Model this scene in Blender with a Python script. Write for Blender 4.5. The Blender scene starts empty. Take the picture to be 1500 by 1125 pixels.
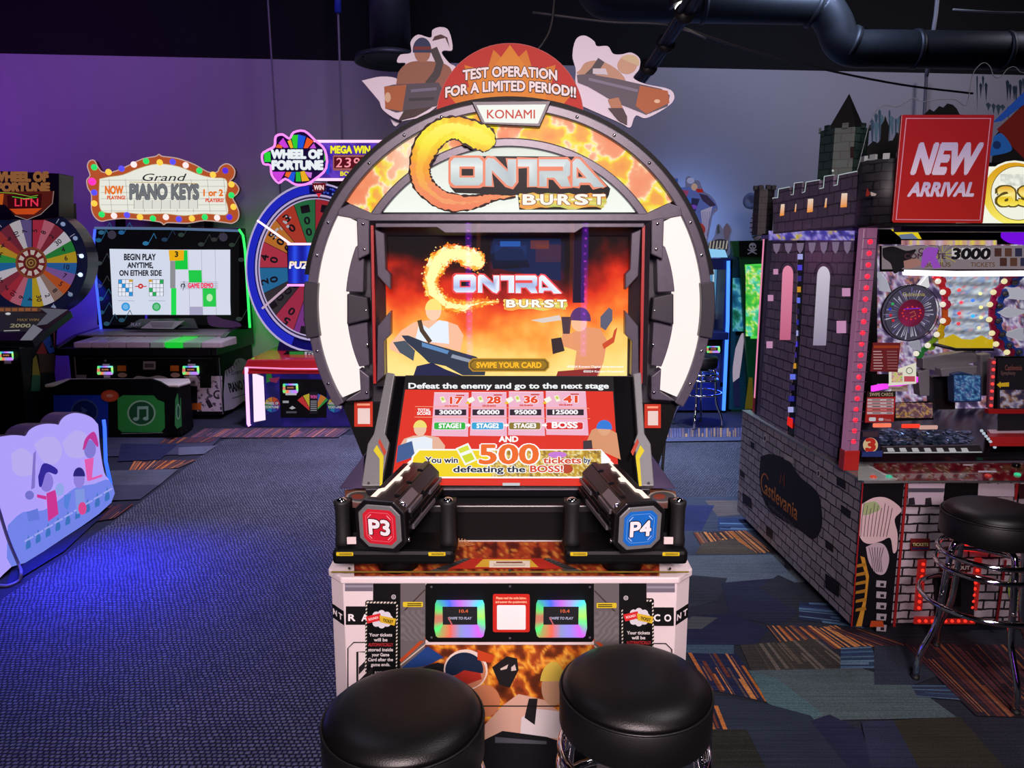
import bpy, math, random
from mathutils import Vector as V, Matrix, noise
R = math.radians
sin, cos, pi = math.sin, math.cos, math.pi
SC = bpy.context.scene
COL = SC.collection
random.seed(7)

# ---------------------------------------------------------------- camera, world, lights, exposure
F = 1060.0                       # focal length in pixels of the 1500 x 1125 frame
PITCH = math.atan(184.0 / F)
CAM = V((0, 0, 1.72))
cd = bpy.data.cameras.new('camera'); cam = bpy.data.objects.new('camera', cd); COL.objects.link(cam)
cd.sensor_width = 36.0; cd.lens = F / 1500 * 36; cd.clip_start = .05; cd.clip_end = 100
cam.location = CAM; cam.rotation_euler = (pi / 2 - PITCH, 0, 0)
SC.camera = cam
SC.view_settings.view_transform = 'Standard'; SC.view_settings.look = 'None'
SC.view_settings.exposure = 0.0; SC.view_settings.gamma = 1.0; SC.view_settings.use_curve_mapping = False

def lin(h):
    if isinstance(h, str):
        h = h.lstrip('#'); h = [int(h[i:i + 2], 16) / 255 for i in (0, 2, 4)]
    return tuple(c / 12.92 if c <= .04045 else ((c + .055) / 1.055) ** 2.4 for c in h[:3])

w = bpy.data.worlds.new('world'); SC.world = w; w.use_nodes = True
w.node_tree.nodes['Background'].inputs[0].default_value = (*lin('5a5c78'), 1)
w.node_tree.nodes['Background'].inputs[1].default_value = 0.018

def lamp(name, kind, loc, energy, col, target=None, size=.3, spot=None, size_y=None, spread=None):
    d = bpy.data.lights.new(name, kind); d.energy = energy; d.color = lin(col)
    if kind == 'AREA':
        d.size = size
        if spread: d.spread = R(spread)
        if size_y: d.shape = 'RECTANGLE'; d.size_y = size_y
    else: d.shadow_soft_size = size
    if spot: d.spot_size = R(spot); d.spot_blend = .7
    o = bpy.data.objects.new(name, d); COL.objects.link(o); o.location = loc
    if target is not None:
        o.rotation_euler = (V(target) - V(loc)).to_track_quat('-Z', 'Y').to_euler()
    return o
# unseen overhead lamps added to brighten cabinet and carpet; coloured wash lamps on the walls
lamp('overhead_fill_lamp', 'AREA', (.1, -2.4, 3.1), 58, 'ffe6e6', (0, 2.4, .85), 1.3, spread=60)  # added fill, stands in for screen glow of machines behind the camera
lamp('overhead_fill_lamp', 'AREA', (2.0, 1.2, 4.3), 22, 'f4ecf0', (1.9, 2.4, 0), .6, spread=110)
lamp('overhead_fill_lamp', 'AREA', (-2.0, 2.6, 4.4), 9, 'c4c8e4', (-1.8, 3.0, 0), .8, spread=80)
lamp('overhead_fill_lamp', 'AREA', (-1.4, 6.1, 4.6), 85, 'd8ccff', (-1.4, 6.1, 0), .6, spread=75)
lamp('overhead_fill_lamp', 'AREA', (1.2, 6.2, 4.6), 75, 'c8d8ff', (1.2, 6.2, 0), .6, spread=70)
lamp('wall_wash_lamp', 'AREA', (-7.0, 6.4, 3.3), 30, '9c48ee', (-6.8, 8.6, 2.9), .5)
lamp('wall_wash_lamp', 'AREA', (-4.4, 6.2, 4.6), 22, 'b878fa', (-4.3, 9.0, 2.9), .6)
lamp('wall_wash_lamp', 'AREA', (-1.0, 6.4, 4.7), 16, 'ccbcf0', (-.8, 9.2, 3), .6)
lamp('wall_wash_lamp', 'AREA', (2.9, 6.6, 4.5), 38, 'b9c4e8', (2.6, 9.4, 2.6), .6)
lamp('wall_wash_lamp', 'AREA', (5.6, 6.8, 4.6), 26, 'd0c8d8', (5.4, 9.6, 3), .6)

# ---------------------------------------------------------------- view helpers (points at their real distance)
FW = V((0, cos(PITCH), -sin(PITCH))); UP = V((0, sin(PITCH), cos(PITCH))); RT = V((1, 0, 0))
def ray(px, py): return FW + RT * ((px - 750) / F) - UP * ((py - 562.5) / F)
def P(px, py, Y):
    d = ray(px, py); return CAM + d * (Y / d.y)
def G(px, py, z=0.0):
    d = ray(px, py); return CAM + d * ((z - CAM.z) / d.z)
def PL(px, py, o, n):
    d = ray(px, py); return CAM + d * ((o - CAM).dot(n) / d.dot(n))

# ---------------------------------------------------------------- materials
MATS = {}
def M(name, hexc, rough=.5, metal=0.0, bump=0, bscale=200, var=0, coat=0, alpha=1, spec=.5):
    if name in MATS: return MATS[name]
    m = bpy.data.materials.new(name); m.use_nodes = True; nt = m.node_tree; b = nt.nodes['Principled BSDF']
    c = (*lin(hexc), 1)
    b.inputs['Base Color'].default_value = c; b.inputs['Roughness'].default_value = rough; b.inputs['Metallic'].default_value = metal
    b.inputs['Coat Weight'].default_value = coat; b.inputs['Specular IOR Level'].default_value = spec
    tc = nt.nodes.new('ShaderNodeTexCoord'); nz = nt.nodes.new('ShaderNodeTexNoise')
    nz.inputs['Scale'].default_value = bscale; nz.inputs['Detail'].default_value = 3
    nt.links.new(tc.outputs['Object'], nz.inputs['Vector'])
    mx = nt.nodes.new('ShaderNodeMix'); mx.data_type = 'RGBA'
    mx.inputs['A'].default_value = c; mx.inputs['B'].default_value = tuple(x * (1 - (var or .12)) for x in c[:3]) + (1,)
    nt.links.new(nz.outputs['Fac'], mx.inputs['Factor']); nt.links.new(mx.outputs['Result'], b.inputs['Base Color'])
    if bump:
        bp = nt.nodes.new('ShaderNodeBump'); bp.inputs['Strength'].default_value = bump; bp.inputs['Distance'].default_value = .002
        nt.links.new(nz.outputs['Fac'], bp.inputs['Height']); nt.links.new(bp.outputs['Normal'], b.inputs['Normal'])
    MATS[name] = m; return m
def EM(hexc, k=1.0):
    key = 'glow_%s_%s' % (hexc, k)
    if key in MATS: return MATS[key]
    m = bpy.data.materials.new(key); m.use_nodes = True; b = m.node_tree.nodes['Principled BSDF']
    b.inputs['Base Color'].default_value = (.02, .02, .02, 1); b.inputs['Roughness'].default_value = .3
    b.inputs['Emission Color'].default_value = (*lin(hexc), 1); b.inputs['Emission Strength'].default_value = k
    MATS[key] = m; return m
def attr_mat(key, k=None, rough=.45, coat=0):
    if key in MATS: return MATS[key]
    m = bpy.data.materials.new(key); m.use_nodes = True; nt = m.node_tree; b = nt.nodes['Principled BSDF']
    a = nt.nodes.new('ShaderNodeAttribute'); a.attribute_name = 'Col'
    b.inputs['Roughness'].default_value = rough; b.inputs['Coat Weight'].default_value = coat; b.inputs['Coat Roughness'].default_value = .05
    b.inputs['Specular IOR Level'].default_value = .2 if k is None else .04
    if k is None:
        nt.links.new(a.outputs['Color'], b.inputs['Base Color'])
    else:
        b.inputs['Base Color'].default_value = (.012, .012, .012, 1)
        nt.links.new(a.outputs['Color'], b.inputs['Emission Color']); b.inputs['Emission Strength'].default_value = k
    MATS[key] = m; return m
def PRINT(): return attr_mat('printed_vinyl', None, .5)
def LIT(k=1.0, rough=.3): return attr_mat('lit_print_%s_%s' % (k, rough), k, rough)
def GLASS(key='clear_acrylic', tint='ffffff', a=.12, rough=.03):
    if key in MATS: return MATS[key]
    m = bpy.data.materials.new(key); m.use_nodes = True; nt = m.node_tree
    out = nt.nodes['Material Output']; nt.nodes.remove(nt.nodes['Principled BSDF'])
    tr = nt.nodes.new('ShaderNodeBsdfTransparent'); gl = nt.nodes.new('ShaderNodeBsdfGlossy'); mx = nt.nodes.new('ShaderNodeMixShader')
    fr = nt.nodes.new('ShaderNodeFresnel'); fr.inputs[0].default_value = 1.45
    tr.inputs[0].default_value = (*lin(tint), 1); gl.inputs['Roughness'].default_value = rough
    ge = nt.nodes.new('ShaderNodeNewGeometry'); mu = nt.nodes.new('ShaderNodeMath'); mu.operation = 'MULTIPLY'; sb = nt.nodes.new('ShaderNodeMath'); sb.operation = 'SUBTRACT'; sb.inputs[0].default_value = 1
    nt.links.new(ge.outputs['Backfacing'], sb.inputs[1]); nt.links.new(fr.outputs[0], mu.inputs[0]); nt.links.new(sb.outputs[0], mu.inputs[1])
    nt.links.new(mu.outputs[0], mx.inputs[0]); nt.links.new(tr.outputs[0], mx.inputs[1]); nt.links.new(gl.outputs[0], mx.inputs[2])
    nt.links.new(mx.outputs[0], out.inputs[0]); MATS[key] = m; return m
def BRICK(name, c1, c2, mortar, sx=.11, sy=.05, msize=.004, rough=.6, glow=0):
    if name in MATS: return MATS[name]
    m = bpy.data.materials.new(name); m.use_nodes = True; nt = m.node_tree; b = nt.nodes['Principled BSDF']
    uv = nt.nodes.new('ShaderNodeUVMap'); br = nt.nodes.new('ShaderNodeTexBrick'); nz = nt.nodes.new('ShaderNodeTexNoise')
    nz.inputs['Scale'].default_value = 14; nz.inputs['Detail'].default_value = 4
    add = nt.nodes.new('ShaderNodeVectorMath'); add.operation = 'MULTIPLY_ADD'
    nz2 = nt.nodes.new('ShaderNodeTexNoise'); nz2.inputs['Scale'].default_value = 22
    nt.links.new(uv.outputs[0], nz2.inputs['Vector'])
    add.inputs[1].default_value = (.012, .012, 0); nt.links.new(nz2.outputs['Color'], add.inputs[0]); nt.links.new(uv.outputs[0], add.inputs[2])
    br.inputs['Scale'].default_value = 1; br.inputs['Brick Width'].default_value = sx; br.inputs['Row Height'].default_value = sy
    br.inputs['Mortar Size'].default_value = msize; br.inputs['Mortar Smooth'].default_value = .15; br.inputs['Bias'].default_value = -.35
    for k, c in (('Color1', c1), ('Color2', c2), ('Mortar', mortar)): br.inputs[k].default_value = (*lin(c), 1)
    nt.links.new(add.outputs[0], br.inputs['Vector']); nt.links.new(uv.outputs[0], nz.inputs['Vector'])
    mx = nt.nodes.new('ShaderNodeMix'); mx.data_type = 'RGBA'; mx.blend_type = 'MULTIPLY'; mx.inputs['Factor'].default_value = .55
    nt.links.new(br.outputs['Color'], mx.inputs['A']); nt.links.new(nz.outputs['Color'], mx.inputs['B'])
    hs = nt.nodes.new('ShaderNodeHueSaturation'); hs.inputs['Saturation'].default_value = .0
    nt.links.new(nz.outputs['Color'], hs.inputs['Color']); nt.links.new(hs.outputs[0], mx.inputs['B'])
    hv = nt.nodes.new('ShaderNodeBrightContrast'); hv.inputs['Bright'].default_value = .35; hv.inputs['Contrast'].default_value = .9
    nt.links.new(hs.outputs[0], hv.inputs['Color']); nt.links.new(hv.outputs[0], mx.inputs['B'])
    nt.links.new(mx.outputs['Result'], b.inputs['Base Color']); b.inputs['Roughness'].default_value = rough
    if glow: nt.links.new(mx.outputs['Result'], b.inputs['Emission Color']); b.inputs['Emission Strength'].default_value = glow
    MATS[name] = m; return m

# ---------------------------------------------------------------- objects
ORG = {}
def world_org(o): return ORG.get(o.name, V((0, 0, 0))) if o else V((0, 0, 0))
def thing(name, label, cat, loc=(0, 0, 0), group=None, kind=None):
    o = bpy.data.objects.new(name, None); COL.objects.link(o); o.location = loc; ORG[o.name] = V(loc); o.empty_display_size = .1
    return tag(o, label, cat, group, kind)
def tag(o, label=None, cat=None, group=None, kind=None):
    if label: o['label'] = label
    if cat: o['category'] = cat
    if group: o['group'] = group
    if kind: o['kind'] = kind
    return o

class MB:
    """collects shapes in world coordinates and links them as ONE mesh object"""
    def __init__(s): s.v = []; s.f = []; s.mi = []; s.sm = []; s.c = []; s.mats = []; s.cur = 0; s.hascol = False
    def use(s, m):
        if m not in s.mats: s.mats.append(m)
        s.cur = s.mats.index(m); return s
    def add(s, vs, fs, col=None, smooth=False):
        n = len(s.v); s.v += [tuple(x) for x in vs]
        if col is None: col = (1, 1, 1)
        if isinstance(col, list): s.c += col; s.hascol = True
        else: s.c += [col] * len(vs)
        if col != (1, 1, 1): s.hascol = True
        for f in fs: s.f.append([i + n for i in f]); s.mi.append(s.cur); s.sm.append(smooth)
        return s
    def box(s, x0, x1, y0, y1, z0, z1, col=None):
        return s.hexa([(x0, y0, z0), (x1, y0, z0), (x1, y1, z0), (x0, y1, z0)], [(x0, y0, z1), (x1, y0, z1), (x1, y1, z1), (x0, y1, z1)], col)
    def hexa(s, a, b, col=None):
        n = len(a)
        fs = [list(range(n))[::-1], list(range(n, 2 * n))] + [[i, (i + 1) % n, n + (i + 1) % n, n + i] for i in range(n)]
        return s.add(list(a) + list(b), fs, col)
    def prism(s, pts, vec, col=None):
        pts = [V(p) for p in pts]; vec = V(vec)
        nrm = V((0, 0, 0))
        for i in range(len(pts)): nrm += pts[i].cross(pts[(i + 1) % len(pts)])
        if nrm.dot(vec) < 0: pts = pts[::-1]
        return s.hexa(pts, [p + vec for p in pts], col)
    def px(s, pts, Y, depth, col=None): return s.prism([P(x, y, Y) for x, y in pts], (0, depth, 0), col)
    def obox(s, c, ax, ay, az, col=None):
        c, ax, ay, az = V(c), V(ax), V(ay), V(az)
        a = [c - az + ax * i + ay * j for i, j in ((-1, -1), (1, -1), (1, 1), (-1, 1))]
        return s.hexa(a, [p + az * 2 for p in a], col)
    def bar(s, p, q, wd, th, upv=(0, 0, 1), col=None):
        p, q = V(p), V(q); d = (q - p); e = d.normalized(); sd = e.cross(V(upv)).normalized(); up = sd.cross(e)
        return s.obox((p + q) / 2, d / 2, sd * wd / 2, up * th / 2, col)
    def lathe(s, prof, o=(0, 0, 0), axis=(0, 0, 1), n=32, smooth=True, col=None, sx=1.0):
        o = V(o); ax = V(axis).normalized(); t = V((1, 0, 0)) if abs(ax.x) < .9 else V((0, 1, 0))
        u = (t - ax * t.dot(ax)).normalized(); w_ = ax.cross(u); vs = []; fs = []
        for r, h in prof:
            for i in range(n):
                a = 2 * pi * i / n; vs.append(o + u * (cos(a) * r * sx) + w_ * (sin(a) * r) + ax * h)
        k = len(prof)
        for j in range(k - 1):
            for i in range(n): fs.append([j * n + i, j * n + (i + 1) % n, (j + 1) * n + (i + 1) % n, (j + 1) * n + i])
        if prof[0][0] > 1e-6: fs.append(list(range(n))[::-1])
        if prof[-1][0] > 1e-6: fs.append([(k - 1) * n + i for i in range(n)])
        return s.add(vs, fs, col, smooth)
    def cyl(s, p, q, r, n=20, col=None, r2=None, smooth=True):
        p, q = V(p), V(q); return s.lathe([(r, 0), (r if r2 is None else r2, (q - p).length)], p, q - p, n, smooth, col)
    def tube(s, pts, r, n=8, closed=False, col=None):
        pts = [V(p) for p in pts]; m = len(pts); vs = []; fs = []; pu = None
        for i, p in enumerate(pts):
            a = pts[(i - 1) % m] if closed or i else p; b = pts[(i + 1) % m] if closed or i < m - 1 else p
            d = (b - a).normalized()
            if pu is None: pu = d.orthogonal().normalized()
            u = (pu - d * pu.dot(d)).normalized(); pu = u; w_ = d.cross(u); rr = r[i] if isinstance(r, (list, tuple)) else r
            for k in range(n): vs.append(p + (u * cos(2 * pi * k / n) + w_ * sin(2 * pi * k / n)) * rr)
        for i in range(m if closed else m - 1):
            for k in range(n): fs.append([i * n + k, i * n + (k + 1) % n, ((i + 1) % m) * n + (k + 1) % n, ((i + 1) % m) * n + k])
        if not closed: fs += [list(range(n))[::-1], [(m - 1) * n + k for k in range(n)]]
        return s.add(vs, fs, col, True)
    def ball(s, c, r, n=16, sq=(1, 1, 1), col=None):
        c = V(c); vs = []; fs = []; k = n // 2
        for j in range(k + 1):
            t = pi * j / k
            for i in range(n): vs.append(c + V((sin(t) * cos(2 * pi * i / n) * r * sq[0], sin(t) * sin(2 * pi * i / n) * r * sq[1], cos(t) * r * sq[2])))
        for j in range(k):
            for i in range(n): fs.append([j * n + i, (j + 1) * n + i, (j + 1) * n + (i + 1) % n, j * n + (i + 1) % n])
        return s.add(vs, fs, col, True)
    def build(s, name, mat=None, parent=None, bevel=0, label=None, kind=None, seg=2):
        if mat is not None and not s.mats: s.mats = [mat]
        vs = [V(v) for v in s.v]
        lo = V([min(v[i] for v in vs) for i in range(3)]); hi = V([max(v[i] for v in vs) for i in range(3)])
        org = V(((lo.x + hi.x) / 2, (lo.y + hi.y) / 2, lo.z))
        me = bpy.data.meshes.new(name); me.from_pydata([v - org for v in vs], [], s.f)
        for m in s.mats: me.materials.append(m)
        me.polygons.foreach_set('material_index', s.mi if s.mats else [0] * len(s.f))
        me.polygons.foreach_set('use_smooth', s.sm)
        if s.hascol:
            ca = me.color_attributes.new('Col', 'FLOAT_COLOR', 'POINT')
            flat = []
            for c in s.c: flat += [*c, 1.0]
            ca.data.foreach_set('color', flat)
        uvl = me.uv_layers.new(name='UVMap'); uvs = [0.0] * (2 * len(me.loops))
        for p in me.polygons:
            n = p.normal
            if abs(n.z) > .8: a, b = V((1, 0, 0)), V((0, 1, 0))
            else:
                a = V((-n.y, n.x, 0)).normalized(); b = V((0, 0, 1))
            for li in p.loop_indices:
                co = V(s.v[me.loops[li].vertex_index]); uvs[2 * li] = co.dot(a); uvs[2 * li + 1] = co.dot(b)
        uvl.data.foreach_set('uv', uvs)
        me.update()
        o = bpy.data.objects.new(name, me); COL.objects.link(o)
        ORG[o.name] = org
        if parent: o.parent = parent
        o.location = org - world_org(parent)
        if bevel:
            bm_ = o.modifiers.new('bevel', 'BEVEL'); bm_.width = bevel; bm_.segments = seg; bm_.limit_method = 'ANGLE'; bm_.angle_limit = R(40)
        if label: o['label'] = label
        if kind: o['kind'] = kind
        return o

def copy_tree(o, parent=None, loc=None, rz=None):
    c = o.copy(); COL.objects.link(c)
    if parent: c.parent = parent
    if loc is not None: c.location = loc
    if rz is not None: c.rotation_euler = (0, 0, rz)
    ORG[c.name] = V(loc) if loc is not None else ORG.get(o.name, V((0, 0, 0)))
    for ch in list(o.children): copy_tree(ch, c)
    return c

# ---------------------------------------------------------------- flat printed or lit artwork
_TX = {}
def glyphs(s, bold=0.0):
    k = (s, bold)
    if k not in _TX:
        cu = bpy.data.curves.new('t', 'FONT'); cu.body = s; cu.size = 1; cu.offset = bold; cu.resolution_u = 3
        ob = bpy.data.objects.new('t', cu); me = ob.to_mesh()
        vs = [(v.co.x, v.co.y) for v in me.vertices]; fs = [list(p.vertices) for p in me.polygons]
        ob.to_mesh_clear(); bpy.data.objects.remove(ob); bpy.data.curves.remove(cu)
        _TX[k] = (vs, fs)
    return _TX[k]
def hcap():
    vs, _ = glyphs('H'); return max(v[1] for v in vs)
def arc(cx, cy, r, a0, a1, n=24, ry=None):
    ry = r if ry is None else ry
    return [(cx + r * cos(R(a0 + (a1 - a0) * i / n)), cy - ry * sin(R(a0 + (a1 - a0) * i / n))) for i in range(n + 1)]
def rrect(x0, y0, x1, y1, r, n=4):
    if x1 < x0: x0, x1 = x1, x0
    if y1 < y0: y0, y1 = y1, y0
    o = []
    for cx, cy, a in ((x1 - r, y0 + r, 0), (x0 + r, y0 + r, 90), (x0 + r, y1 - r, 180), (x1 - r, y1 - r, 270)):
        o += [(cx + r * cos(R(a + 90 * i / n)), cy - r * sin(R(a + 90 * i / n))) for i in range(n + 1)]
    return o
def cham(x0, y0, x1, y1, c): return [(x0 + c, y0), (x1 - c, y0), (x1, y0 + c), (x1, y1 - c), (x1 - c, y1), (x0 + c, y1), (x0, y1 - c), (x0, y0 + c)]

class Art(MB):
    """artwork on one plane: shapes are laid on it a hair above one another; coordinates run right and DOWN"""
    def __init__(s, fn, n, step=.0003):
        MB.__init__(s); s.fn = fn; s.n = V(n).normalized(); s.step = step; s.k = 1; s.T = (0, 0, 1, 1)
    def crop(s, x0, y0, sc, sy=None): s.T = (x0, y0, sc, sy or sc); return s
    def m(s, x, y): return s.fn(x * s.T[2] + s.T[0], y * s.T[3] + s.T[1]) + s.n * (s.step * s.k)
    def _c(s, col, x, y): return lin(col(x, y)) if callable(col) else lin(col)
    def poly(s, pts, col):
        pts = list(pts); s.add([s.m(x, y) for x, y in pts], [list(range(len(pts)))[::-1]], [s._c(col, x, y) for x, y in pts]); s.k += 1; return s
    def polys(s, many, col):
        for pts in many: s.add([s.m(x, y) for x, y in pts], [list(range(len(pts)))[::-1]], [s._c(col, x, y) for x, y in pts])
        s.k += 1; return s
    def rect(s, x0, y0, x1, y1, col): return s.poly([(x0, y0), (x1, y0), (x1, y1), (x0, y1)], col)
    def ell(s, x, y, r, col, ry=None, n=24): return s.poly(arc(x, y, r, 0, 360, n, ry)[:-1], col)
    def quads(s, A, B, col, closed=False):
        n = len(A); m = n if closed else n - 1
        s.add([s.m(*p) for p in A] + [s.m(*p) for p in B], [[i, (i + 1) % n, n + (i + 1) % n, n + i] for i in range(m)],
              [s._c(col, *p) for p in A] + [s._c(col, *p) for p in B]); s.k += 1; return s
    def band(s, cx, cy, r0, r1, a0, a1, col, n=32, f=1.0): return s.quads(arc(cx, cy, r0, a0, a1, n, r0 * f), arc(cx, cy, r1, a0, a1, n, r1 * f), col)
    def line(s, pts, w_, col, closed=False):
        A = []; B = []; m = len(pts)
        for i, p in enumerate(pts):
            a = pts[i - 1] if closed or i else p; b = pts[(i + 1) % m] if closed or i < m - 1 else p
            dx, dy = b[0] - a[0], b[1] - a[1]; L = math.hypot(dx, dy) or 1; nx, ny = -dy / L * w_ / 2, dx / L * w_ / 2
            A.append((p[0] + nx, p[1] + ny)); B.append((p[0] - nx, p[1] - ny))
        return s.quads(A, B, col, closed)
    def patch(s, fn, ns, nt, col):
        pts = [fn(i / ns, j / nt) for j in range(nt + 1) for i in range(ns + 1)]; w_ = ns + 1
        s.add([s.m(*p) for p in pts], [[j * w_ + i, j * w_ + i + 1, (j + 1) * w_ + i + 1, (j + 1) * w_ + i] for j in range(nt) for i in range(ns)],
              [s._c(col, *p) for p in pts]); s.k += 1; return s
    def grid(s, x0, y0, x1, y1, nx, ny, col): return s.patch(lambda a, b: (x0 + (x1 - x0) * a, y0 + (y1 - y0) * b), nx, ny, col)
    def text(s, t, x, y, h, col, w=None, bold=.02, align='c', shear=0, rot=0, out=None, bend=0):
        """cap height h, baseline middle at (x, y); w fits the width"""
        H = hcap(); v0, _ = glyphs(t, 0); xs = [v[0] for v in v0]; x0, x1 = min(xs), max(xs)
        sc = h / H; sx = sc if w is None else w / max(1e-6, x1 - x0)
        off = {'c': (x0 + x1) / 2, 'l': x0, 'r': x1}[align]
        vs, fs = glyphs(t)
        for b, c in (([(out[1], out[0])] if out else []) + [(bold, col)]):
            n = 1 if b < .004 else 4 if b < .03 else 8; b = min(b, .1) if b == bold else b
            k0 = s.k
            for i in range(n):
                s.k = k0 + i * .25
                ox, oy = (0, 0) if n == 1 else (b * cos(2 * pi * (i + .5) / n), b * sin(2 * pi * (i + .5) / n)); o = []
                for a, d in vs:
                    X = (a + ox - off) * sx + (d + oy) * sc * shear; Y = (d + oy) * sc
                    if bend: Y -= bend * (X * X)
                    X, Y = X * cos(R(rot)) - Y * sin(R(rot)), X * sin(R(rot)) + Y * cos(R(rot))
                    o.append((x + X, y - Y))
                s.add([s.m(*p) for p in o], fs, [s._c(c, *p) for p in o])
            s.k = k0 + max(1, n * .25 + .5)
        return s
def ArtY(Y): return Art(lambda x, y: P(x, y, Y), (0, -1, 0))
def ArtPL(o, n): o = V(o); n = V(n).normalized(); return Art(lambda x, y: PL(x, y, o, n), n)
def ArtUV(o, u, v):
    """o: top-left corner, u: right, v: down, in metres"""
    o, u, v = V(o), V(u), V(v); return Art(lambda x, y: o + u * x + v * y, v.cross(u))
def mixc(a, b, t):
    t = max(0, min(1, t)); f = lambda h: [int(h[i:i + 2], 16) / 255 for i in (0, 2, 4)]
    A = f(a) if isinstance(a, str) else a; B = f(b) if isinstance(b, str) else b
    return tuple(A[i] + (B[i] - A[i]) * t for i in range(3))
def ramp(t, stops):
    for (a, ca), (b, cb) in zip(stops, stops[1:]):
        if t <= b: return mixc(ca, cb, (t - a) / (b - a))
    return mixc(stops[-1][1], stops[-1][1], 0)
def nz(x, y, s=1.0, seed=0.0): return noise.fractal(V((x * s, y * s, seed)), 1.0, 2.0, 4) * .5 + .5

# ================================================================ the room
def carpet_mat():
    m = bpy.data.materials.new('carpet'); m.use_nodes = True; nt = m.node_tree; b = nt.nodes['Principled BSDF']; L = nt.links.new; N = nt.nodes.new
    a = N('ShaderNodeAttribute'); a.attribute_name = 'Col'; g = N('ShaderNodeNewGeometry')
    n1 = N('ShaderNodeTexNoise'); n1.inputs['Scale'].default_value = 260; n2 = N('ShaderNodeTexNoise'); n2.inputs['Scale'].default_value = 3.0
    mp = N('ShaderNodeMapping'); mp.inputs['Scale'].default_value = (1.5, 120, 1); n3 = N('ShaderNodeTexNoise'); n3.inputs['Scale'].default_value = 1.2
    L(g.outputs['Position'], n1.inputs['Vector']); L(g.outputs['Position'], n2.inputs['Vector']); L(g.outputs['Position'], mp.inputs['Vector']); L(mp.outputs[0], n3.inputs['Vector'])
    def mul(c, f, lo, hi):
        r = N('ShaderNodeMapRange'); r.inputs['From Min'].default_value = .3; r.inputs['From Max'].default_value = .7; r.inputs['To Min'].default_value = lo; r.inputs['To Max'].default_value = hi
        L(f, r.inputs['Value']); x = N('ShaderNodeVectorMath'); x.operation = 'SCALE'; L(c, x.inputs[0]); L(r.outputs[0], x.inputs['Scale']); return x.outputs[0]
    c = mul(a.outputs['Color'], n1.outputs['Fac'], .6, 1.35); c = mul(c, n2.outputs['Fac'], .85, 1.15); c = mul(c, n3.outputs['Fac'], .72, 1.25)
    L(c, b.inputs['Base Color']); b.inputs['Roughness'].default_value = .95; b.inputs['Specular IOR Level'].default_value = .1
    bp = N('ShaderNodeBump'); bp.inputs['Strength'].default_value = .5; bp.inputs['Distance'].default_value = .003; L(n1.outputs['Fac'], bp.inputs['Height']); L(bp.outputs[0], b.inputs['Normal'])
    return m
def loop_mat():
    m = bpy.data.materials.new('loop_carpet'); m.use_nodes = True; nt = m.node_tree; b = nt.nodes['Principled BSDF']; L = nt.links.new; N = nt.nodes.new
    g = N('ShaderNodeNewGeometry'); nz_ = N('ShaderNodeTexNoise'); nz_.inputs['Scale'].default_value = 9; L(g.outputs['Position'], nz_.inputs['Vector'])
    ad = N('ShaderNodeVectorMath'); ad.operation = 'MULTIPLY_ADD'; ad.inputs[1].default_value = (.035, .02, 0); L(nz_.outputs['Color'], ad.inputs[0]); L(g.outputs['Position'], ad.inputs[2])
    br = N('ShaderNodeTexBrick'); br.offset = .5; br.inputs['Scale'].default_value = 1; br.inputs['Brick Width'].default_value = .021; br.inputs['Row Height'].default_value = .019
    br.inputs['Mortar Size'].default_value = .0052; br.inputs['Mortar Smooth'].default_value = 1.0
    br.inputs['Color1'].default_value = (*lin('747887'), 1); br.inputs['Color2'].default_value = (*lin('5c606f'), 1); br.inputs['Mortar'].default_value = (*lin('11131f'), 1)
    L(ad.outputs[0], br.inputs['Vector'])
    n2 = N('ShaderNodeTexNoise'); n2.inputs['Scale'].default_value = 1.4; L(g.outputs['Position'], n2.inputs['Vector'])
    mx = N('ShaderNodeMix'); mx.data_type = 'RGBA'; mx.blend_type = 'MULTIPLY'; mx.inputs['Factor'].default_value = .6; L(br.outputs['Color'], mx.inputs['A']); L(n2.outputs['Fac'], mx.inputs['B'])
    L(mx.outputs['Result'], b.inputs['Base Color']); b.inputs['Roughness'].default_value = .9; b.inputs['Specular IOR Level'].default_value = .15
    iv = N('ShaderNodeMath'); iv.operation = 'SUBTRACT'; iv.inputs[0].default_value = 1; L(br.outputs['Fac'], iv.inputs[1])
    bp = N('ShaderNodeBump'); bp.inputs['Strength'].default_value = 1; bp.inputs['Distance'].default_value = .006; L(iv.outputs[0], bp.inputs['Height']); L(bp.outputs[0], b.inputs['Normal'])
    return m
fl = Art(lambda x, y: G(x, y), (0, 0, 1), .0002); cm = carpet_mat(); lm = loop_mat()
fl.use(cm); fl.add([(-13, -5, 0), (13, -5, 0), (13, 13, 0), (-13, 13, 0)], [[0, 1, 2, 3]], [lin('2b2e38')] * 4)
fl.use(lm)
pl = [G(-150, 985), G(0, 880), G(210, 733), G(322, 647), G(345, 637), G(1100, 637), G(1112, 727), G(1000, 727), V((.3, 4.85, 0)), V((.3, -5, 0)), V((-4.5, -5, 0))]
fl.add([p + V((0, 0, .0004)) for p in pl], [list(range(len(pl)))], [(.2, .2, .2)] * len(pl)); fl.k = 4; fl.use(cm)
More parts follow.
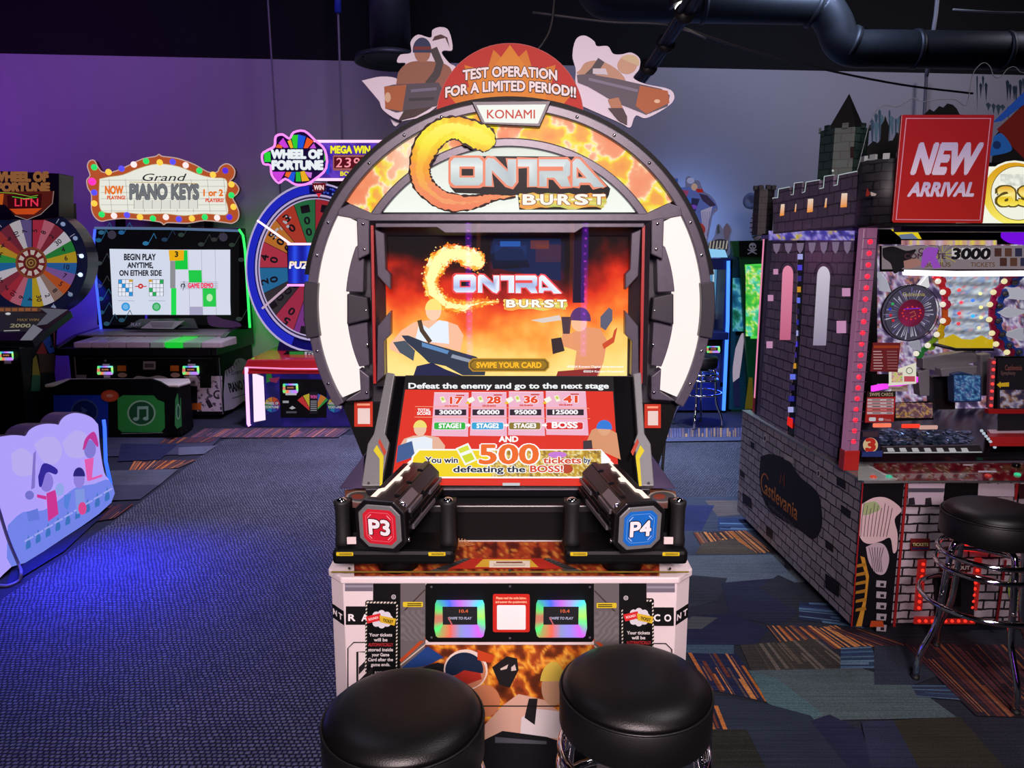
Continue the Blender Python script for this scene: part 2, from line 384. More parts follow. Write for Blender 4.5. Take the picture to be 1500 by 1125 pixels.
def streaks(q, cols, n, base, seed, wmin=.25, wmax=.9):
    rnd = random.Random(seed); A, B, C, D = q                         # stripes run from edge A-B to edge D-C
    fl.poly(q, base)
    lp = lambda p, r, t: (p[0] + (r[0] - p[0]) * t, p[1] + (r[1] - p[1]) * t)
    many = []
    for i in range(n):
        t = (i + rnd.random() * .6) / n; d = rnd.uniform(wmin, wmax) / n; a, b = sorted((rnd.choice((0, 0, .05, rnd.random() * .6)), rnd.choice((1, 1, .95, rnd.uniform(.5, 1)))))
        p1, p2 = lp(A, B, t), lp(A, B, min(1, t + d)); q1, q2 = lp(D, C, t), lp(D, C, min(1, t + d))
        fl.polys([[lp(p1, q1, a), lp(p2, q2, a), lp(p2, q2, b), lp(p1, q1, b)]], rnd.choice(cols)); fl.k -= 1
    fl.k += 1
OR = ['b5713c', 'a8652f', 'c0804a', '8a5a3c', '5a4a48', '6b3c30', 'b06a3a']; RD = ['6a3a34', '7d4a3a', '55323a', '8f5a3c', '4a3038', '5f3634']
BR = ['5a5248', '4c473f', '666058', '3b3a38']; BL = ['4f6c88', '3e5a78', '5c7890', '2f3c60']
fl.crop(1000, 600, .467)
fl.poly([(-60, 272), (400, 272), (420, 460), (-60, 460)], '3a4250'); fl.poly([(70, 285), (170, 285), (180, 330), (110, 335)], '5a5350')
fl.poly([(0, 300), (100, 300), (60, 380), (0, 380)], '2c3456')
streaks([(110, 340), (110, 378), (240, 384), (230, 340)], BL, 6, '2c3a58', 1)
streaks([(30, 386), (200, 380), (290, 450), (70, 452)], OR, 22, '33302f', 2)
fl.poly([(60, 420), (160, 405), (240, 455), (40, 455)], '4b443b')
fl.poly([(-40, 460), (300, 455), (420, 540), (20, 560), (-40, 520)], '56616a')
fl.poly([(20, 520), (140, 530), (110, 600), (-40, 640), (-40, 540)], '30343d'); fl.poly([(120, 545), (290, 530), (420, 600), (300, 680), (150, 650)], '282c40')
fl.poly([(300, 520), (560, 640), (560, 690), (370, 640), (240, 560)], '2b2e36'); streaks([(365, 605), (365, 660), (580, 690), (500, 610)], BL, 7, '28304a', 3)
fl.poly([(-60, 660), (150, 640), (270, 690), (230, 740), (-60, 745)], '262b44'); fl.poly([(30, 650), (110, 655), (60, 690), (-20, 690)], '4a4e52')
streaks([(262, 680), (480, 680), (600, 745), (330, 765)], OR, 17, '30303c', 4)
streaks([(460, 690), (560, 690), (720, 745), (600, 745)], RD, 9, '262634', 5)
streaks([(180, 742), (420, 722), (540, 815), (215, 822)], BR, 18, '3d3a37', 6)
streaks([(495, 750), (495, 815), (620, 815), (590, 745)], BL, 7, '2e3f58', 7)
streaks([(10, 758), (170, 770), (270, 922), (80, 880)], OR, 12, '242a48', 8)
fl.poly([(-60, 740), (160, 742), (160, 770), (-60, 765)], '3f5568')
fl.poly([(205, 822), (560, 815), (720, 868), (860, 970), (400, 980), (270, 925)], '4d5b60'); fl.poly([(210, 822), (300, 850), (440, 960), (400, 982), (265, 925)], '4a666c')
fl.poly([(600, 745), (740, 745), (830, 830), (720, 868), (600, 868)], '303644')
streaks([(715, 868), (735, 905), (980, 925), (930, 868)], BL, 6, '30384c', 9)
streaks([(690, 738), (1300, 745), (1500, 985), (920, 965)], RD, 46, '2f2630', 10)
fl.poly([(60, 895), (270, 930), (400, 965), (560, 1130), (180, 1130)], '2c3444'); fl.poly([(400, 982), (460, 962), (560, 1010), (600, 1130), (520, 1130)], '262a42')
fl.poly([(560, 985), (660, 980), (740, 1130), (590, 1130)], '2c3248'); fl.poly([(660, 980), (870, 970), (1010, 1130), (740, 1130)], '34322c')
fl.poly([(870, 970), (1500, 980), (1700, 1130), (1010, 1130)], '2a2b36'); streaks([(40, 930), (110, 935), (140, 1010), (70, 1010)], OR, 4, '22263a', 12)
fl.poly([(90, 1010), (200, 1010), (260, 1130), (90, 1130)], '2b2c2a')
fl.crop(0, 600, .467)
fl.poly([(330, 90), (690, 92), (640, 142), (330, 150)], '3d4050'); fl.poly([(380, 110), (560, 112), (500, 160), (370, 165)], '282c48'); fl.poly([(560, 122), (680, 116), (640, 142), (560, 146)], '575c68')
streaks([(420, 165), (620, 160), (560, 186), (400, 200)], OR, 20, '3a3034', 13); fl.poly([(330, 195), (560, 190), (500, 240), (330, 245)], '4b5058')
fl.poly([(330, 240), (500, 240), (440, 285), (330, 290)], '3b3d4a'); streaks([(300, 305), (420, 300), (360, 345), (240, 365)], RD, 12, '2c2832', 14)
fl.poly([(60, 420), (240, 350), (330, 330), (200, 450), (20, 560)], '23264a')
streaks([(640, 62), (1100, 62), (1060, 90), (590, 92)], ['8d5a4c', 'a06a58', '6a4a50', '7a5060', '584858'], 44, '423c48', 15)
streaks([(520, 92), (700, 88), (660, 106), (500, 110)], RD, 16, '3a3440', 16)
fl.crop(960, 600, .467); streaks([(0, 62), (330, 60), (330, 88), (0, 92)], ['8d6a50', '9a7a58', '5a5a78', '6a5a60'], 40, '3c4058', 17); fl.poly([(0, 92), (330, 88), (330, 100), (0, 104)], '4a5068')
tag(fl.build('floor'), kind='structure')

WD = V((12.5, 1.0, 0)).normalized(); WO = V((-5.9, 8.6, 0)); WN = V((WD.y, -WD.x, 0))
def wallpt(t, z): return WO + WD * t + V((0, 0, z))
mb = MB()
mb.use(M('wall_paint', 'b7b2bb', .85, bump=.25, bscale=60, var=.04)); mb.prism([wallpt(-9, 0), wallpt(22, 0), wallpt(22, 3.98), wallpt(-9, 3.98)], -WN * .12)
tag(mb.build('wall_back'), kind='structure')
mb = MB(); mb.use(M('black_paint', '0a0a0c', .9)); mb.prism([wallpt(-9, 3.98), wallpt(22, 3.98), wallpt(22, 6), wallpt(-9, 6)], -WN * .15); tag(mb.build('wall_back_upper'), kind='structure')
mb = MB(); mb.box(-13, 13, -5, 13, 5.9, 6.0); tag(mb.build('ceiling', M('ceiling_black', '09090b', .9)), kind='structure')
# baseboard
mb = MB(); mb.prism([wallpt(-9, 0), wallpt(22, 0), wallpt(22, .1), wallpt(-9, .1)], WN * .015); tag(mb.build('baseboard_back', M('rubber_base', '17171b', .6)), kind='structure')

def tube_thing(name, label, cat, pts, r, mat, n=16, group=None):
    mb = MB(); mb.tube(pts, r, n); return tag(mb.build(name, mat), label, cat, group)
dm = M('duct_sheet', '3a4048', .5, .6, bump=.3, bscale=12, var=.3)
def smooth(pts, k=6):
    """Catmull-Rom through the points"""
    pts = [V(p) for p in pts]; q = [pts[0] * 2 - pts[1]] + pts + [pts[-1] * 2 - pts[-2]]; o = []
    for i in range(1, len(q) - 2):
        for j in range(k):
            t = j / k; a, b, c, d = q[i - 1:i + 3]
            o.append(.5 * ((2 * b) + (c - a) * t + (2 * a - 5 * b + 4 * c - d) * t * t + (3 * b - a - 3 * c + d) * t ** 3))
    return o + [pts[-1]]
dt = thing('air_duct', 'long black round air duct under the ceiling, stepping down in an elbow', 'duct', P(1000, 5, 7.4))
zz = [P(874, -22, 7.2), P(893, 2, 7.2), P(930, 4, 7.2), P(1190, 8, 7.2)]
mb = MB(); mb.tube(smooth([P(860, -70, 7.2), P(872, -12, 7.2), P(905, 3, 7.2), P(1000, 5, 7.2), P(1180, 8, 7.2), P(1205, 12, 7.2), P(1222, 35, 7.2), P(1232, 60, 7.2), P(1255, 71, 7.2), P(1320, 72, 7.2), P(1700, 78, 7.2)], 5), .165, 24); mb.build('duct_run', dm, dt)
for x, y, a in ((1030, 5, 0), (1193, 12, 20), (1245, 66, 20), (1340, 72, 0), (1470, 75, 0)):
    mb = MB(); c = P(x, y, 7.2); d = V((cos(R(a)), 0, -sin(R(a)))); mb.cyl(c - d * .02, c + d * .02, .176, 24); mb.build('duct_collar', dm, dt)
# round ceiling diffuser, in front of the wall
dfz = P(573, 92, 7.6)
d_ = thing('ceiling_diffuser', 'round black ceiling air diffuser hanging from a short duct', 'air vent', dfz)
mb = MB()
for r0, z0 in ((.36, 0), (.27, .03), (.18, .06)): mb.lathe([(r0 - .015, .05 + z0), (r0, z0), (r0 - .02, z0), (r0 - .09, .07 + z0)], dfz, n=32)
mb.build('diffuser_cone', dm, d_)
mb = MB(); mb.lathe([(.2, .1), (.2, 1.6)], dfz, n=24); mb.build('drop_duct', dm, d_)
pm = M('pipe_paint', '8a8494', .6)
tube_thing('conduit_pipe', 'thin vertical conduit on the purple wall, the left one of two beside the wheel sign', 'pipe', [P(390, -40, 8.3), P(393, 10, 8.3), P(405, 200, 8.3), P(420, 420, 8.3)], .010, pm, 8)
tube_thing('conduit_pipe', 'thin vertical conduit coming down behind the bonus sign with the red digits', 'pipe', [P(494, -40, 8.4), P(495, 10, 8.4), P(501, 200, 8.4), P(508, 420, 8.4)], .012, pm, 8)
mb = MB(); mb.tube([P(494.5, -30, 8.35), P(495, 18, 8.35)], .035, 10); tag(mb.build('blue_sleeve', M('blue_sleeve', '2440c0', .5)), 'short blue sleeve around the upper end of the wall conduit', 'pipe sleeve')
tube_thing('hanger_rod', 'pale hanger rod dropping from the big duct to the wall on the right', 'rod', [P(1371, 20, 7.6) + V((0, 0, 1.9)), P(1371, 20, 7.6), P(1357, 112, 7.6)], .02, M('rod_paint', '8c8c96', .5), 8)
tube_thing('wall_conduit', 'grey conduit running down the wall below the hanger rod', 'pipe', [P(1357, 112, 9.3), P(1350, 240, 9.3)], .02, M('rod_grey', '6a6a76', .6), 8)
cb = M('cable_black', '15161a', .5)
bt = thing('cable_bundle', 'diagonal bundle of black cables tied together, dropping behind the top sign', 'cables', P(990, 40, 4.2))
for i, (dx, dy) in enumerate(((0, 0), (.028, .01), (-.026, .012), (.004, .03), (.012, -.02))):
    mb = MB(); mb.tube([p + V((dx + .006 * sin(k * 2 + i), dy, 0)) for k, p in enumerate([P(1028, -30, 3.6), P(1010, 8, 3.8), P(985, 48, 4.1), P(958, 88, 4.4), P(936, 118, 4.7), P(905, 150, 5.0)])], .016, 8)
    mb.build('cable', M('cable_grey_blue', '2c313c', .4), bt)
for x, y, Y in ((1003, 20, 3.88), (975, 64, 4.23), (950, 98, 4.5)):
    mb = MB(); c = P(x, y, Y); d = (P(985, 48, 4.1) - P(958, 88, 4.4)).normalized(); mb.cyl(c - d * .012, c + d * .012, .052, 14); mb.build('cable_tie', cb, bt)
tube_thing('guy_wire', 'thin dark cable sagging along the wall from the ceiling to the ice panel', 'cable', smooth([P(780, 18, 4.2), P(890, 32, 4.2), P(985, 38, 4.2), P(1080, 68, 4.6), P(1200, 100, 5.0), P(1320, 124, 5.4), P(1425, 137, 5.6)], 5), .007, M('wire_grey', '55565c', .5), 6)
tube_thing('tie_wire', 'short pale wire tied to the cable bundle', 'cable', [P(986, 40, 4.1), P(1012, 46, 4.2), P(1034, 56, 4.3)], .006, M('wire_white', 'c8c8c4', .5), 6)
tube_thing('hanging_wire', 'black wire curling down from the ceiling behind the red round sign', 'cable', smooth([P(812, -30, 4.0), P(811, 10, 4.0), P(806, 42, 4.0), P(796, 62, 4.0), P(788, 72, 4.0)], 5), .007, M('wire_dim', '3c3d42', .5), 6)
tube_thing('ceiling_wire', 'pale thin wire strung under the ceiling at the upper right corner', 'cable', [P(1396, 14, 6.5), P(1455, 18, 6.5), P(1560, 20, 6.5)], .008, M('wire_white', 'c8c8c4', .5), 6)
lt = thing('tube_light', 'short bright ceiling light beside the cable bundle, cut by the top of the photo', 'light', P(1026, -12, 4.5))
mb = MB(); mb.obox(P(1024, -14, 4.5), (.16, 0, .06), (0, .06, 0), (0, 0, .03)); mb.build('housing', M('lamp_housing', '2a2a2e', .5), lt, .006)
mb = MB(); mb.obox(P(1022, -5, 4.5), (.12, 0, .045), (0, .045, 0), (0, 0, .012)); mb.build('diffuser', EM('fff6f0', 3.0), lt, .004)

# ================================================================ the twin-gun shooting cabinet in the middle
BLK = M('black_laminate', '08080a', .5, spec=.15); BLKG = M('black_gloss', '060608', .2, spec=.3); WHT = M('white_enamel', 'd9cdd0', .4, var=.03)
GRY = M('gunmetal', '5a5464', .35, .15, bump=.05, bscale=40, var=.4); GRYD = M('dark_gunmetal', '34313c', .4, .15, var=.4); SIL = M('brushed_silver', '86888a', .35, .4, var=.3)
CHR = M('chrome', 'd8d8dc', .08, 1.0, var=.02); REDM = M('red_laminate', 'a81c1c', .4); RUB = M('black_rubber', '0e0e10', .6)
RY = 2.72
gc = thing('arcade_cabinet', 'big round-framed two-gun shooting game with flaming title sign and P3 and P4 cannons', 'arcade machine', (0, 2.4, 0))
flame_pal = [(0, 'f07a52'), (.44, 'f59468'), (.49, 'fbb58a'), (.52, 'fff2c8'), (.545, 'f7e25a'), (.6, 'f3dd20'), (.66, 'f7a93a'), (1, 'f08040')]
def flames(s=.02, seed=1.0, pal=flame_pal): return lambda x, y: ramp(nz(x, y, s, seed), pal)
# --- lower body
XL, XR, FY = P(485, 850, 2.0).x, P(1010, 850, 2.0).x, 1.95; FL, FR = P(502, 850, FY).x, P(992, 850, FY).x
plan = [(FL, FY), (FR, FY), (XR, FY + .05), (XR, 2.9), (XL, 2.9), (XL, FY + .05)]
mb = MB(); mb.use(WHT); mb.hexa([(x, y, .06) for x, y in plan], [(x, y, .805) for x, y in plan]); mb.build('body', WHT, gc, .003)
mb = MB(); mb.box(XL + .03, XR - .03, FY + .04, 2.88, 0, .06); mb.build('plinth', BLK, gc)
pl2 = [(FL - .003, FY - .008), (FR + .003, FY - .008), (XR + .006, FY + .046), (XR + .006, 2.2), (XL - .006, 2.2), (XL - .006, FY + .046)]
def dz(y): return .822 + (y - FY) * .06
mb = MB(); mb.hexa([(x, y, .802) for x, y in pl2], [(x, y, dz(y)) for x, y in pl2]); mb.build('control_deck', WHT, gc, .004)
dn = V((0, -.06, 1)).normalized(); A = ArtPL((0, FY, dz(FY) + .0006), dn); A.crop(460, 690, .38667)
deckpal = [(0, '3a1410'), (.38, '5a1d14'), (.46, '8a2c18'), (.52, 'a84a20'), (.57, 'c98a3c'), (.62, '9c3a1c'), (1, '6a2014')]
A.grid(152, 268, 1310, 398, 110, 16, flames(.03, 4, deckpal)); A.poly([(100, 305), (152, 268), (152, 398), (66, 392)], 'd8ccce'); A.poly([(1310, 268), (1390, 305), (1420, 392), (1308, 398)], 'd8ccce')
A.poly([(575, 330), (600, 338), (490, 382), (430, 382)], '4a4848'); A.poly([(860, 338), (888, 330), (1020, 382), (955, 382)], '4a4848')
for i in range(8): A.line([(578 - i * 16, 334 + i * 6), (598 - i * 13, 340 + i * 5.4)], 3, '1c1c1e'); A.line([(880 + i * 16, 334 + i * 6), (862 + i * 13, 340 + i * 5.4)], 3, '1c1c1e')
A.poly([(600, 338), (860, 338), (945, 378), (510, 378)], 'a8281c'); A.poly([(640, 342), (820, 342), (850, 372), (610, 372)], 'c8a030'); A.rect(664, 348, 818, 374, 'd8cfb8'); A.rect(690, 352, 790, 357, '6a2018'); A.rect(680, 360, 800, 362, '8a8070'); A.rect(680, 366, 800, 368, '8a8070')
for a in range(-70, 75, 12): A.poly([(545, 300), (545 + 60 * sin(R(a)), 300 - 34 * cos(R(a))), (545 + 60 * sin(R(a + 4)), 300 - 34 * cos(R(a + 4)))], 'e8a060')
A.rect(66, 394, 1420, 400, '8a7430')
for x, y in ((110, 338), (134, 384), (1372, 342), (1348, 386), (742, 392)): A.ell(x, y, 5, '3a3638')
A.build('deck_artwork', PRINT(), gc)
# --- black riser and shelf
mb = MB(); mb.box(XL + .01, XR - .01, 2.185, 2.9, .8, .946); mb.build('riser', BLK, gc, .004)
mb = MB(); mb.box(-.26, .26, 2.175, 2.25, .93, .955); mb.build('shelf_lip', M('black_satin', '19191b', .35), gc, .004)
A = ArtPL((0, 2.2, .9466), (0, 0, 1))
for c_, q in ((528, [(505, 718), (548, 712), (545, 744), (506, 744)]), (970, [(951, 712), (990, 720), (991, 744), (955, 746)])):
    A = ArtPL((0, 2.2, .9466), (0, 0, 1)); A.poly(q, '7a4a38'); A.ell(c_, 728, 21, 'a09a90', 9); A.ell(c_, 728, 18, '4c4a48', 7); A.ell(c_ - 4, 728, 9, '8a3c24', 4); A.build('riser_artwork', PRINT(), gc)
for q in ([(533, 668), (533, 716), (496, 716)], [(955, 668), (990, 716), (955, 716)]):
    mb = MB(); mb.px(q, 2.32, .25); mb.build('side_gusset', M('steel_purple_reflection', '6a5f86', .3, .7), gc, .003)  # purple reflected light is put into the steel's colour
# --- lower display
o2, t2 = V((0, 2.25, .985)), V((0, 2.5, 1.312)); n2 = V((0, -(t2.z - o2.z), t2.y - o2.y)).normalized()
def DP(x, y, off=0): return PL(x, y, o2 + n2 * off, n2)
mb = MB(); mb.prism([DP(*q) for q in ((568, 550), (937, 550), (953, 718), (534, 718))], -n2 * .08); mb.build('display_housing', GRYD, gc, .004)
mb = MB(); mb.prism([DP(*q) for q in ((574, 553), (930, 553), (944, 715), (554, 715))], n2 * .008); mb.build('display_bezel', BLKG, gc, .002)
for q, st in ((((568, 551), (580, 553), (566, 640), (572, 652), (560, 716), (532, 716), (541, 655), (550, 640)), ((552, 652), (562, 668), (560, 712), (556, 712), (556, 672), (547, 660))),
              (((937, 551), (926, 553), (932, 640), (927, 652), (934, 716), (956, 716), (951, 655), (942, 640)), ((938, 652), (931, 668), (936, 712), (940, 712), (937, 672), (944, 660)))):
    mb = MB(); mb.prism([DP(*p) for p in q], n2 * .03); ar = mb.build('display_arm', SIL, gc, .003)
    A = Art(lambda x, y: DP(x, y, .0305), n2); A.poly(st, 'b8b020')
    xm = st[0][0]; s_ = 1 if xm < 750 else -1
    A.poly([(xm + s_ * 2, 648), (xm + s_ * 4, 642), (xm + s_ * 14, 662), (xm + s_ * 11, 668)], 'a03a28'); A.ell(xm - s_ * 12, 708, 2.2, '3a3a3c'); A.build('arm_stripe', PRINT(), ar)
A = Art(lambda x, y: DP(x, y, .0085), n2, .00025); A.crop(580, 560, .22667)
A.poly([(62, -45), (1405, -35), (1440, 670), (-40, 670)], '07070a')
A.text('Defeat the enemy and go to the next stage', 728, 40, 34, 'f4f6fa', 1290, .035)
A.poly([(60, 48), (1402, 60), (1445, 672), (-30, 665)], 'e02a16')
for x0, x1, a, b, c, d in ((248, 470, '17', '30000', 'STAGE1', '22b63a'), (490, 714, '28', '60000', 'STAGE2', '28a4d8'), (730, 952, '36', '95000', 'STAGE3', '8c7428'), (968, 1224, '41', '125000', 'BOSS', 'd81e1e')):
    cx_ = (x0 + x1) / 2; k_ = (cx_ - 740) * .03
    A.poly([(x0, 66), (x1, 70), (x1 + k_ + 8, 352), (x0 + k_ - 8, 348)], 'efb4cc'); A.line([(x0, 68), (x1, 70)], 4, 'fbe4ee')
    A.text(a, cx_ + 30, 140, 42, 'e8481c', 84 if a != '17' else 74, .05, out=('ffffff', .09)); A.text('tickets', cx_, 162, 14, 'd8381c', 86, .04); A.rect(cx_ + 30, 84, cx_ + 84, 92, 'c8381c')
    A.poly([(cx_ - 76, 100), (cx_ - 50, 94), (cx_ - 34, 130), (cx_ - 60, 138)], 'f3f6d8'); A.poly([(cx_ - 68, 104), (cx_ - 52, 100), (cx_ - 44, 118), (cx_ - 60, 122)], 'c8d24a')
A.line([(128, 168), (1246, 180), (1252, 246), (124, 236)], 4, 'f8a080', True); A.text('TOTAL', 184, 200, 18, 'ffffff', 80, .04); A.text('SCORE', 184, 222, 18, 'ffffff', 86, .04)
for x0, x1, a, b, c, d in ((248, 470, '17', '30000', 'STAGE1', '22b63a'), (490, 714, '28', '60000', 'STAGE2', '28a4d8'), (730, 952, '36', '95000', 'STAGE3', '8c7428'), (968, 1224, '41', '125000', 'BOSS', 'd81e1e')):
    cx_ = (x0 + x1) / 2; y_ = (cx_ - 350) * .006
    A.rect(x0 + 6, 188 + y_, x1 - 14, 226 + y_, '241428'); A.text(b, cx_ - 4, 219 + y_, 26, 'f6f2f6', 140 if len(b) == 5 else 158, .05)
    A.poly(rrect(x0 - 4, 268 + y_, x1 - 14, 322 + y_, 14), 'f4d8e4'); A.poly(rrect(x0 + 2, 273 + y_, x1 - 20, 317 + y_, 10), d); A.text(c, cx_ - 8, 308 + y_, 28 if c != 'BOSS' else 36, 'ffffff', 140 if c != 'BOSS' else 160, .05)
for x_ in (462, 706, 952): A.poly([(x_ - 10, 290), (x_ + 8, 290), (x_ + 8, 282), (x_ + 24, 296), (x_ + 8, 310), (x_ + 8, 302), (x_ - 10, 302)], 'ffffff')
for x_ in (480, 728, 972): A.poly([(x_ - 30, 158), (x_ - 10, 140), (x_ + 8, 150), (x_ - 2, 162)], 'f0c020'); A.poly([(x_ - 20, 130), (x_ + 18, 112), (x_ + 34, 136), (x_, 156)], 'f6f8ea')
A.text('AND', 728, 404, 34, 'ffffff', 120, .05)
# plain faceless figures in the lower corners
A.poly([(25, 440), (60, 385), (120, 365), (190, 362), (280, 375), (322, 430), (315, 475), (40, 475)], 'e6b49c'); A.poly([(80, 385), (190, 370), (240, 385), (240, 475), (60, 475)], 'e8eef6'); A.ell(162, 320, 40, 'ecc0a6', 48); A.poly(arc(162, 318, 44, 5, 175, 14, 52), 'f0dc70'); A.poly([(20, 430), (110, 400), (130, 500), (10, 540)], '3a5a90')
A.poly([(1260, 330), (1330, 300), (1420, 350), (1445, 520), (1300, 455), (1210, 440)], 'd8946c'); A.ell(1340, 320, 42, 'e0a47e', 46); A.poly(arc(1340, 318, 50, -10, 185, 14, 52), '2a78d8'); A.poly([(1205, 400), (1260, 395), (1265, 450), (1205, 455)], '3a2c34')
A.poly([(110, 500), (150, 452), (1320, 455), (1380, 520), (1380, 640), (80, 640)], 'ffffff'); A.poly([(120, 505), (158, 462), (620, 462), (620, 630), (95, 630)], 'f2d414')
A.grid(620, 462, 1320, 630, 70, 18, flames(.035, 9, [(0, 'a07a18'), (.42, 'c89c28'), (.5, 'e8cc60'), (.56, 'f8ecb0'), (.62, 'a88030'), (1, '6a5010')])); A.ell(1040, 490, 60, 'c878d8', 20); A.ell(1100, 580, 40, 'b84020', 30)
A.text('You win', 300, 542, 36, '1a2440', 205, .03, out=('ffffff', .1)); A.poly([(390, 450), (470, 415), (528, 525), (450, 560)], 'f4f8f0'); A.poly([(404, 455), (466, 430), (480, 458), (420, 482)], 'd8e03a'); A.poly([(430, 500), (490, 478), (512, 520), (454, 545)], 'd0d824')
A.text('500', 730, 548, 118, 'f06a20', 370, .03, out=('ffffff', .07)); A.text('tickets', 1070, 548, 40, 'd8502c', 240, .03, out=('ffffff', .1)); A.text('by', 1230, 545, 34, '1a2440', 40, .03, out=('ffffff', .1))
A.text('defeating the', 605, 606, 38, '1a2440', 455, .03, out=('ffffff', .1)); A.text('BOSS!', 970, 606, 40, 'd8441c', 205, .03, out=('ffffff', .1))
A.rect(690, 676, 800, 694, 'c8c8cc')
A.build('display_screen', LIT(1.0, .5), gc, label='lit lower screen with red stage table')
# --- round frame
CXp, CYp = 746, 444
def ring(r0, r1, a0, a1, n=64): return arc(CXp, CYp, r1, a0, a1, n) + arc(CXp, CYp, r0, a1, a0, n)
mb = MB(); mb.px(arc(CXp, CYp, 292, -31, 211, 90), RY + .09, .24); mb.build('frame_backing', GRYD, gc)
mb = MB(); mb.px(ring(283, 297, -31, 211, 96), RY, .3); mb.build('frame_ring', GRY, gc, .004)
mb = MB(); mb.px(ring(296.5, 303, 8, 172, 80), RY + .06, .25); mb.build('frame_rim', BLK, gc)
for a0, a1 in ((174, 190), (-10, 6)):
    mb = MB(); mb.px(ring(282, 302, a0, a1, 8), RY - .012, .06); mb.build('ring_clamp', GRYD, gc, .004)
for a in (-24, -14, 14, 24, 45, 58, 70, 110, 122, 135, 156, 166, 194, 204):
    mb = MB(); c = P(CXp + 290 * cos(R(a)), CYp - 290 * sin(R(a)), RY); mb.lathe([(.006, 0), (.006, .003), (.003, .005)], c, (0, -1, 0), 10); mb.build('screw', CHR, gc)
lp_ = [(494, 312), (521, 325), (521, 354)] + arc(CXp, CYp, 241, 158, 203, 16) + [(528, 540), (528, 571), (502, 582)] + arc(CXp, CYp, 282, 209, 152.6, 20)[1:]
mir = lambda pts, c=747.5: [(2 * c - x, y) for x, y in pts]
for pts in (lp_, mir(lp_)):
    mb = MB(); mb.px(pts, RY + .018, .072); mb.build('side_light', EM('fff0ec', 1.02), gc, .003, label='glowing white curved side panel')
# mechanical trim between the lights and the screen
for s_ in (0, 1):
    f = (lambda p: mir(p)) if s_ else (lambda p: p)
    mb = MB(); mb.px(f([(522, 318), (541, 322), (541, 372), (524, 380)]), RY - .01, .06); mb.build('corner_bracket', GRY, gc, .004); mb = MB(); mb.px(f([(526, 540), (541, 552), (541, 585), (505, 588), (528, 574)]), RY - .01, .06); mb.build('corner_bracket', GRY, gc, .004)
    mb = MB(); mb.px(f([(508, 430), (538, 436), (541, 468), (508, 476)]), RY - .015, .06); mb.build('side_lug', GRYD, gc, .005)
    mb = MB(); mb.px(f(arc(CXp, CYp, 240, 160, 176, 10) + [(532, 428), (534, 350)]), RY + .02, .07); mb.build('inner_rib', GRY, gc, .003); mb = MB(); mb.px(f(arc(CXp, CYp, 239, 186, 203, 10) + [(541, 535), (538, 472)]), RY + .02, .07); mb.build('inner_rib', GRY, gc, .003)
    for x, y in f([(532, 328), (534, 365), (536, 455), (537, 575), (538, 505)]):
        mb = MB(); mb.lathe([(.006, 0), (.006, .003), (.003, .005)], P(x, y, RY - .01), (0, -1, 0), 10); mb.build('screw', CHR, gc)
# screen bezel (four sloped sides) and screen
SY = RY + .075
outer = [(541, 323), (953, 323), (948, 566), (546, 566)]; inner = [(563, 345), (922, 345), (919, 552), (567, 552)]
for i in range(4):
    j = (i + 1) % 4; o_ = [outer[i], outer[j]]; n_ = [inner[j], inner[i]]
    mb = MB(); mb.hexa([P(*o_[0], RY - .01), P(*o_[1], RY - .01), P(*n_[0], SY - .012), P(*n_[1], SY - .012)], [p + V((0, .05, 0)) for p in (P(*o_[0], RY - .01), P(*o_[1], RY - .01), P(*n_[0], SY - .012), P(*n_[1], SY - .012))])
    mb.build('screen_bezel', GRYD, gc, .002)
mb = MB(); mb.px([(550, 333), (640, 333), (652, 341), (842, 341), (854, 333), (944, 333), (944, 327), (550, 327)], RY - .016, .03); mb.build('bezel_trim', GRY, gc, .002)
for s_ in (0, 1):
    f = (lambda p: mir(p, 744)) if s_ else (lambda p: p)
    mb = MB(); mb.px(f([(549, 336), (563, 342), (565, 395), (572, 402), (572, 425), (553, 404)]), RY - .014, .05); mb.build('bezel_trim', GRY, gc, .003); mb = MB(); mb.px(f([(553, 478), (572, 455), (572, 490), (562, 500), (563, 550), (552, 560)]), RY - .014, .05); mb.build('bezel_trim', GRY, gc, .003)
    mb = MB(); mb.px(f([(543, 330), (547, 330), (551, 562), (547, 562)]), RY - .014, .02); mb.build('red_trim', REDM, gc)
A = ArtY(SY); 
def scr(x, y):
    t = (y - 347) / 205; n = nz(x, y, .016, 3); sd = abs(x - 745) / 180
    return ramp(t + (n - .5) * .36 + sd * .12 + .02, [(0, '0a0810'), (.2, '12060a'), (.36, '7a1008'), (.48, 'd82c12'), (.6, 'ee5a1e'), (.74, 'f79a3c'), (.88, 'fcc868'), (1.1, 'ffe08a')])
A.grid(563, 345, 922, 553, 120, 80, scr)
A.crop(560, 330, .24667)
A.poly([(660, 80), (1060, 80), (1060, 330), (700, 260), (640, 160)], '0c1a3c'); A.rect(700, 95, 820, 125, '2050a0'); A.rect(880, 90, 990, 140, '5a2a28'); A.poly([(640, 180), (720, 130), (830, 140), (880, 250), (660, 260)], '06070c')  # reflection of a blue machine painted into the screen picture
A.rect(1130, 90, 1200, 460, '180a28')  # dark purple column of the same painted reflection
C_out = [(575, 105), (628, 150), (632, 200), (605, 270), (560, 300), (520, 280), (480, 240), (430, 215), (370, 200), (300, 210), (250, 245), (235, 300), (205, 320), (185, 370), (180, 430), (205, 500), (235, 490), (260, 540), (320, 575), (420, 600), (520, 590), (640, 570), (770, 598), (690, 605), (600, 640), (520, 668), (460, 690), (380, 690), (300, 690), (260, 665), (240, 630), (180, 620), (130, 580), (85, 530), (90, 480), (50, 430), (60, 400), (45, 340), (70, 280), (90, 200), (140, 140), (180, 95), (230, 85), (280, 55), (330, 70), (380, 60), (440, 85), (480, 80), (530, 100)]
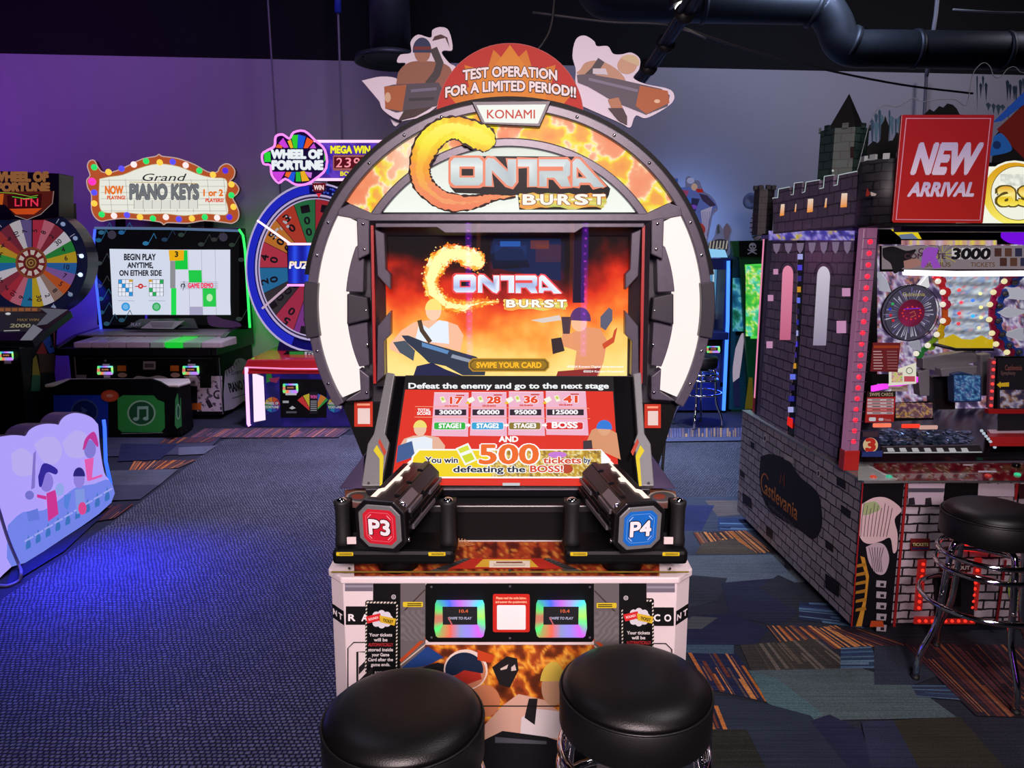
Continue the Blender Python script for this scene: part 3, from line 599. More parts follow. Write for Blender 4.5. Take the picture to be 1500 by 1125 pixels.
C_path = [(632, 235, 12), (600, 222, 66), (550, 200, 84), (460, 160, 84), (375, 130, 72), (285, 140, 76), (205, 195, 82), (150, 275, 78), (118, 385, 66), (122, 460, 62), (148, 525, 62), (215, 588, 56), (305, 634, 56), (440, 645, 44), (540, 626, 32), (620, 604, 20), (775, 597, 1)]
def c_band(A, grow, amp, seed, col):
    pts = smooth(C_path, 6); rnd = random.Random(seed); a = []; b = []
    for i, p in enumerate(pts):
        q0, q1 = pts[max(0, i - 1)], pts[min(len(pts) - 1, i + 1)]; dx, dy = q1.x - q0.x, q1.y - q0.y; L = math.hypot(dx, dy) or 1; nx, ny = -dy / L, dx / L
        g1, g2 = (max(1, p.z + grow) + rnd.uniform(-amp, amp) for _ in (0, 1)); a.append((p.x + nx * g1, p.y + ny * g1)); b.append((p.x - nx * g2, p.y - ny * g2))
    m = [((x0 + x1) / 2, (y0 + y1) / 2) for (x0, y0), (x1, y1) in zip(a, b)]
    A.quads(a, m, col); A.k -= 1; A.quads(m, b, col)
def jag(pts, k, amp, seed):
    rnd = random.Random(seed); o = []
    for i, p in enumerate(pts):
        q = pts[(i + 1) % len(pts)]
        for j in range(k):
            t = j / k; o.append((p[0] + (q[0] - p[0]) * t + rnd.uniform(-amp, amp), p[1] + (q[1] - p[1]) * t + rnd.uniform(-amp, amp)))
    return o
O_ = rrect(330, 335, 550, 525, 26); O_h = [(390, 395), (390, 470), (495, 470), (495, 395)]
LET = [[(568, 528), (568, 355), (585, 335), (625, 340), (720, 430), (720, 345), (778, 345), (778, 500), (752, 535), (716, 522), (612, 420), (612, 528)],
       [(790, 345), (922, 345), (922, 530), (868, 530), (868, 395), (790, 395)],
       [(935, 345), (1130, 345), (1148, 365), (1148, 450), (1128, 468), (1152, 532), (1090, 532), (1040, 472), (988, 472), (988, 532), (937, 532), (937, 425), (1100, 425), (1100, 395), (935, 395)],
       [(1165, 530), (1165, 365), (1188, 340), (1215, 345), (1388, 537), (1310, 537), (1285, 505), (1215, 505), (1205, 530)]]
def silver(x, y): return ramp((y - 335) / 200, [(0, 'c9d2d6'), (.35, 'e8efec'), (.5, 'aebac2'), (.75, 'd6dfdc'), (1, 'b4c0c4')])
def silver_blue(x, y): return ramp((y - 335) / 200, [(0, 'f4f6ff'), (.4, 'c8d4f0'), (.5, '7f8fc0'), (.75, 'b8c8ea'), (1, 'e4ecff')])
def onl(A, face, edge='f08a6c', black=True):
    HB = [(322, 345), (345, 322), (560, 322), (1150, 325), (1220, 328), (1425, 545), (1415, 590), (1390, 640), (1360, 690), (800, 690), (790, 590), (360, 575), (322, 530)]
    if black: A.poly(HB, '0c0a0a')
    for l in [O_] + LET: A.line(l, 34, edge, True)
    for l in [O_] + LET: A.poly(l, edge)
    A.band(440, 430, 84, 112, 0, 360, edge, 4)
    for l in LET: A.poly(l, face)
    A.polys([[(330, 361), (356, 335), (524, 335), (550, 361), (550, 395), (330, 395)], [(330, 395), (390, 395), (390, 470), (330, 470)], [(495, 395), (550, 395), (550, 470), (495, 470)], [(330, 470), (550, 470), (550, 499), (524, 525), (356, 525), (330, 499)]], face)
    A.poly([(390, 395), (495, 395), (495, 470), (390, 470)], edge); A.poly([(405, 411), (484, 411), (484, 457), (405, 457)], '140c0c')
    A.poly([(1192, 395), (1262, 475), (1192, 475)], edge); A.poly([(1204, 430), (1236, 466), (1204, 466)], '140c0c')
def burst(A, lit):
    A.poly(jag([(800, 580), (1380, 585), (1400, 630), (1370, 680), (800, 680)], 12, 9, 3), lambda x, y: ramp(nz(x, y, .02, 8), [(0, 'e07030'), (.45, 'f0a040'), (.55, 'fbe070'), (.65, 'b8d060'), (1, 'e89040')]))
    for i, ch in enumerate('BURST'): A.text(ch, 868 + i * 119, 655, 66, 'fff6ea', 78, .045, out=('8a4028', .085))
    for i in range(4): A.rect(915 + i * 119, 616, 940 + i * 119, 628, 'fff0dc')
def flame_c(A, pal, edge, seed):
    A.poly(jag(C_out, 3, 9, seed), edge) if edge else None
    c = (330, 390)
    B = [(c[0] + (x - c[0]) * 1.0, c[1] + (y - c[1]) * 1.0) for x, y in C_out]
    A.line(jag(C_out, 3, 8, seed), 16, edge, True) if edge else None
    A.poly(jag(C_out, 4, 5, seed + 1), pal)
A.T = (560 + .24667 * (245 - .614 * 45), 330 + .24667 * (120 - .614 * 55), .24667 * .614, .24667 * .614)
sc_pal = lambda x, y: ramp(nz(x, y, .012, 2) + (300 - y) * .0004, [(0, 'e86018'), (.4, 'f89828'), (.52, 'ffd850'), (.62, 'fff6b0'), (1, 'fffce0')])
c_band(A, 14, 14, 5, 'e86a1c'); c_band(A, 0, 12, 6, sc_pal); c_band(A, -26, 8, 7, 'fff4a8')
for i in range(220):
    q = C_out[i % len(C_out)]; r_ = random.Random(i); x, y = q[0] + r_.uniform(-26, 26), q[1] + r_.uniform(-26, 26); z_ = r_.uniform(3, 13); A.poly([(x - z_, y + z_ * .3), (x, y - z_), (x + z_ * .8, y + z_ * .5)], r_.choice(('ffd050', 'ffb030', 'fff0a0', 'f07a20'))); A.k -= .9
A.T = (560 + .24667 * (420 - .6045 * 322), 330 + .24667 * (285 - .5556 * 322), .24667 * .6045, .24667 * .5556)
onl(A, silver_blue, 'e84848', False)
A.T = (560 + .24667 * (715 - .63 * 790), 330 + .24667 * (440 - .63 * 585), .24667 * .63, .24667 * .63)
burst(A, 1); A.crop(560, 330, .24667)
# plain faceless figures with a generic rifle
A.poly([(50, 700), (120, 620), (190, 575), (280, 560), (380, 565), (450, 590), (485, 650), (465, 745), (380, 720), (200, 720), (110, 760), (50, 730)], 'f0b898'); A.poly([(225, 575), (280, 610), (340, 560), (395, 570), (400, 700), (300, 690), (200, 680)], 'dfe8f4')
A.ell(308, 505, 46, 'f4c8a8', 58); A.poly(arc(308, 500, 50, 0, 180, 14, 66), 'f8dc78'); A.line([(225, 560), (240, 620), (290, 690)], 26, '4a3828')
A.poly([(120, 650), (160, 650), (260, 690), (400, 730), (560, 775), (620, 830), (610, 885), (480, 885), (380, 830), (280, 810), (240, 770), (150, 690)], '2a3448'); A.poly([(240, 690), (400, 740), (390, 760), (240, 715)], '5a86b8'); A.poly([(70, 690), (140, 680), (200, 740), (190, 800), (110, 750)], '46505e'); A.poly([(210, 830), (300, 810), (380, 850), (480, 888), (190, 888)], '1c2048'); A.poly([(420, 760), (560, 800), (560, 820), (410, 780)], '8a94a8')
A.poly([(1070, 600), (1110, 640), (1200, 600), (1290, 610), (1330, 680), (1310, 800), (1280, 888), (1130, 888), (1150, 740), (1060, 710)], 'e09468'); A.ell(1165, 575, 46, 'f0b890', 52); A.poly(arc(1172, 560, 62, -5, 180, 14, 76), '54306c'); A.poly([(1060, 540), (1120, 540), (1110, 640), (1070, 640)], '4a3440'); A.poly([(1000, 670), (1060, 660), (1080, 740), (1010, 760)], '33262a'); A.poly([(880, 560), (1050, 530), (1060, 560), (950, 575)], 'd8c8c0'); A.poly([(1290, 540), (1340, 485), (1360, 500), (1360, 560), (1320, 620), (1290, 600)], '5a5a70'); A.poly([(1300, 700), (1360, 660), (1370, 620), (1390, 600), (1370, 690), (1310, 730)], 'c84a28')
A.poly([(1040, 860), (1290, 840), (1270, 888), (1030, 888)], '8a2828')
A.poly(cham(515, 783, 990, 862, 24), 'b88828'); A.poly(cham(522, 790, 983, 855, 20), '6a5018'); A.poly(cham(530, 797, 975, 848, 18), '94701c'); A.text('SWIPE YOUR CARD', 752, 838, 30, 'ffb820', 380, .04)
A.text('©2024 Konami Digital Entertainment', 1260, 838, 12, 'f8f8f8', 330, .02); A.text('©2024 Konami Amusement', 1310, 866, 12, 'f8f8f8', 240, .02)
A.build('main_screen', LIT(1.15, .08), gc, label='lit main screen with burning title')
mb = MB(); mb.px([(541, 326), (953, 326), (948, 552), (546, 552)], RY - .026, .004); mb.build('clear_pane', GLASS('screen_acrylic', rough=.015), gc, label='clear acrylic pane in front of the screen')
# --- lit title fan
A = ArtY(RY + .03)
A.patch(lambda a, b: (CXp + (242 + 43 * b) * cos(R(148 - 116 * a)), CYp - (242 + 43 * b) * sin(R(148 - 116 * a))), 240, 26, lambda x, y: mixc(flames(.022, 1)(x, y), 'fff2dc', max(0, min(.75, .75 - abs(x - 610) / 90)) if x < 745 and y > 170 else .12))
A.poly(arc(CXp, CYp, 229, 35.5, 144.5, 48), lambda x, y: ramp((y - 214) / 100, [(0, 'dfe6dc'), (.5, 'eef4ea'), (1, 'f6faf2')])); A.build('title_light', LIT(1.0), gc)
mb = MB(); mb.px(ring(229, 242, 32, 148, 60), RY + .005, .05); mb.build('inner_arch', GRY, gc, .004)
mb = MB(); mb.px([(496, 306), (512, 298), (546, 313), (946, 313), (980, 297), (997, 304), (1000, 316), (955, 324), (540, 324), (494, 316)], RY - .005, .07); mb.build('title_sill', GRY, gc, .003)
A = ArtY(RY - .02); A.crop(590, 160, .21333)
c_band(A, 12, 5, 11, '2a0c04'); c_band(A, 0, 7, 12, lambda x, y: ramp((y - 60) / 620 + (nz(x, y, .01, 5) - .5) * .35, [(0, 'f7a820'), (.12, 'f6ee3a'), (.3, 'f4d820'), (.5, 'f5a02c'), (.75, 'f39060'), (1, 'f0825a')]))
c_band(A, -40, 8, 14, lambda x, y: ramp((y - 60) / 620, [(0, 'fbf470'), (.3, 'f8e83a'), (.5, 'f8b838'), (1, 'f49a70')]))
onl(A, silver); burst(A, 1)
A.build('title_logo', LIT(1.0), gc, label='lit burning title lettering')
mb = MB(); mb.px([(690, 148), (808, 147), (791, 186), (706, 182)], RY - .012, .05); kp = mb.build('maker_plate', GRYD, gc, .003)
A = ArtY(RY - .0125); A.poly([(698, 154), (800, 153), (788, 181), (710, 179)], 'eef2ea'); A.text('KONAMI', 748.5, 173.5, 12.5, 'c8321e', 70, .012); A.build('plate_face', LIT(1.0), kp)
# --- rear stand and red placards
mb = MB(); mb.px([(500, 590), (992, 592), (962, 690), (540, 690)], RY + .06, .4); mb.build('stand', BLK, gc)
for x0, y0, x1, y1 in ((519, 588, 546, 625), (944, 592, 968, 627)):
    A = ArtY(RY + .055); A.rect(x0, y0, x1, y1, 'b8321e'); A.rect(x0 + 5, y0 + 10, x1 - 4, y1 - 4, 'd8cfc8'); A.rect(x0 + 4, y0 + 3, x1 - 4, y0 + 6, 'e8a080'); A.build('placard', PRINT(), gc)
tube_thing('power_cable', 'black cable hanging behind the right side of the gun cabinet', 'cable', smooth([P(983, 590, 2.95), P(975, 612, 2.95), P(973, 650, 2.95), P(970, 690, 2.95)]), .006, cb, 6)

# --- guns
def gun(m_, f0, b0, col, cold, txt):
    g_ = bpy.data.objects.new('mounted_cannon', None); COL.objects.link(g_); g_.parent = gc; f0, b0 = V(f0), V(b0)
    g_.location = f0 - world_org(gc); ORG[g_.name] = f0; g_['label'] = 'black octagonal cannon with %s badge %s' % (cold, txt)
    e = (b0 - f0).normalized(); s = V((e.y, -e.x, 0)).normalized() * m_; u = (s.cross(e) * m_).normalized(); L = (b0 - f0).length
    pt = lambda t, a, b: f0 + e * t + s * a + u * b
    def oct_(t, k, ch=.03, w_=.073, h_=.075): return [pt(t, a * k, b * k) for a, b in ((-w_ + ch, h_), (w_ - ch, h_), (w_, h_ - ch), (w_, -h_ + ch), (w_ - ch, -h_), (-w_ + ch, -h_), (-w_, -h_ + ch), (-w_, h_ - ch))]
    gm = M('gun_black', '17161a', .28, .35, bump=.08, bscale=300); ge = M('gun_edge', '66626a', .3, .3)
    mb = MB(); mb.hexa(oct_(.02, .88), oct_(L, .88)); mb.build('barrel', gm, g_, .003)
    mb = MB(); mb.hexa(oct_(0, 1.0), oct_(.028, 1.0)); mb.build('end_plate', gm, g_, .004)
    mb = MB(); mb.hexa(oct_(-.004, .84), oct_(.001, .84)); mb.build('badge_ring', SIL, g_, .003)
    A = Art(lambda x, y: pt(-.0045, x * m_, -y), -e); A.poly(cham(-.048, -.051, .048, .051, .016), col); A.line(cham(-.039, -.042, .039, .042, .013), .0012, mixc(col, 'ffffff', .35), True)
    for a, b in ((-1, -1), (1, -1), (1, 1), (-1, 1)): A.line([(a * .034, b * .024), (a * .023, b * .036)], .002, mixc(col, 'ffffff', .6))
    A.text(txt, 0, .021, .042, 'e6dade', .058, .035, out=('101014', .075)); A.build('badge', attr_mat('badge_print', None, .3, .3), g_, label='%s badge' % cold)
    # raised armour slabs with grooves on the inner face, top face and shoulders
    for i, (t0, t1, b) in enumerate(((.05, .15, .03), (.17, .30, .034), (.06, .2, .012), (.22, .33, .014), (.04, .12, -.006), (.14, .32, -.008), (.07, .26, -.028), (.27, .34, -.026))):
        mb = MB(); c = pt((t0 + t1) / 2, .0675, b); mb.obox(c, e * (t1 - t0) / 2, u * .0075, s * .004); mb.build('armour_slab', ge if i % 3 == 0 else gm, g_, .0015)
    for i, (t0, t1, b) in enumerate(((.05, .16, .02), (.18, .32, .005), (.06, .30, -.02))):
        mb = MB(); c = pt((t0 + t1) / 2, -.0675, b); mb.obox(c, e * (t1 - t0) / 2, u * .009, s * .004); mb.build('armour_slab', gm, g_, .0015)
    for t0, t1, a in ((.06, .14, .03), (.16, .24, .028), (.26, .33, .026), (.1, .3, -.033)):
        mb = MB(); c = pt((t0 + t1) / 2, a, .0685); mb.obox(c, e * (t1 - t0) / 2, s * .009, u * .003); mb.build('armour_slab', gm, g_, .0015)
    mb = MB(); sh = (s + u).normalized(); mb.obox(pt(.075, .058, .058), e * .045, (s - u).normalized() * .014, sh * .006); mb.build('shoulder_block', ge, g_, .003)
    mb = MB(); c = pt(.029, .057, .057); mb.lathe([(.009, 0), (.009, .006), (.005, .004), (0, .004)], c, -e + sh * .4, 12); mb.build('socket', CHR, g_)
    strip = [(.03, -.032), (.03, -.020), (.08, -.020), (.09, -.012), (.165, -.012), (.17, .002), (.19, .002), (.195, -.012), (.25, -.014), (.255, -.004), (.272, -.004), (.277, -.015), (L, -.016), (L, -.025), (.27, -.025), (.18, -.021), (.1, -.022), (.09, -.032)]
    mb = MB(); mb.prism([pt(t, -.006 - a * 0 + a, .0665) for t, a in strip], u * .0045); mb.build('light_strip', EM('ffe2d4', 1.25), g_)
    for a in (-.045, .045):
        mb = MB(); mb.lathe([(.006, 0), (.006, .004), (.003, .006)], pt(.015, .073 if a > 0 else -.073, -.04), s if a > 0 else -s, 10); mb.build('bolt', CHR, g_)
    # yoke, pedestal and grips
    mb = MB(); c = V((f0.x + m_ * .026, 1.99, .898)); mb.box(c.x - .174, c.x + .174, c.y - .06, c.y + .09, c.z - .034, c.z + .01); mb.build('yoke_base', BLK, g_, .012)
    mb = MB(); mb.cyl((c.x, c.y + .03, .82), (c.x, c.y + .03, .88), .06, 28); mb.build('pedestal', BLK, g_)
    for k in (-1, 1):
        x = c.x + k * .152
        mb = MB(); mb.lathe([(.022, .9 - 1), (.0235, -.08), (.0205, -.06), (.0205, .01), (.0235, .03), (.0235, .036), (.018, .038)], (x, 1.985, 1.0), (0, 0, 1), 24); mb.build('grip', RUB, g_)
        mb = MB(); mb.ball((x, 1.985, 1.036), .0155, 16, (1, 1, .7)); mb.build('grip_cap', CHR, g_)
        mb = MB(); mb.box(x - .02 if k < 0 else x - .012, x + .012 if k < 0 else x + .02, 2.0, 2.07, .9, 1.02); mb.build('yoke_arm', BLK, g_, .006)
        A = ArtUV((x - .016 - k * .022, 1.929, .904), (1, 0, 0), (0, 0, -1)); A.poly(rrect(-.014, 0, .034, .011, .002), 'c8b020'); A.line([(-.006, .004), (.03, .004)], .0018, '403810'); A.line([(-.006, .0075), (.03, .0075)], .0018, '403810'); A.build('warning_sticker', PRINT(), g_)
    mb = MB(); mb.obox((c.x - m_ * .12, 1.95, .93), (.013, 0, 0), (0, .002, .001), (0, 0, .009)); mb.build('tag', M('paper_white', 'd8c8c8', .6), g_)
gun(1, P(557, 771, 1.89), P(616, 706, 2.21), 'b81e30', 'red', 'P3')
gun(-1, P(937, 773, 1.89), P(880, 707, 2.21), '1a62b8', 'blue', 'P4')

# --- front of the body
A = ArtY(FY - .0008); A.crop(480, 840, .2134)
mp = lambda x: 2 * 746.5 - x                                   # (mirror in photo pixels)
def both(fn):
    A.crop(480, 840, .2134); fn(); A.T = (2 * 746.5 - 480, 840, -.2134, .2134); fn(); A.crop(480, 840, .2134)
def left_side():
    A.rect(118, 62, 310, 122, '6a6672'); A.rect(118, 80, 310, 95, '8a8694'); A.poly([(125, 225), (312, 225), (312, 352), (125, 352)], '0e0e10')
    A.rect(312, 60, 500, 1400, '0c0c0e'); A.rect(500, 60, 672, 1400, '5f5a5c'); A.line([(510, 270), (668, 110)], 9, '3a2c2a'); A.line([(500, 600), (672, 440)], 22, 'a84420'); A.line([(500, 625), (690, 470)], 8, 'c8b8a8')
    A.grid(503, 250, 668, 460, 8, 10, lambda x, y: mixc('5a5658', '6c686a', (int(x / 18) + int(y / 18)) % 2))
    A.line([(310, 470), (180, 470), (140, 510), (140, 1300)], 8, '2c2628'); A.line([(310, 535), (205, 535), (205, 1300)], 14, '1c1a1c')
    for i in range(4): A.poly([(215, 640 + i * 90), (310, 545 + i * 90), (310, 590 + i * 90), (215, 690 + i * 90)], '1c1a1c')
    A.poly(rrect(518, 190, 655, 225, 6), 'c8b428'); A.line([(548, 202), (645, 202)], 7, '3a3410'); A.line([(548, 214), (645, 214)], 7, '3a3410')
    A.ell(455, 155, 16, 'b0aeb0'); A.ell(455, 155, 10, '4a484a'); A.ell(455, 155, 5, 'b0aeb0')
both(left_side)
A.text('R', 172, 310, 44, 'e8e0e2', 44, .03); A.text('A', 262, 310, 44, 'e8e0e2', 44, .03)
A.text('C', (961 - 480) / .2134, 310, 44, 'e8e0e2', 40, .03); A.text('O', (976.5 - 480) / .2134, 310, 44, 'e8e0e2', 44, .03)
# lower artwork: generic burst of colour shapes with two faceless figures
A.grid(672, 470, 1826, 1400, 90, 60, flames(.008, 12, [(0, '30180c'), (.38, '6a2c12'), (.47, 'b85c1c'), (.54, 'd88a24'), (.6, 'e8b448'), (.68, 'a8481c'), (1, '4a2010')]))
A.poly([(500, 640), (690, 480), (800, 555), (690, 610)], '1c3c78'); A.poly([(690, 610), (760, 590), (880, 620), (800, 700), (620, 640)], '17181c')
A.ell(950, 640, 150, 'd8c8bc', 140); A.ell(950, 650, 138, 'b87858', 120); A.poly(arc(940, 640, 130, -10, 200, 18, 120), '14243c'); A.ell(1080, 850, 105, 'c07a54', 110); A.poly([(840, 700), (940, 640), (1050, 660), (1060, 700), (900, 760)], 'a02c20')
A.poly([(1130, 620), (1230, 545), (1300, 560), (1310, 640), (1250, 760), (1180, 740)], '1c1a1c'); A.poly([(1185, 630), (1240, 600), (1230, 630), (1190, 640)], 'c8b8b0'); A.poly([(1260, 620), (1285, 600), (1295, 640), (1260, 645)], 'c8b8b0'); A.poly([(1030, 500), (1150, 540), (1120, 590), (1030, 570)], 'b8401c')
A.poly([(1080, 1010), (1200, 880), (1310, 800), (1480, 840), (1560, 900), (1700, 1010), (1700, 1150), (1080, 1150)], 'c8a08c'); A.poly([(1330, 960), (1420, 900), (1600, 920), (1640, 1100), (1320, 1100)], 'd0c8c8'); A.ell(1545, 760, 80, 'b89070', 120); A.poly(arc(1545, 740, 90, 10, 170, 14, 160), 'c8b048'); A.poly([(1380, 830), (1440, 830), (1420, 1010), (1350, 960)], '1c1a1c')
A.poly([(1060, 1120), (1200, 1050), (1500, 1090), (1840, 1200), (1840, 1400), (1060, 1400)], '15161a'); A.poly([(1150, 1090), (1500, 1120), (1500, 1140), (1150, 1130)], '4a4c54'); A.line([(672, 880), (1826, 880)], 8, '140c0a'); A.poly([(672, 1250), (900, 1120), (1060, 1200), (1040, 1400), (672, 1400)], '9a4a1c'); A.poly([(860, 1240), (1010, 1200), (1080, 1330), (900, 1400)], 'c8822c')
A.build('front_artwork', PRINT(), gc)
for xa, xb, ya, yb, t1, t2 in ((XL, FL, FY + .05, FY, 'N', 'T'), (FR, XR, FY, FY + .05, 'N', 'T')):
    u_ = V((xb - xa, yb - ya, 0)); L_ = u_.length; A = ArtUV((xa, ya, .8), u_ / L_, (0, 0, -1)); A.k = 2
    zb0, zb1, zg0, zg1 = .8 - P(500, 893, 1.96).z, .8 - P(500, 914, 1.96).z, .8 - P(500, 855, 1.96).z, .8 - P(500, 866, 1.96).z
    A.rect(.0005, zb0, L_ - .0005, zb1, '0e0e10'); A.text(t1, L_ * .25, (zb0 + zb1) / 2 + .009, .018, 'e8e0e2', L_ * .3, .03); A.text(t2, L_ * .72, (zb0 + zb1) / 2 + .009, .018, 'e8e0e2', L_ * .3, .03); A.build('corner_artwork', PRINT(), gc)
mb = MB(); mb.px(cham(623, 853, 872, 941, 5), FY - .006, .012); rp = mb.build('reader_panel', BLK, gc, .002)
for x, y in ((632, 860), (747, 859), (864, 860), (632, 934), (747, 935), (864, 934)):
    mb = MB(); mb.lathe([(.004, 0), (.003, .002)], P(x, y, FY - .006), (0, -1, 0), 8); mb.build('screw', GRY, rp)
A = ArtY(FY - .0066); A.poly(rrect(722, 870, 776, 926, 3), 'b8241c'); A.text('Please read the code below,', 749, 877.5, 3.4, 'f0c8a0', 44, .02); A.text('and answer the questionnaire.', 749, 883, 3.4, 'f0c8a0', 46, .02); A.poly(rrect(728, 886, 770, 922, 2), 'e8e0e0'); A.build('code_placard', PRINT(), gc)
def rainbow(cx, cy, seed):
    pal = ['ff3048', '40ff60', '3060ff', 'ff60e0', '40e8ff', 'c8ff50', '50ff90', 'e050ff', '60a0ff', 'ff5030', '40ff70']
    def f(x, y):
        a = (math.atan2(y - cy, (x - cx) * .7) / (2 * pi) + .5) * len(pal); i = int(a); return mixc(mixc(pal[i % 11], pal[(i + 1) % 11], a - i), 'ffffff', .1)
    return f
def reader(x0, x1, y0, y1, Y, parent, dep=.022, txt=True):
    """swipe reader: moulded shell of glowing plastic around a dark display"""
    cx, cy = (x0 + x1) / 2, (y0 + y1) / 2; w_, h_ = (x1 - x0) / 2, (y1 - y0) / 2; f = rainbow(cx, cy, 0)
    sh = lambda k, d: [P(cx + a * w_ * k, cy + b * h_ * k, Y - d) for a, b in ((-.9, -1), (.9, -1), (.96, -.8), (1, .5), (.93, .92), (.85, 1), (-.85, 1), (-.93, .92), (-1, .5), (-.96, -.8))]
    px_ = lambda k: [(cx + a * w_ * k, cy + b * h_ * k) for a, b in ((-.9, -1), (.9, -1), (.96, -.8), (1, .5), (.93, .92), (.85, 1), (-.85, 1), (-.93, .92), (-1, .5), (-.96, -.8))]
    mb = MB(); a, b, c = sh(1, 0), sh(.97, dep * .7), sh(.86, dep); n = 10; vs = []; col = []; fs = []
    m4 = [(0, a, 1), (1, b, .97), (2, c, .86)]
    # subdivide the outline so that the glow changes colour around it
    rings = []
    for k, pts, kk in m4:
        q = px_(kk); r = []; rc = []
        for i in range(n):
            for j in range(4):
                t = j / 4; r.append(pts[i].lerp(pts[(i + 1) % n], t)); rc.append(lin(f(q[i][0] + (q[(i + 1) % n][0] - q[i][0]) * t, q[i][1] + (q[(i + 1) % n][1] - q[i][1]) * t)))
        rings.append(r); vs += r; col += rc
    d0 = [(cx - w_ * .68, cy - h_ * .62), (cx + w_ * .68, cy - h_ * .62), (cx + w_ * .68, cy + h_ * .34), (cx - w_ * .68, cy + h_ * .34)]; r = []; N_ = 40
    for i in range(N_):
        p = rings[2][i]; q = P(*d0[0], Y - dep); x = min(max(p.x, P(*d0[0], Y - dep).x), P(*d0[1], Y - dep).x); z = min(max(p.z, P(*d0[2], Y - dep).z), P(*d0[0], Y - dep).z); r.append(V((x, Y - dep + .003, z)))
    vs += r; col += col[2 * N_:3 * N_]
    for k in range(3): fs += [[k * N_ + i, k * N_ + (i + 1) % N_, (k + 1) * N_ + (i + 1) % N_, (k + 1) * N_ + i] for i in range(N_)]
    mb.add(vs, fs, col); sh_ = mb.build('card_reader', LIT(1.1), parent, label='card reader glowing in rainbow colours')
    A = ArtY(Y - dep + .004); A.rect(cx - w_ * .72, cy - h_ * .66, cx + w_ * .72, cy + h_ * .38, '16161c')
    if txt:
        A.text('10.4', cx + w_ * .15, cy - h_ * .34, h_ * .16, 'f06a40', w_ * .34, .03); A.text('SWIPE TO PLAY', cx, cy + h_ * .02, h_ * .13, 'c8c0e0', w_ * .9, .03, shear=.2); A.line([(cx - w_ * .45, cy - h_ * .1), (cx - w_ * .3, cy + h_ * .3)], w_ * .05, 'e06a70')
    else: A.text('SWIPE', cx, cy, h_ * .3, 'e08a50', w_ * .8, .03)
    A.build('reader_display', LIT(.8), sh_)
    return sh_
reader(636, 711, 879, 934, FY - .006, gc); reader(784, 860, 879, 934, FY - .006, gc)
# --- hanging ticket notices
for x0, y0, x1, y1, full in ((535, 880, 584, 988, True), (909, 877, 958, 985, True)):
    Yn = FY - .004; mb = MB(); mb.px(cham(x0, y0, x1, y1, 2), Yn, .003); nt_ = mb.build('ticket_notice', BLK, gc)
    A = ArtY(Yn - .0004); k_ = (x1 - x0) / 49
    for i in range(9): A.poly([(x0 + 3 + i * 5, y0 + 1), (x0 + 6 + i * 5, y0 + 1), (x0 + 4.5 + i * 5, y0 + 3.6), (x0 + 1.5 + i * 5, y0 + 3.6)], 'c8c4b8')
    for i in range(20): A.poly([(x0 + 1, y0 + 6 + i * 5), (x0 + 3.2, y0 + 4.6 + i * 5), (x0 + 3.2, y0 + 7 + i * 5), (x0 + 1, y0 + 8.6 + i * 5)], 'c8c4b8'); A.poly([(x1 - 3.2, y0 + 6 + i * 5), (x1 - 1, y0 + 4.6 + i * 5), (x1 - 1, y0 + 7 + i * 5), (x1 - 3.2, y0 + 8.6 + i * 5)], 'c8c4b8')
    cx_ = (x0 + x1) / 2
    for a in range(0, 360, 45): A.ell(cx_ + 1 + 11 * cos(R(a)), y0 + 23 + 8 * sin(R(a)), 5.5, 'c8c8d0')
    A.poly([(cx_ - 22, y0 + 19), (cx_ - 1, y0 + 14), (cx_ + 1, y0 + 24), (cx_ - 19, y0 + 29)], 'c02428'); A.poly([(cx_ - 2, y0 + 17), (cx_ + 22, y0 + 22), (cx_ + 20, y0 + 32), (cx_ - 1, y0 + 27)], 'c8a828'); A.text('ROUND1', cx_ - 10.5, y0 + 23, 3.2, 'f0d0d0', 14, .03, rot=13); A.text('TICKET', cx_ + 10, y0 + 27, 4, '2a2410', 15, .04, rot=-12)
    for i, t in enumerate(('Your tickets', 'will be', 'AUTOMATICALLY', 'stored inside', 'your Game', 'Card after the', 'game ends.')): A.text(t, cx_, y0 + 47 + i * 7, 4.4, 'a02c30' if i == 2 else 'c8c4c4', min(36, len(t) * 2.75), .03)
    A.text('ROUND1', cx_, y0 + 100, 3.4, 'b0acac', 16, .02); A.build('notice_print', PRINT(), nt_)
# --- topper
mb = MB(); mb.px(arc(747, 171, 108, -3, 183, 48), RY + .1, .012); tp = mb.build('topper_sign', M('topper_red', 'a8201a', .5), gc, label='red half-round top sign with orange burst')
A = ArtY(RY + .0992); A.poly(arc(747, 171, 107, -3, 183, 48), 'b82418')
st = []
for i, a in enumerate(range(-8, 189, 14)): st.append((747 + (100 if i % 2 == 0 else 72) * cos(R(a)), 168 - (98 if i % 2 == 0 else 72) * sin(R(a))))
A.poly([(660, 182)] + st[::-1] + [(835, 182)], 'd07a1c'); A.poly([(690, 182), (700, 110), (722, 100), (747, 66), (772, 100), (795, 110), (806, 182)], 'd8861e')
A.text('TEST OPERATION', 747, 112, 14, 'efe6e6', 137, .04, out=('1c1014', .1), bend=.0012); A.text('FOR A LIMITED PERIOD!!', 748, 133, 14, 'efe6e6', 190, .04, out=('1c1014', .1), bend=.0011)
A.ell(748, 136 + 8, 2.2, '8a7a6a'); A.build('topper_print', PRINT(), tp)
def cutout(outline, draw, lab):
    mb = MB(); T = (530, 30, .31333)
    mb.px([(x * T[2] + T[0], y * T[2] + T[1]) for x, y in outline], RY + .12, .01); o = mb.build('topper_cutout', M('cutout_white', 'cfc6d6', .5, var=.03), gc, label=lab)
    A = ArtY(RY + .1192); A.crop(*T); draw(A); A.build('cutout_print', PRINT(), o)
def sm2(pts, k=4): return [(p.x, p.y) for p in smooth([(x, y, 0) for x, y in pts + pts[:1]], k)][:-1]
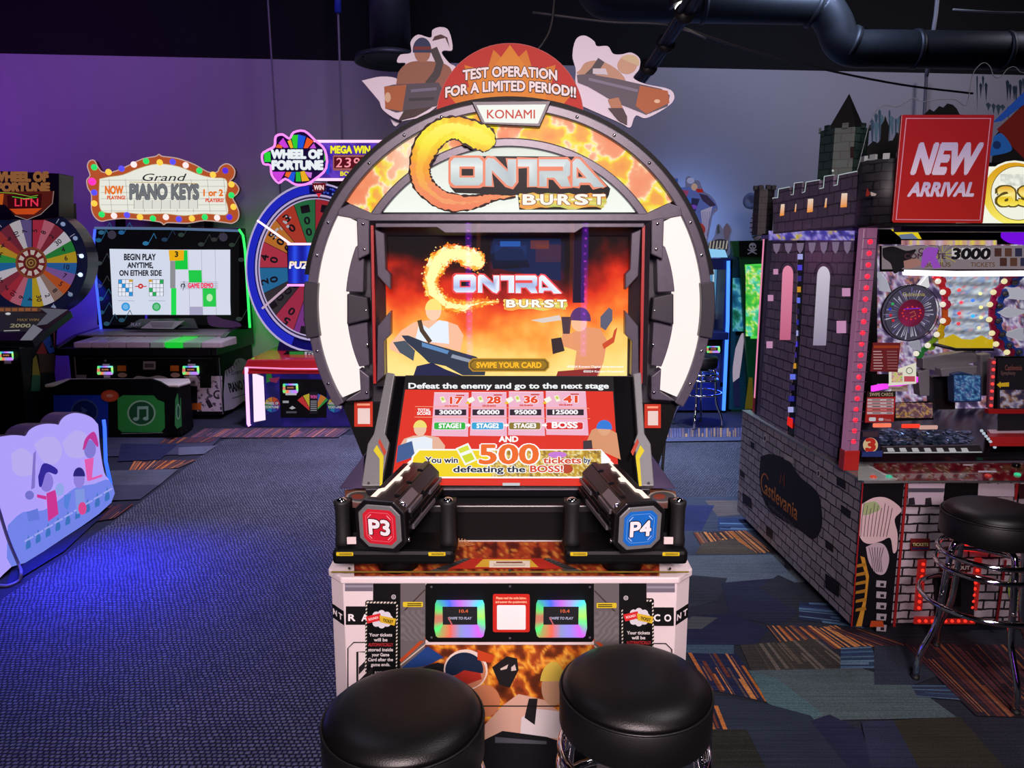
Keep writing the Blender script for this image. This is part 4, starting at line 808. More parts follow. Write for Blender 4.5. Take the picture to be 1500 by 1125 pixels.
def cutL(A):
    A.poly(sm2([(160, 300), (175, 235), (225, 195), (300, 190), (380, 200), (420, 235), (400, 300), (330, 330)]), '8a5a48'); A.ell(283, 150, 38, '9a6a54', 46); A.poly(arc(282, 140, 44, -10, 190, 16, 60), '1c2c54'); A.rect(243, 122, 322, 138, '6a2420')
    A.line([(335, 130), (365, 200), (350, 250), (310, 300)], 36, '3a3438'); A.poly([(330, 95), (390, 80), (412, 130), (400, 80), (370, 65), (340, 75)], '4a2c30')
    A.poly([(105, 310), (150, 300), (360, 290), (380, 330), (350, 400), (160, 430), (110, 410)], '4a4450'); A.poly([(105, 310), (210, 300), (190, 425), (110, 412)], 'a05a34'); A.ell(122, 360, 14, 'c8a888', 24); A.line([(230, 330), (350, 320)], 14, '6a6a80'); A.line([(220, 370), (340, 365)], 12, '2c2a34'); A.poly([(200, 420), (330, 405), (250, 450), (170, 470)], '3c2c2a')
def cutR(A):
    A.poly(sm2([(1020, 230), (1050, 195), (1120, 190), (1200, 235), (1230, 290), (1120, 280), (1010, 250)]), 'b89078'); A.ell(1240, 210, 46, 'c09a80', 40); A.poly(arc(1250, 195, 48, -30, 150, 14, 36), 'c8b490'); A.line([(1120, 185), (1090, 230), (1050, 270)], 36, '4a464c'); A.poly([(1080, 225), (1140, 225), (1150, 255), (1080, 250)], 'c8c4cc')
    A.poly([(1005, 255), (1060, 250), (1200, 275), (1400, 320), (1440, 350), (1430, 400), (1330, 440), (1180, 380), (1060, 310), (1010, 290)], '5a5460'); A.poly([(1300, 305), (1430, 330), (1438, 385), (1330, 438), (1280, 400)], 'a8603c'); A.ell(1380, 378, 14, 'd8b898', 9); A.line([(1060, 275), (1290, 330)], 14, '7a7488'); A.poly([(1150, 370), (1200, 360), (1220, 410), (1170, 420)], 'b07a5c'); A.poly([(1150, 410), (1220, 410), (1240, 450), (1240, 490), (1200, 470)], '4a3c40')
cutout(sm2([(190, 470), (140, 450), (88, 400), (92, 320), (115, 298), (158, 290), (172, 240), (205, 200), (165, 195), (180, 160), (230, 150), (228, 100), (262, 66), (322, 80), (330, 45), (370, 30), (408, 50), (424, 135), (385, 140), (375, 155), (410, 200), (440, 225), (420, 330), (300, 440)]), cutL, 'left cutout board of a gunner above the frame')
cutout(sm2([(1030, 400), (1000, 300), (1000, 230), (985, 165), (1000, 90), (1040, 70), (1085, 95), (1100, 120), (1150, 120), (1175, 155), (1215, 158), (1260, 150), (1300, 180), (1295, 230), (1270, 268), (1330, 298), (1445, 325), (1450, 385), (1335, 455), (1280, 445), (1255, 500), (1210, 480), (1120, 440)]), cutR, 'right cutout board of a gunner above the frame')
mb = MB(); mb.px(sm2([(530, 118), (560, 112), (585, 118), (600, 150), (580, 185), (565, 160)]), RY + .16, .008); mb.build('topper_wing', M('cutout_white', 'cfc6d6', .5), gc)

# ================================================================ bar stools
def stool(loc, rz, label):
    t = thing('bar_stool', label, 'stool', (0, 0, 0), 'round black chrome-legged bar stools')
    lea = M('black_vinyl', '0a090a', .38, bump=.25, bscale=380, spec=.4)
    mb = MB(); mb.lathe([(0, .722), (.05, .7215), (.1, .719), (.135, .713), (.16, .702), (.172, .69), (.176, .68)], n=56); mb.build('seat_cushion', lea, t)
    mb = MB(); mb.lathe([(.176, .682), (.18, .676), (.18, .60), (.176, .594), (0, .594)], n=56); mb.build('seat_band', M('black_vinyl_side', '070708', .5, bump=.2, bscale=300), t)
    mb = MB(); mb.tube([(.1785 * cos(2 * pi * i / 56), .1785 * sin(2 * pi * i / 56), .681) for i in range(56)], .0032, 6, True); mb.build('piping', M('black_piping', '101012', .4), t)
    mb = MB(); mb.cyl((0, 0, .565), (0, 0, .596), .09, 24); mb.build('swivel_plate', BLK, t)
    for i in range(4):
        a = pi / 4 + i * pi / 2; d = V((cos(a), sin(a), 0))
        mb = MB(); mb.tube(smooth([d * .06 + V((0, 0, .575)), d * .125 + V((0, 0, .572)), d * .15 + V((0, 0, .54)), d * .165 + V((0, 0, .4)), d * .18 + V((0, 0, .24)), d * .235 + V((0, 0, .11)), d * .245 + V((0, 0, .015))], 5), .0125, 12); lg = mb.build('leg', CHR, t)
        mb = MB(); mb.cyl(d * .245, d * .245 + V((0, 0, .02)), .016, 14); mb.build('foot_cap', RUB, lg)
    for r_, z_ in ((.175, .53), (.178, .475), (.225, .34)):
        mb = MB(); mb.tube([(r_ * cos(2 * pi * i / 48), r_ * sin(2 * pi * i / 48), z_) for i in range(48)], .010, 10, True); mb.build('foot_ring' if z_ < .4 else 'brace_ring', CHR, t)
    t.location = loc; t.rotation_euler = (0, 0, rz); t.scale = (1, 1, 1.05); return t
st0 = stool((.2935, 1.571, 0), .5, 'black bar stool in front of the blue P4 cannon')
for loc, rz, lb in (((-.2415, 1.46, 0), .2, 'black bar stool in front of the red P3 cannon, cut by the lower edge'), ((1.915, 2.755, 0), .83, 'chrome bar stool standing at the brick castle game, cut by the right edge'), ((1.93, 7.35, 0), .4, 'small far chrome stool by the blue-lit machine')):
    c = copy_tree(st0, None, loc, rz); c['label'] = lb

# ================================================================ castle card-pusher on the right
KO = V((1.562, 3.1, 0)); Kd = V((-.0367, .9993, 0)); Kr = V((.9993, .0367, 0))
def K(a, b, z): return KO + Kr * a + Kd * b + V((0, 0, z))
def KBOX(mb, a0, a1, b0, b1, z0, z1): return mb.hexa([K(a0, b0, z0), K(a1, b0, z0), K(a1, b1, z0), K(a0, b1, z0)], [K(a0, b0, z1), K(a1, b0, z1), K(a1, b1, z1), K(a0, b1, z1)])
def side(a): return ArtPL(K(a, 0, 0), -Kr)
def front(b): return ArtPL(K(0, b, 0), -Kd)
def FP(x, y, b): return PL(x, y, K(0, b, 0), Kd)
def SP(x, y, a): return PL(x, y, K(a, 0, 0), Kr)
def fpx(mb, pts, b, dep): return mb.prism([FP(x, y, b) for x, y in pts], Kd * dep)
def spx(mb, pts, a, dep): return mb.prism([SP(x, y, a) for x, y in pts], Kr * dep)
kc = thing('castle_card_pusher', 'large grey brick castle card-pusher game with battlements and pink lit posts', 'arcade machine', K(.8, .75, 0))
bd = BRICK('brick_print_dark', '8c868a', '746e72', '141214', .105, .05, .0038, .5); bl = BRICK('brick_print_light', 'b4a8b2', '8c808a', '1c181e', .1, .042, .005, .5)
bp_ = BRICK('brick_print_purple', '74667a', '62566a', '241c2c', .11, .055, .004, .4); bk = BRICK('brick_print_black', '2c2a30', '222026', '0c0b10', .08, .036, .003, .5); bg = BRICK('brick_print_green', '2c423e', '243834', '101a1a', .08, .04, .003, .5)
WK = 1.75
mb = MB(); mb.use(bd); KBOX(mb, 0, WK, .004, 1.53, .055, .737); mb.build('base', bd, kc, .003)
mb = MB(); mb.use(bl); KBOX(mb, .19, WK, 0, .01, .06, .725); mb.build('front_panel', bl, kc)
for a, b in ((.1, .1), (.1, 1.4), (1.6, .1), (.9, .1)):
    mb = MB(); mb.lathe([(.027, -.012), (.03, -.006), (.03, .006), (.027, .012)], K(a, b, .03), Kr, 16); mb.build('caster', RUB, kc)
A = side(-.001); A.crop(1060, 560, .32877)
A.poly(sm2([(165, 330), (215, 320), (290, 350), (340, 420), (400, 470), (430, 520), (438, 640), (400, 700), (340, 660), (240, 600), (185, 540), (160, 440)]), '161317')
for q in ([(120, 262), (138, 272), (138, 296), (120, 286)], [(85, 490), (125, 520), (125, 565), (85, 535)], [(190, 640), (220, 660), (220, 700), (190, 680)], [(505, 420), (545, 445), (545, 480), (505, 455)], [(525, 545), (570, 575), (565, 610), (525, 580)], [(455, 700), (490, 725), (490, 760), (455, 735)], [(455, 850), (520, 900), (515, 960), (455, 915)], [(75, 390), (95, 405), (95, 430), (75, 415)], [(275, 800), (300, 820), (300, 840), (275, 822)]): A.poly(q, '1a171b')
A.poly([(272, 318), (314, 338), (314, 362), (272, 342)], 'a09a98')
for x, y in ((186, 250), (426, 406)): A.ell(x, y, 8, 'b0aeb2', 17); A.ell(x, y, 5, '4a484c', 11)
A.build('side_artwork', PRINT(), kc)
# gilded lettering on the side, in the plane of the panel
def sideuv(px, py, a=-.0016): o = SP(px, py, a); return ArtUV(o, -Kd, (0, 0, -1))
A = sideuv(1116, 712); 
gold = lambda x, y: ramp((y + .12) / .16, [(0, '6a3a1c'), (.5, 'c8823c'), (1, '8a5424')])
A.band(.045, -.03, .052, .064, 40, 320, gold, 24); A.text('astlevania', .05, .03, .085, gold, .46, .012, 'l'); A.text('Symphony of the Night', .3, .085, .026, '5a5058', .36, .005); A.line([(.26, -.1), (.27, -.16), (.29, -.12), (.31, -.17), (.32, -.1)], .012, '7a3a20')
A.build('side_lettering', PRINT(), kc)
mb = MB(); KBOX(mb, -.004, WK, -.02, .42, .737, .75); mb.build('ledge', SIL, kc, .003)
mb = MB(); KBOX(mb, -.004, .05, .42, 1.53, .737, .745); mb.build('ledge_trim', SIL, kc)
A = ArtPL(K(0, 0, .7506), (0, 0, 1)); A.crop(1260, 560, .16)
A.grid(120, 740, 1560, 900, 70, 14, flames(.012, 21, [(0, '3a0c14'), (.42, '6a1420'), (.5, '8a1c24'), (.56, '5a3034'), (.6, 'a89890'), (.66, '7a4a30'), (1, '30101c')])); A.poly([(-20, 740), (60, 760), (260, 850), (330, 900), (-20, 900)], 'a8b0ac')
A.line([(60, 755), (230, 850), (340, 890)], 14, 'c8c8c4'); A.rect(940, 752, 1035, 765, 'e0d8dc'); A.rect(1080, 812, 1250, 828, 'e0d8e8'); A.rect(0, 700, 1560, 735, '8a7a98'); A.build('ledge_artwork', attr_mat('gloss_print', None, .15, .5), kc)
for x, y, c_ in ((120, 872, 'e04020'), (265, 870, '30c8a0'), (1170, 860, 'c03028'), (1440, 850, '30e0a0')):
    g = PL(1260 + x * .16, 560 + y * .16, K(0, 0, .75), V((0, 0, 1))); mb = MB(); mb.lathe([(.014, 0), (.014, .006), (.009, .01), (0, .011)], g, n=16); mb.build('lit_button', EM(c_, .7), kc)
g = PL(1260 + 1425 * .16, 560 + 775 * .16, K(0, 0, .75), V((0, 0, 1))); mb = MB(); mb.lathe([(.018, 0), (.018, .015), (0, .018)], g, n=16); mb.build('black_button', BLKG, kc)
# front panel print
A = front(-.001); A.crop(1240, 690, .2133)
A.poly([(108, 72), (396, 72), (305, 1062), (30, 1062)], '0e0d14')
A.poly(sm2([(100, 230), (180, 185), (260, 180), (330, 215), (378, 270), (330, 330), (350, 430), (345, 540), (320, 560), (300, 460), (240, 480), (160, 500), (110, 480), (85, 420), (90, 300)]), 'cfb4b8'); A.poly(sm2([(120, 220), (200, 210), (230, 260), (170, 290), (110, 300)]), '9cae7c')
for i in range(9): A.line([(120 + i * 24, 220 + (i % 3) * 16), (105 + i * 24, 330), (96 + i * 22, 450)], 4, '5a4850')
A.poly(sm2([(130, 520), (200, 490), (260, 510), (290, 600), (260, 700), (200, 700), (150, 620)]), 'b8a4b0')
for i in range(6): A.line([(150 + i * 20, 520), (170 + i * 12, 600), (180 + i * 12, 690)], 4, '3a303c')
A.poly([(90, 580), (120, 590), (150, 720), (130, 900), (100, 1062), (60, 1062), (120, 860), (130, 730)], 'b8822c')
for i in range(6): A.poly([(60, 640 + i * 60), (125, 625 + i * 60), (130, 648 + i * 60), (55, 660 + i * 60)], '9a6c24')
for i in range(5): A.poly([(200, 745 + i * 75), (268, 750 + i * 75), (262, 795 + i * 75), (196, 790 + i * 75)], 'a09aa4'); A.rect(225, 765 + i * 75, 250, 785 + i * 75, '1a181e')
A.line([(405, 75), (318, 1062)], 18, '8e1c20'); A.line([(104, 75), (26, 1062)], 8, '8e1c20'); A.poly([(160, 1020), (240, 1020), (250, 1062), (150, 1062)], 'a84420')
A.poly([(415, 80), (665, 80), (650, 225), (410, 225)], 'b8a6b6'); A.poly([(415, 112), (665, 112), (655, 140), (413, 140)], '4a4654'); A.poly([(890, 85), (1140, 85), (1140, 170), (880, 165)], 'b0a2b0')
for x in (430, 545): A.poly([(x - 18, 225), (x - 14, 180), (x + 24, 175), (x + 30, 225)], '28242c')
A.poly([(668, 76), (893, 76), (880, 290), (655, 290)], '0c0b0e')
A.rect(428, 455, 560, 540, '6a1c20'); A.rect(436, 485, 552, 510, '1a1014'); A.rect(436, 518, 552, 530, '20285a'); A.text('TICKETS', 494, 506, 20, 'd8c888', 106, .03)
A.rect(625, 628, 840, 682, '4a1a1e'); A.text('CARD OUT', 735, 666, 24, 'd8ccc8', 190, .03); A.rect(590, 700, 860, 1000, '1c1a20'); A.rect(612, 740, 770, 920, '040405'); A.rect(650, 705, 715, 722, 'd84858')
A.line([(1075, 600), (1010, 1050)], 18, '7a1820'); A.poly([(1140, 76), (1165, 76), (1150, 190), (1135, 190)], '8a1c20'); A.rect(1165, 80, 1400, 180, '301418')
cx_, cy_ = 1290, 800
for r_ in (200, 170, 130, 90): A.band(cx_, cy_, r_ - 12, r_, 0, 360, '7a9a3c', 40); 
for a in range(0, 360, 20): A.ell(cx_ + 150 * cos(R(a)), cy_ + 150 * sin(R(a)), 10, '6a8a34', n=8)
A.build('front_artwork', PRINT(), kc)
A = front(-.012); A.crop(1240, 690, .2133)
mb = MB()
for q in ([(500, 615), (552, 610), (520, 960), (470, 960)], [(890, 600), (935, 600), (900, 960), (850, 950)], [(475, 1005), (890, 1005), (885, 1052), (465, 1052)]): mb2 = MB(); fpx(mb2, [(1240 + x * .2133, 690 + y * .2133) for x, y in q], -.012, .012); mb2.build('slot_trim', EM('a81410', .55), kc, .002)
for x0, y0, x1, y1, n in ((527, 640, 497, 940, 8), (905, 640, 862, 935, 8), (500, 1030, 860, 1030, 9)):
    for i in range(n):
        t = i / (n - 1); c = FP(1240 + (x0 + (x1 - x0) * t) * .2133, 690 + (y0 + (y1 - y0) * t) * .2133, -.014); mb = MB(); mb.ball(c, .0075, 10); mb.build('slot_led', EM('ff2a18', 1.6), kc)
mb = MB(); fpx(mb, [(1405, 797), (1488, 803), (1484, 812), (1402, 806)], -.02, .02); mb.build('slot_lamp', EM('ff2018', 1.5), kc)
# posts
pk = M('pink_post', 'c890b0', .35)
def post(a, b, zt, colh, k, nled, W=.066, D=.045):
    mb = MB(); mb.use(EM(colh, k)); KBOX(mb, a, a + W, b, b + D, .84, zt); p_ = mb.build('corner_post', None, kc, .006, label='pink lit corner post')
    mb = MB(); KBOX(mb, a - .003, a + W + .003, b - .003, b + D + .003, .75, .845); mb.build('post_foot', REDM, p_, .003)
    A = ArtUV(K(a, b - .001, zt), Kr, (0, 0, -1))
    n = 22; H_ = zt - .85
    for i in range(n): A.line([(0, i * H_ / n), (W, i * H_ / n)], .0025, '5a2c50'); A.line([(W * .2 * (1 + i % 3), i * H_ / n), (W * .2 * (1 + i % 3), (i + 1) * H_ / n)], .002, '6a3a60')
    A.build('post_print', LIT(.6), p_)
    for i in range(nled):
        mb = MB(); c = K(a + W / 2, b - .003, zt - .06 - i * (H_ - .1) / max(1, nled - 1)); mb.lathe([(.006, 0), (.011, 0), (.011, .004), (.006, .004)], c, -Kd, 12); mb.ball(c, .006, 8); mb.build('post_led', EM('ff1e3c', 1.5), p_)
post(-.018, .14, 1.852, 'a0648c', .55, 19)
post(.035, 1.40, 1.852, 'e080a8', 1.0, 0)
# side panels with glowing arched windows
for q, nm in (([(1131, 352), (1168, 350), (1166, 500), (1152, 637), (1113, 612), (1120, 500)], 0), ([(1180, 350), (1252, 345), (1241, 520), (1225, 680), (1163, 645), (1172, 500)], 1)):
    mb = MB(); spx(mb, q, .02, .012); mb.build('side_panel', bp_, kc)
mb = MB(); spx(mb, [(1166, 350), (1181, 349), (1164, 646), (1151, 637)], .024, .012); mb.build('panel_divider', BLKG, kc)
A = side(.0235); 
for i in range(16): A.rect(1168 - i * .9, 372 + i * 16, 1176 - i * .9, 380 + i * 16, ('b8b8ff', '5848f0', '40308a', 'e0a030', '7080ff', '2c2050', '3030a0')[i % 7])
A.poly([(1155, 610), (1163, 614), (1162, 628), (1154, 622)], 'ff2818'); A.build('divider_reflection_strip', LIT(.7), kc)  # LED reflections on the divider, painted as glowing squares
A = side(.0192)
def arch(x0, x1, yt, yb, lean): 
    m_ = (x0 + x1) / 2; return [(x0 + lean, yb)] + [(m_ - (x1 - x0) / 2 * cos(R(t)), yt + (x1 - x0) * .8 * (1 - sin(R(t)))) for t in range(0, 181, 20)] + [(x1 + lean, yb - (0))]
A.poly(arch(1146, 1162, 389, 498, -4), lambda x, y: ramp((y - 390) / 110, [(0, 'f090b0'), (1, 'c86888')])); A.poly(arch(1197, 1216, 390, 506, -6), lambda x, y: ramp((y - 390) / 115, [(0, 'd8d0e0'), (1, '9a90a8')]))
for q in ((1133, 394, 1140, 402), (1125, 432, 1133, 441), (1123, 500, 1132, 510), (1234, 422, 1246, 434), (1226, 470, 1240, 488)): A.rect(*q, 'c890b8')
for x0, x1 in ((1143, 1165), (1193, 1221)):
    m_ = (x0 + x1) / 2; A.line([(m_ - (x1 - x0) / 2 * cos(R(t)), 384 + (x1 - x0) * .75 * (1 - sin(R(t)))) for t in range(0, 181, 20)], 1.2, '241a2c')
for i in range(7): A.poly([(1133 + i * 17.4, 357 - i * .5), (1144 + i * 17.4, 357 - i * .5), (1142 + i * 17.4, 366), (1138 + i * 17.4, 372), (1134 + i * 17.4, 366)], '7a6a84')
A.build('panel_windows', LIT(.85), kc, label='pink and white arched windows')
mb = MB(); KBOX(mb, .0, .03, .27, 1.38, 1.835, 1.862); mb.build('side_lintel', M('purple_strip', '6a60b0', .3), kc)
A = side(-.0008); A.grid(1126, 338, 1252, 352, 40, 4, lambda x, y: ramp(nz(x, y, .08, 31), [(0, '2a2458'), (.42, '5048b8'), (.52, 'c8c0ff'), (.6, '8a70e0'), (.7, 'e8d040'), (1, '3a3070')])); A.build('lintel_print', LIT(.7), kc)
# interior walls, roof
mb = MB(); KBOX(mb, .03, WK, 1.36, 1.40, .75, 1.86); mb.build('back_wall', BLK, kc)
mb = MB(); KBOX(mb, -.0, WK, .0, 1.5, 1.858, 1.866); mb.build('roof', BLK, kc)
mb = MB(); KBOX(mb, .15, WK, .14, .2, 1.835, 1.862); mb.build('window_head', SIL, kc, .003)
mb = MB(); KBOX(mb, .03, .04, .26, 1.36, .75, 1.84); mb.build('inner_side', M('inner_purple', '4a3a58', .4), kc)
# battlements
cr = (1080, 250, .19556)
bat = [(268, 474), (268, 207), (305, 205), (312, 140), (390, 125), (395, 185), (422, 180), (430, 95), (488, 88), (478, 170), (508, 160), (518, 88), (615, 72), (608, 140), (648, 130), (655, 45), (722, 35), (715, 115), (752, 108), (762, 35), (895, 8), (895, 412)]
bpx = [(x * cr[2] + cr[0], y * cr[2] + cr[1]) for x, y in bat]
mb = MB(); spx(mb, bpx, -.02, .02); bw = mb.build('battlement', bp_, kc)
mb = MB(); mb.tube([SP(x, y, -.012) for x, y in bpx[1:21]], .0045, 6); mb.build('acrylic_edge', EM('b8c8c8', .75), bw)
sun = lambda x, y: ramp((y % 120) / 120, [(0, 'e8d0c8'), (1, 'f0a030')])
for q in ([(328, 252), (355, 250), (350, 335), (318, 340)], [(530, 212), (570, 210), (565, 308), (522, 314)], [(782, 170), (825, 168), (820, 272), (772, 276)], [(436, 250), (443, 250), (440, 308), (428, 310)], [(662, 208), (672, 206), (668, 274), (652, 278)]): A = side(-.0206); A.crop(*cr); A.poly(q, lambda x, y, q=q: ramp((y - q[0][1]) / (q[2][1] - q[0][1]), [(0, 'e8d4c0'), (.5, 'f0b860'), (1, 'f0902c')])); A.build('lit_window', LIT(.9), bw)
A = side(-.0206); A.crop(*cr); A.rect(510, 400, 556, 430, '8a7a98'); A.build('wall_plaque', PRINT(), bw)
mb = MB(); mb.lathe([(.062, 1.86), (.062, 2.13)], K(.02, 1.42, 0), n=8, smooth=False); mb.build('rear_turret', bk, kc)
for i in range(8):
    a = 2 * pi * i / 8; mb = MB(); mb.obox(K(.02 + .055 * cos(a), 1.42 + .055 * sin(a), 2.14), (.012, 0, 0), (0, .012, 0), (0, 0, .012)); mb.build('merlon', bk, kc)
ct = K(.075, .16, 0); mb = MB(); mb.lathe([(.108, 1.866), (.108, 2.135)], ct, n=28); cot = mb.build('corner_turret', bk, kc)
for i in range(12):
    a = 2 * pi * i / 12; mb = MB(); c = ct + V((.1 * cos(a), .1 * sin(a), 2.145)); t_ = V((-sin(a), cos(a), 0)); mb.obox(c, t_ * .013, V((cos(a), sin(a), 0)) * .008, (0, 0, .012)); mb.build('merlon', M('merlon_grey', 'a8b0b0', .4) , cot)
A = front(.049); A.poly([(1270, 275), (1275, 284), (1271, 288), (1268, 287)], '7a2018'); A.poly([(1275, 281), (1284, 284), (1282, 287), (1276, 287)], 'b0a8a0'); A.build('turret_bat', PRINT(), cot)
tc_ = P(1240, 240, 3.75); tz = P(1240, 192, 3.75).z; ta = P(1247, 137, 3.75)
mb = MB(); mb.lathe([(.118, 1.87), (.118, tz)], (ta.x - .02, 3.75, 0), n=8, smooth=False); tw = mb.build('tower', bg, kc)
mb = MB(); mb.lathe([(.095, tz), (0, ta.z)], (ta.x - .01, 3.75, 0), n=4, smooth=False); mb.build('spire', M('spire_black', '0e0e12', .6), tw)
A = ArtY(3.75 - .119); A.rect(1246, 215, 1251, 231, '2a1418'); A.ell(1220, 250, 1.6, 'd8e8e8'); A.build('tower_window', PRINT(), tw)
for i in range(8):
    a = pi / 8 + 2 * pi * i / 8; mb = MB(); mb.obox((ta.x - .02 + .112 * cos(a), 3.75 + .112 * sin(a), tz + .008), V((-sin(a), cos(a), 0)) * .014, V((cos(a), sin(a), 0)) * .006, (0, 0, .012)); mb.build('merlon', bg, tw)
# clear ice board behind the sign with dark skyline
ice = sm2([(1272, 186), (1278, 172), (1287, 158), (1298, 154), (1314, 157), (1328, 149), (1338, 144), (1352, 149), (1375, 146), (1400, 146), (1416, 154), (1424, 112), (1434, 96), (1443, 92), (1451, 99), (1456, 112), (1466, 113), (1476, 101), (1487, 98), (1500, 107), (1540, 96), (1600, 110), (1640, 150), (1640, 330), (1272, 330)], 3)
mb = MB(); fpx(mb, ice, .42, .008); ib = mb.build('ice_board', GLASS(), kc, label='clear acrylic board edged with ice shapes')
mb = MB(); mb.tube([FP(x, y, .424) for x, y in ice], .002, 5, True); mb.build('acrylic_edge', M('acrylic_edge', '9098a0', .3), ib)
A = front(.4195)
ru = random.Random(5)
def drips(x0, x1, y0, y1, n, colr):
    for i in range(n):
        x = x0 + (x1 - x0) * (i + ru.random() * .4) / n; w_ = (x1 - x0) / n * ru.uniform(.5, 1.1); h_ = (y1 - y0) * ru.uniform(.4, 1); yt = y0 + ru.random() * (y1 - y0) * .25
        A.poly([(x, yt + 3), (x + w_ * .5, yt), (x + w_, yt + 4), (x + w_ * .7, yt + h_ * .6), (x + w_ * .5, yt + h_), (x + w_ * .3, yt + h_ * .6)], colr)
drips(1274, 1320, 158, 226, 9, '4a6684'); drips(1278, 1318, 166, 215, 5, '6a8aa6'); drips(1428, 1445, 110, 168, 4, '23344e'); drips(1470, 1500, 112, 168, 6, '22324c'); drips(1440, 1478, 150, 176, 5, '3a4a62')
sky = [(1268, 330), (1268, 216), (1278, 207), (1284, 210), (1288, 205), (1289, 184), (1293, 178), (1295, 170), (1298, 178), (1301, 186), (1300, 207), (1306, 206), (1312, 194), (1316, 197), (1322, 192), (1330, 192), (1352, 168), (1360, 160), (1366, 164), (1374, 156), (1380, 158), (1386, 152), (1394, 154), (1400, 160), (1404, 168), (1416, 170), (1440, 190), (1440, 330)]
A.poly(sky, '0a0a0e')
A.poly([(1440, 330), (1455, 200), (1480, 170), (1500, 150), (1640, 150), (1640, 330)], '0c0a0e'); A.poly([(1452, 180), (1505, 128), (1510, 140), (1500, 152), (1465, 178)], '2a62d8'); A.poly([(1458, 190), (1500, 152), (1505, 240), (1480, 215)], '8a1c14'); A.poly(sm2([(1454, 200), (1465, 196), (1478, 212), (1478, 222), (1455, 228), (1448, 226)]), '2c7ae0'); A.ell(1458, 213, 6, '183a80')
A.build('ice_print', attr_mat('backlit_board', .28, .4), ib)
mb = MB(); fpx(mb, [(1320, 328), (1330, 238), (1500, 238), (1650, 238), (1650, 328)], .36, .03); hb = mb.build('title_board', BLK, kc)
A = front(.3594); A.poly([(1400, 328), (1420, 244), (1650, 244), (1650, 328)], 'f4f4e4'); A.ell(1486, 282, 49, 'f0f0dc', 47); A.poly(arc(1486, 284, 46, 0, 360, 40)[:-1], lambda x, y: ramp((y - 240) / 90, [(0, 'd89a18'), (.5, 'e8c030'), (1, 'f8f070')])); A.ell(1491, 283, 40, 'f0f0e0', 39); A.band(1491, 283, 39, 40, 0, 360, '6a5a20', 40)
A.grid(1465, 255, 1515, 272, 20, 6, lambda x, y: ramp(nz(x, y, .08, 3), [(0, 'a8aca0'), (.45, 'd8dcd0'), (.6, 'f2f2e4'), (1, 'ffffff')]))
A.text('as', 1488, 300, 38, '5a4a14', 54, .07); A.text('as', 1488, 300, 38, lambda x, y: ramp((y - 272) / 30, [(0, 'e0a020'), (.5, 'fff6a0'), (.55, 'e8c020'), (1, 'f8e860')]), 52, .03); A.text('tlevania', 1570, 300, 38, 'e0b020', 90, .05); A.build('title_print', LIT(1.0), hb)
# NEW ARRIVAL sign, standing on the machine's top edge
ns = thing('arrival_sign', 'red NEW ARRIVAL board standing on top of the castle game', 'sign', FP(1380, 328, .03))
mb = MB(); fpx(mb, [(1321, 168), (1457, 168), (1440, 326), (1307, 325)], .03, .012); mb.build('board', M('sign_red', 'a01820', .3), ns, .002)
A = front(.0294); A.poly([(1322, 169), (1456, 169), (1439, 327), (1308, 326)], lambda x, y: ramp((y - 168) / 160, [(0, 'a8242c'), (.55, 'b8262a'), (.75, 'a02024'), (1, 'b82c26')]))
A.line([(1327.5, 173.5), (1451, 173.5), (1435.5, 322.5), (1312.5, 321.5)], 1.8, 'dc98b0', True)
A.text('NEW', 1381, 253, 41, lambda x, y: mixc('c8bce0', 'e8dcf0', (y - 212) / 42), 91, .06, shear=.3); A.text('ARRIVAL', 1377, 287, 19, lambda x, y: mixc('c8bce0', 'e8dcf0', (y - 268) / 20), 95, .05, shear=.3)
A.build('sign_print', attr_mat('sign_gloss', None, .25, .4), ns)
# ---- what the window shows
mb = MB(); KBOX(mb, .05, WK, .80, .82, .75, 1.83); ip = mb.build('backdrop', BLK, kc)
A = front(.799); A.grid(1285, 340, 1560, 680, 120, 120, lambda x, y: ramp(nz(x, y, .045, 41), [(0, '241c34'), (.36, '4a3c60'), (.43, '8a78a8'), (.48, 'b0a8c0'), (.52, 'dcd8e8'), (.57, '9a68a8'), (.62, 'b87a68'), (.7, '3a2c50'), (1, 'e8e8f4')])); A.build('backdrop_print', LIT(.8), ip)  # glow put into the print stands in for interior lighting
mb = MB(); fpx(mb, [(1290, 360), (1560, 360), (1560, 398), (1290, 398)], .34, .01); hp = mb.build('bonus_header', BLK, kc)
A = front(.3394); A.crop(1230, 330, .18672); A.rect(330, 160, 1800, 345, '8a7c84'); A.poly(sm2([(335, 180), (420, 165), (520, 200), (600, 190), (560, 260), (620, 300), (520, 320), (430, 380), (400, 300), (340, 250)]), '16141a'); A.poly(sm2([(500, 280), (600, 260), (640, 310), (520, 340)]), 'a87870')
for i in range(24): A.line([(800 + 30 * cos(R(i * 15)), 230 + 20 * sin(R(i * 15))), (800 + 150 * cos(R(i * 15)), 230 + 80 * sin(R(i * 15)))], 6, ('b8a830', '9a9478', '6a5e68')[i % 3])
A.text('CARD', 690, 222, 40, '4a2c38', 160, .03); A.text('COMPLETE', 660, 262, 40, '4a2c38', 320, .03); A.text('BONUS', 760, 325, 34, '6a4a30', 200, .02); A.text('TICKETS', 1110, 325, 34, '6a4a30', 190, .02)
for i in range(4): A.rect(868 + i * 76, 178, 936 + i * 76, 266, 'd8d0d4')
A.text('3000', 1014, 262, 78, '141216', 290, .05, shear=.15)
for i in range(10): A.rect(1200 + (i % 5) * 80 + (i // 5) * 40, 180 + (i // 5) * 75, 1255 + (i % 5) * 80 + (i // 5) * 40, 245 + (i // 5) * 75, ('4a2c28', '5a3a30', '2c2c48', '6a3030', '3c3440')[i % 5])
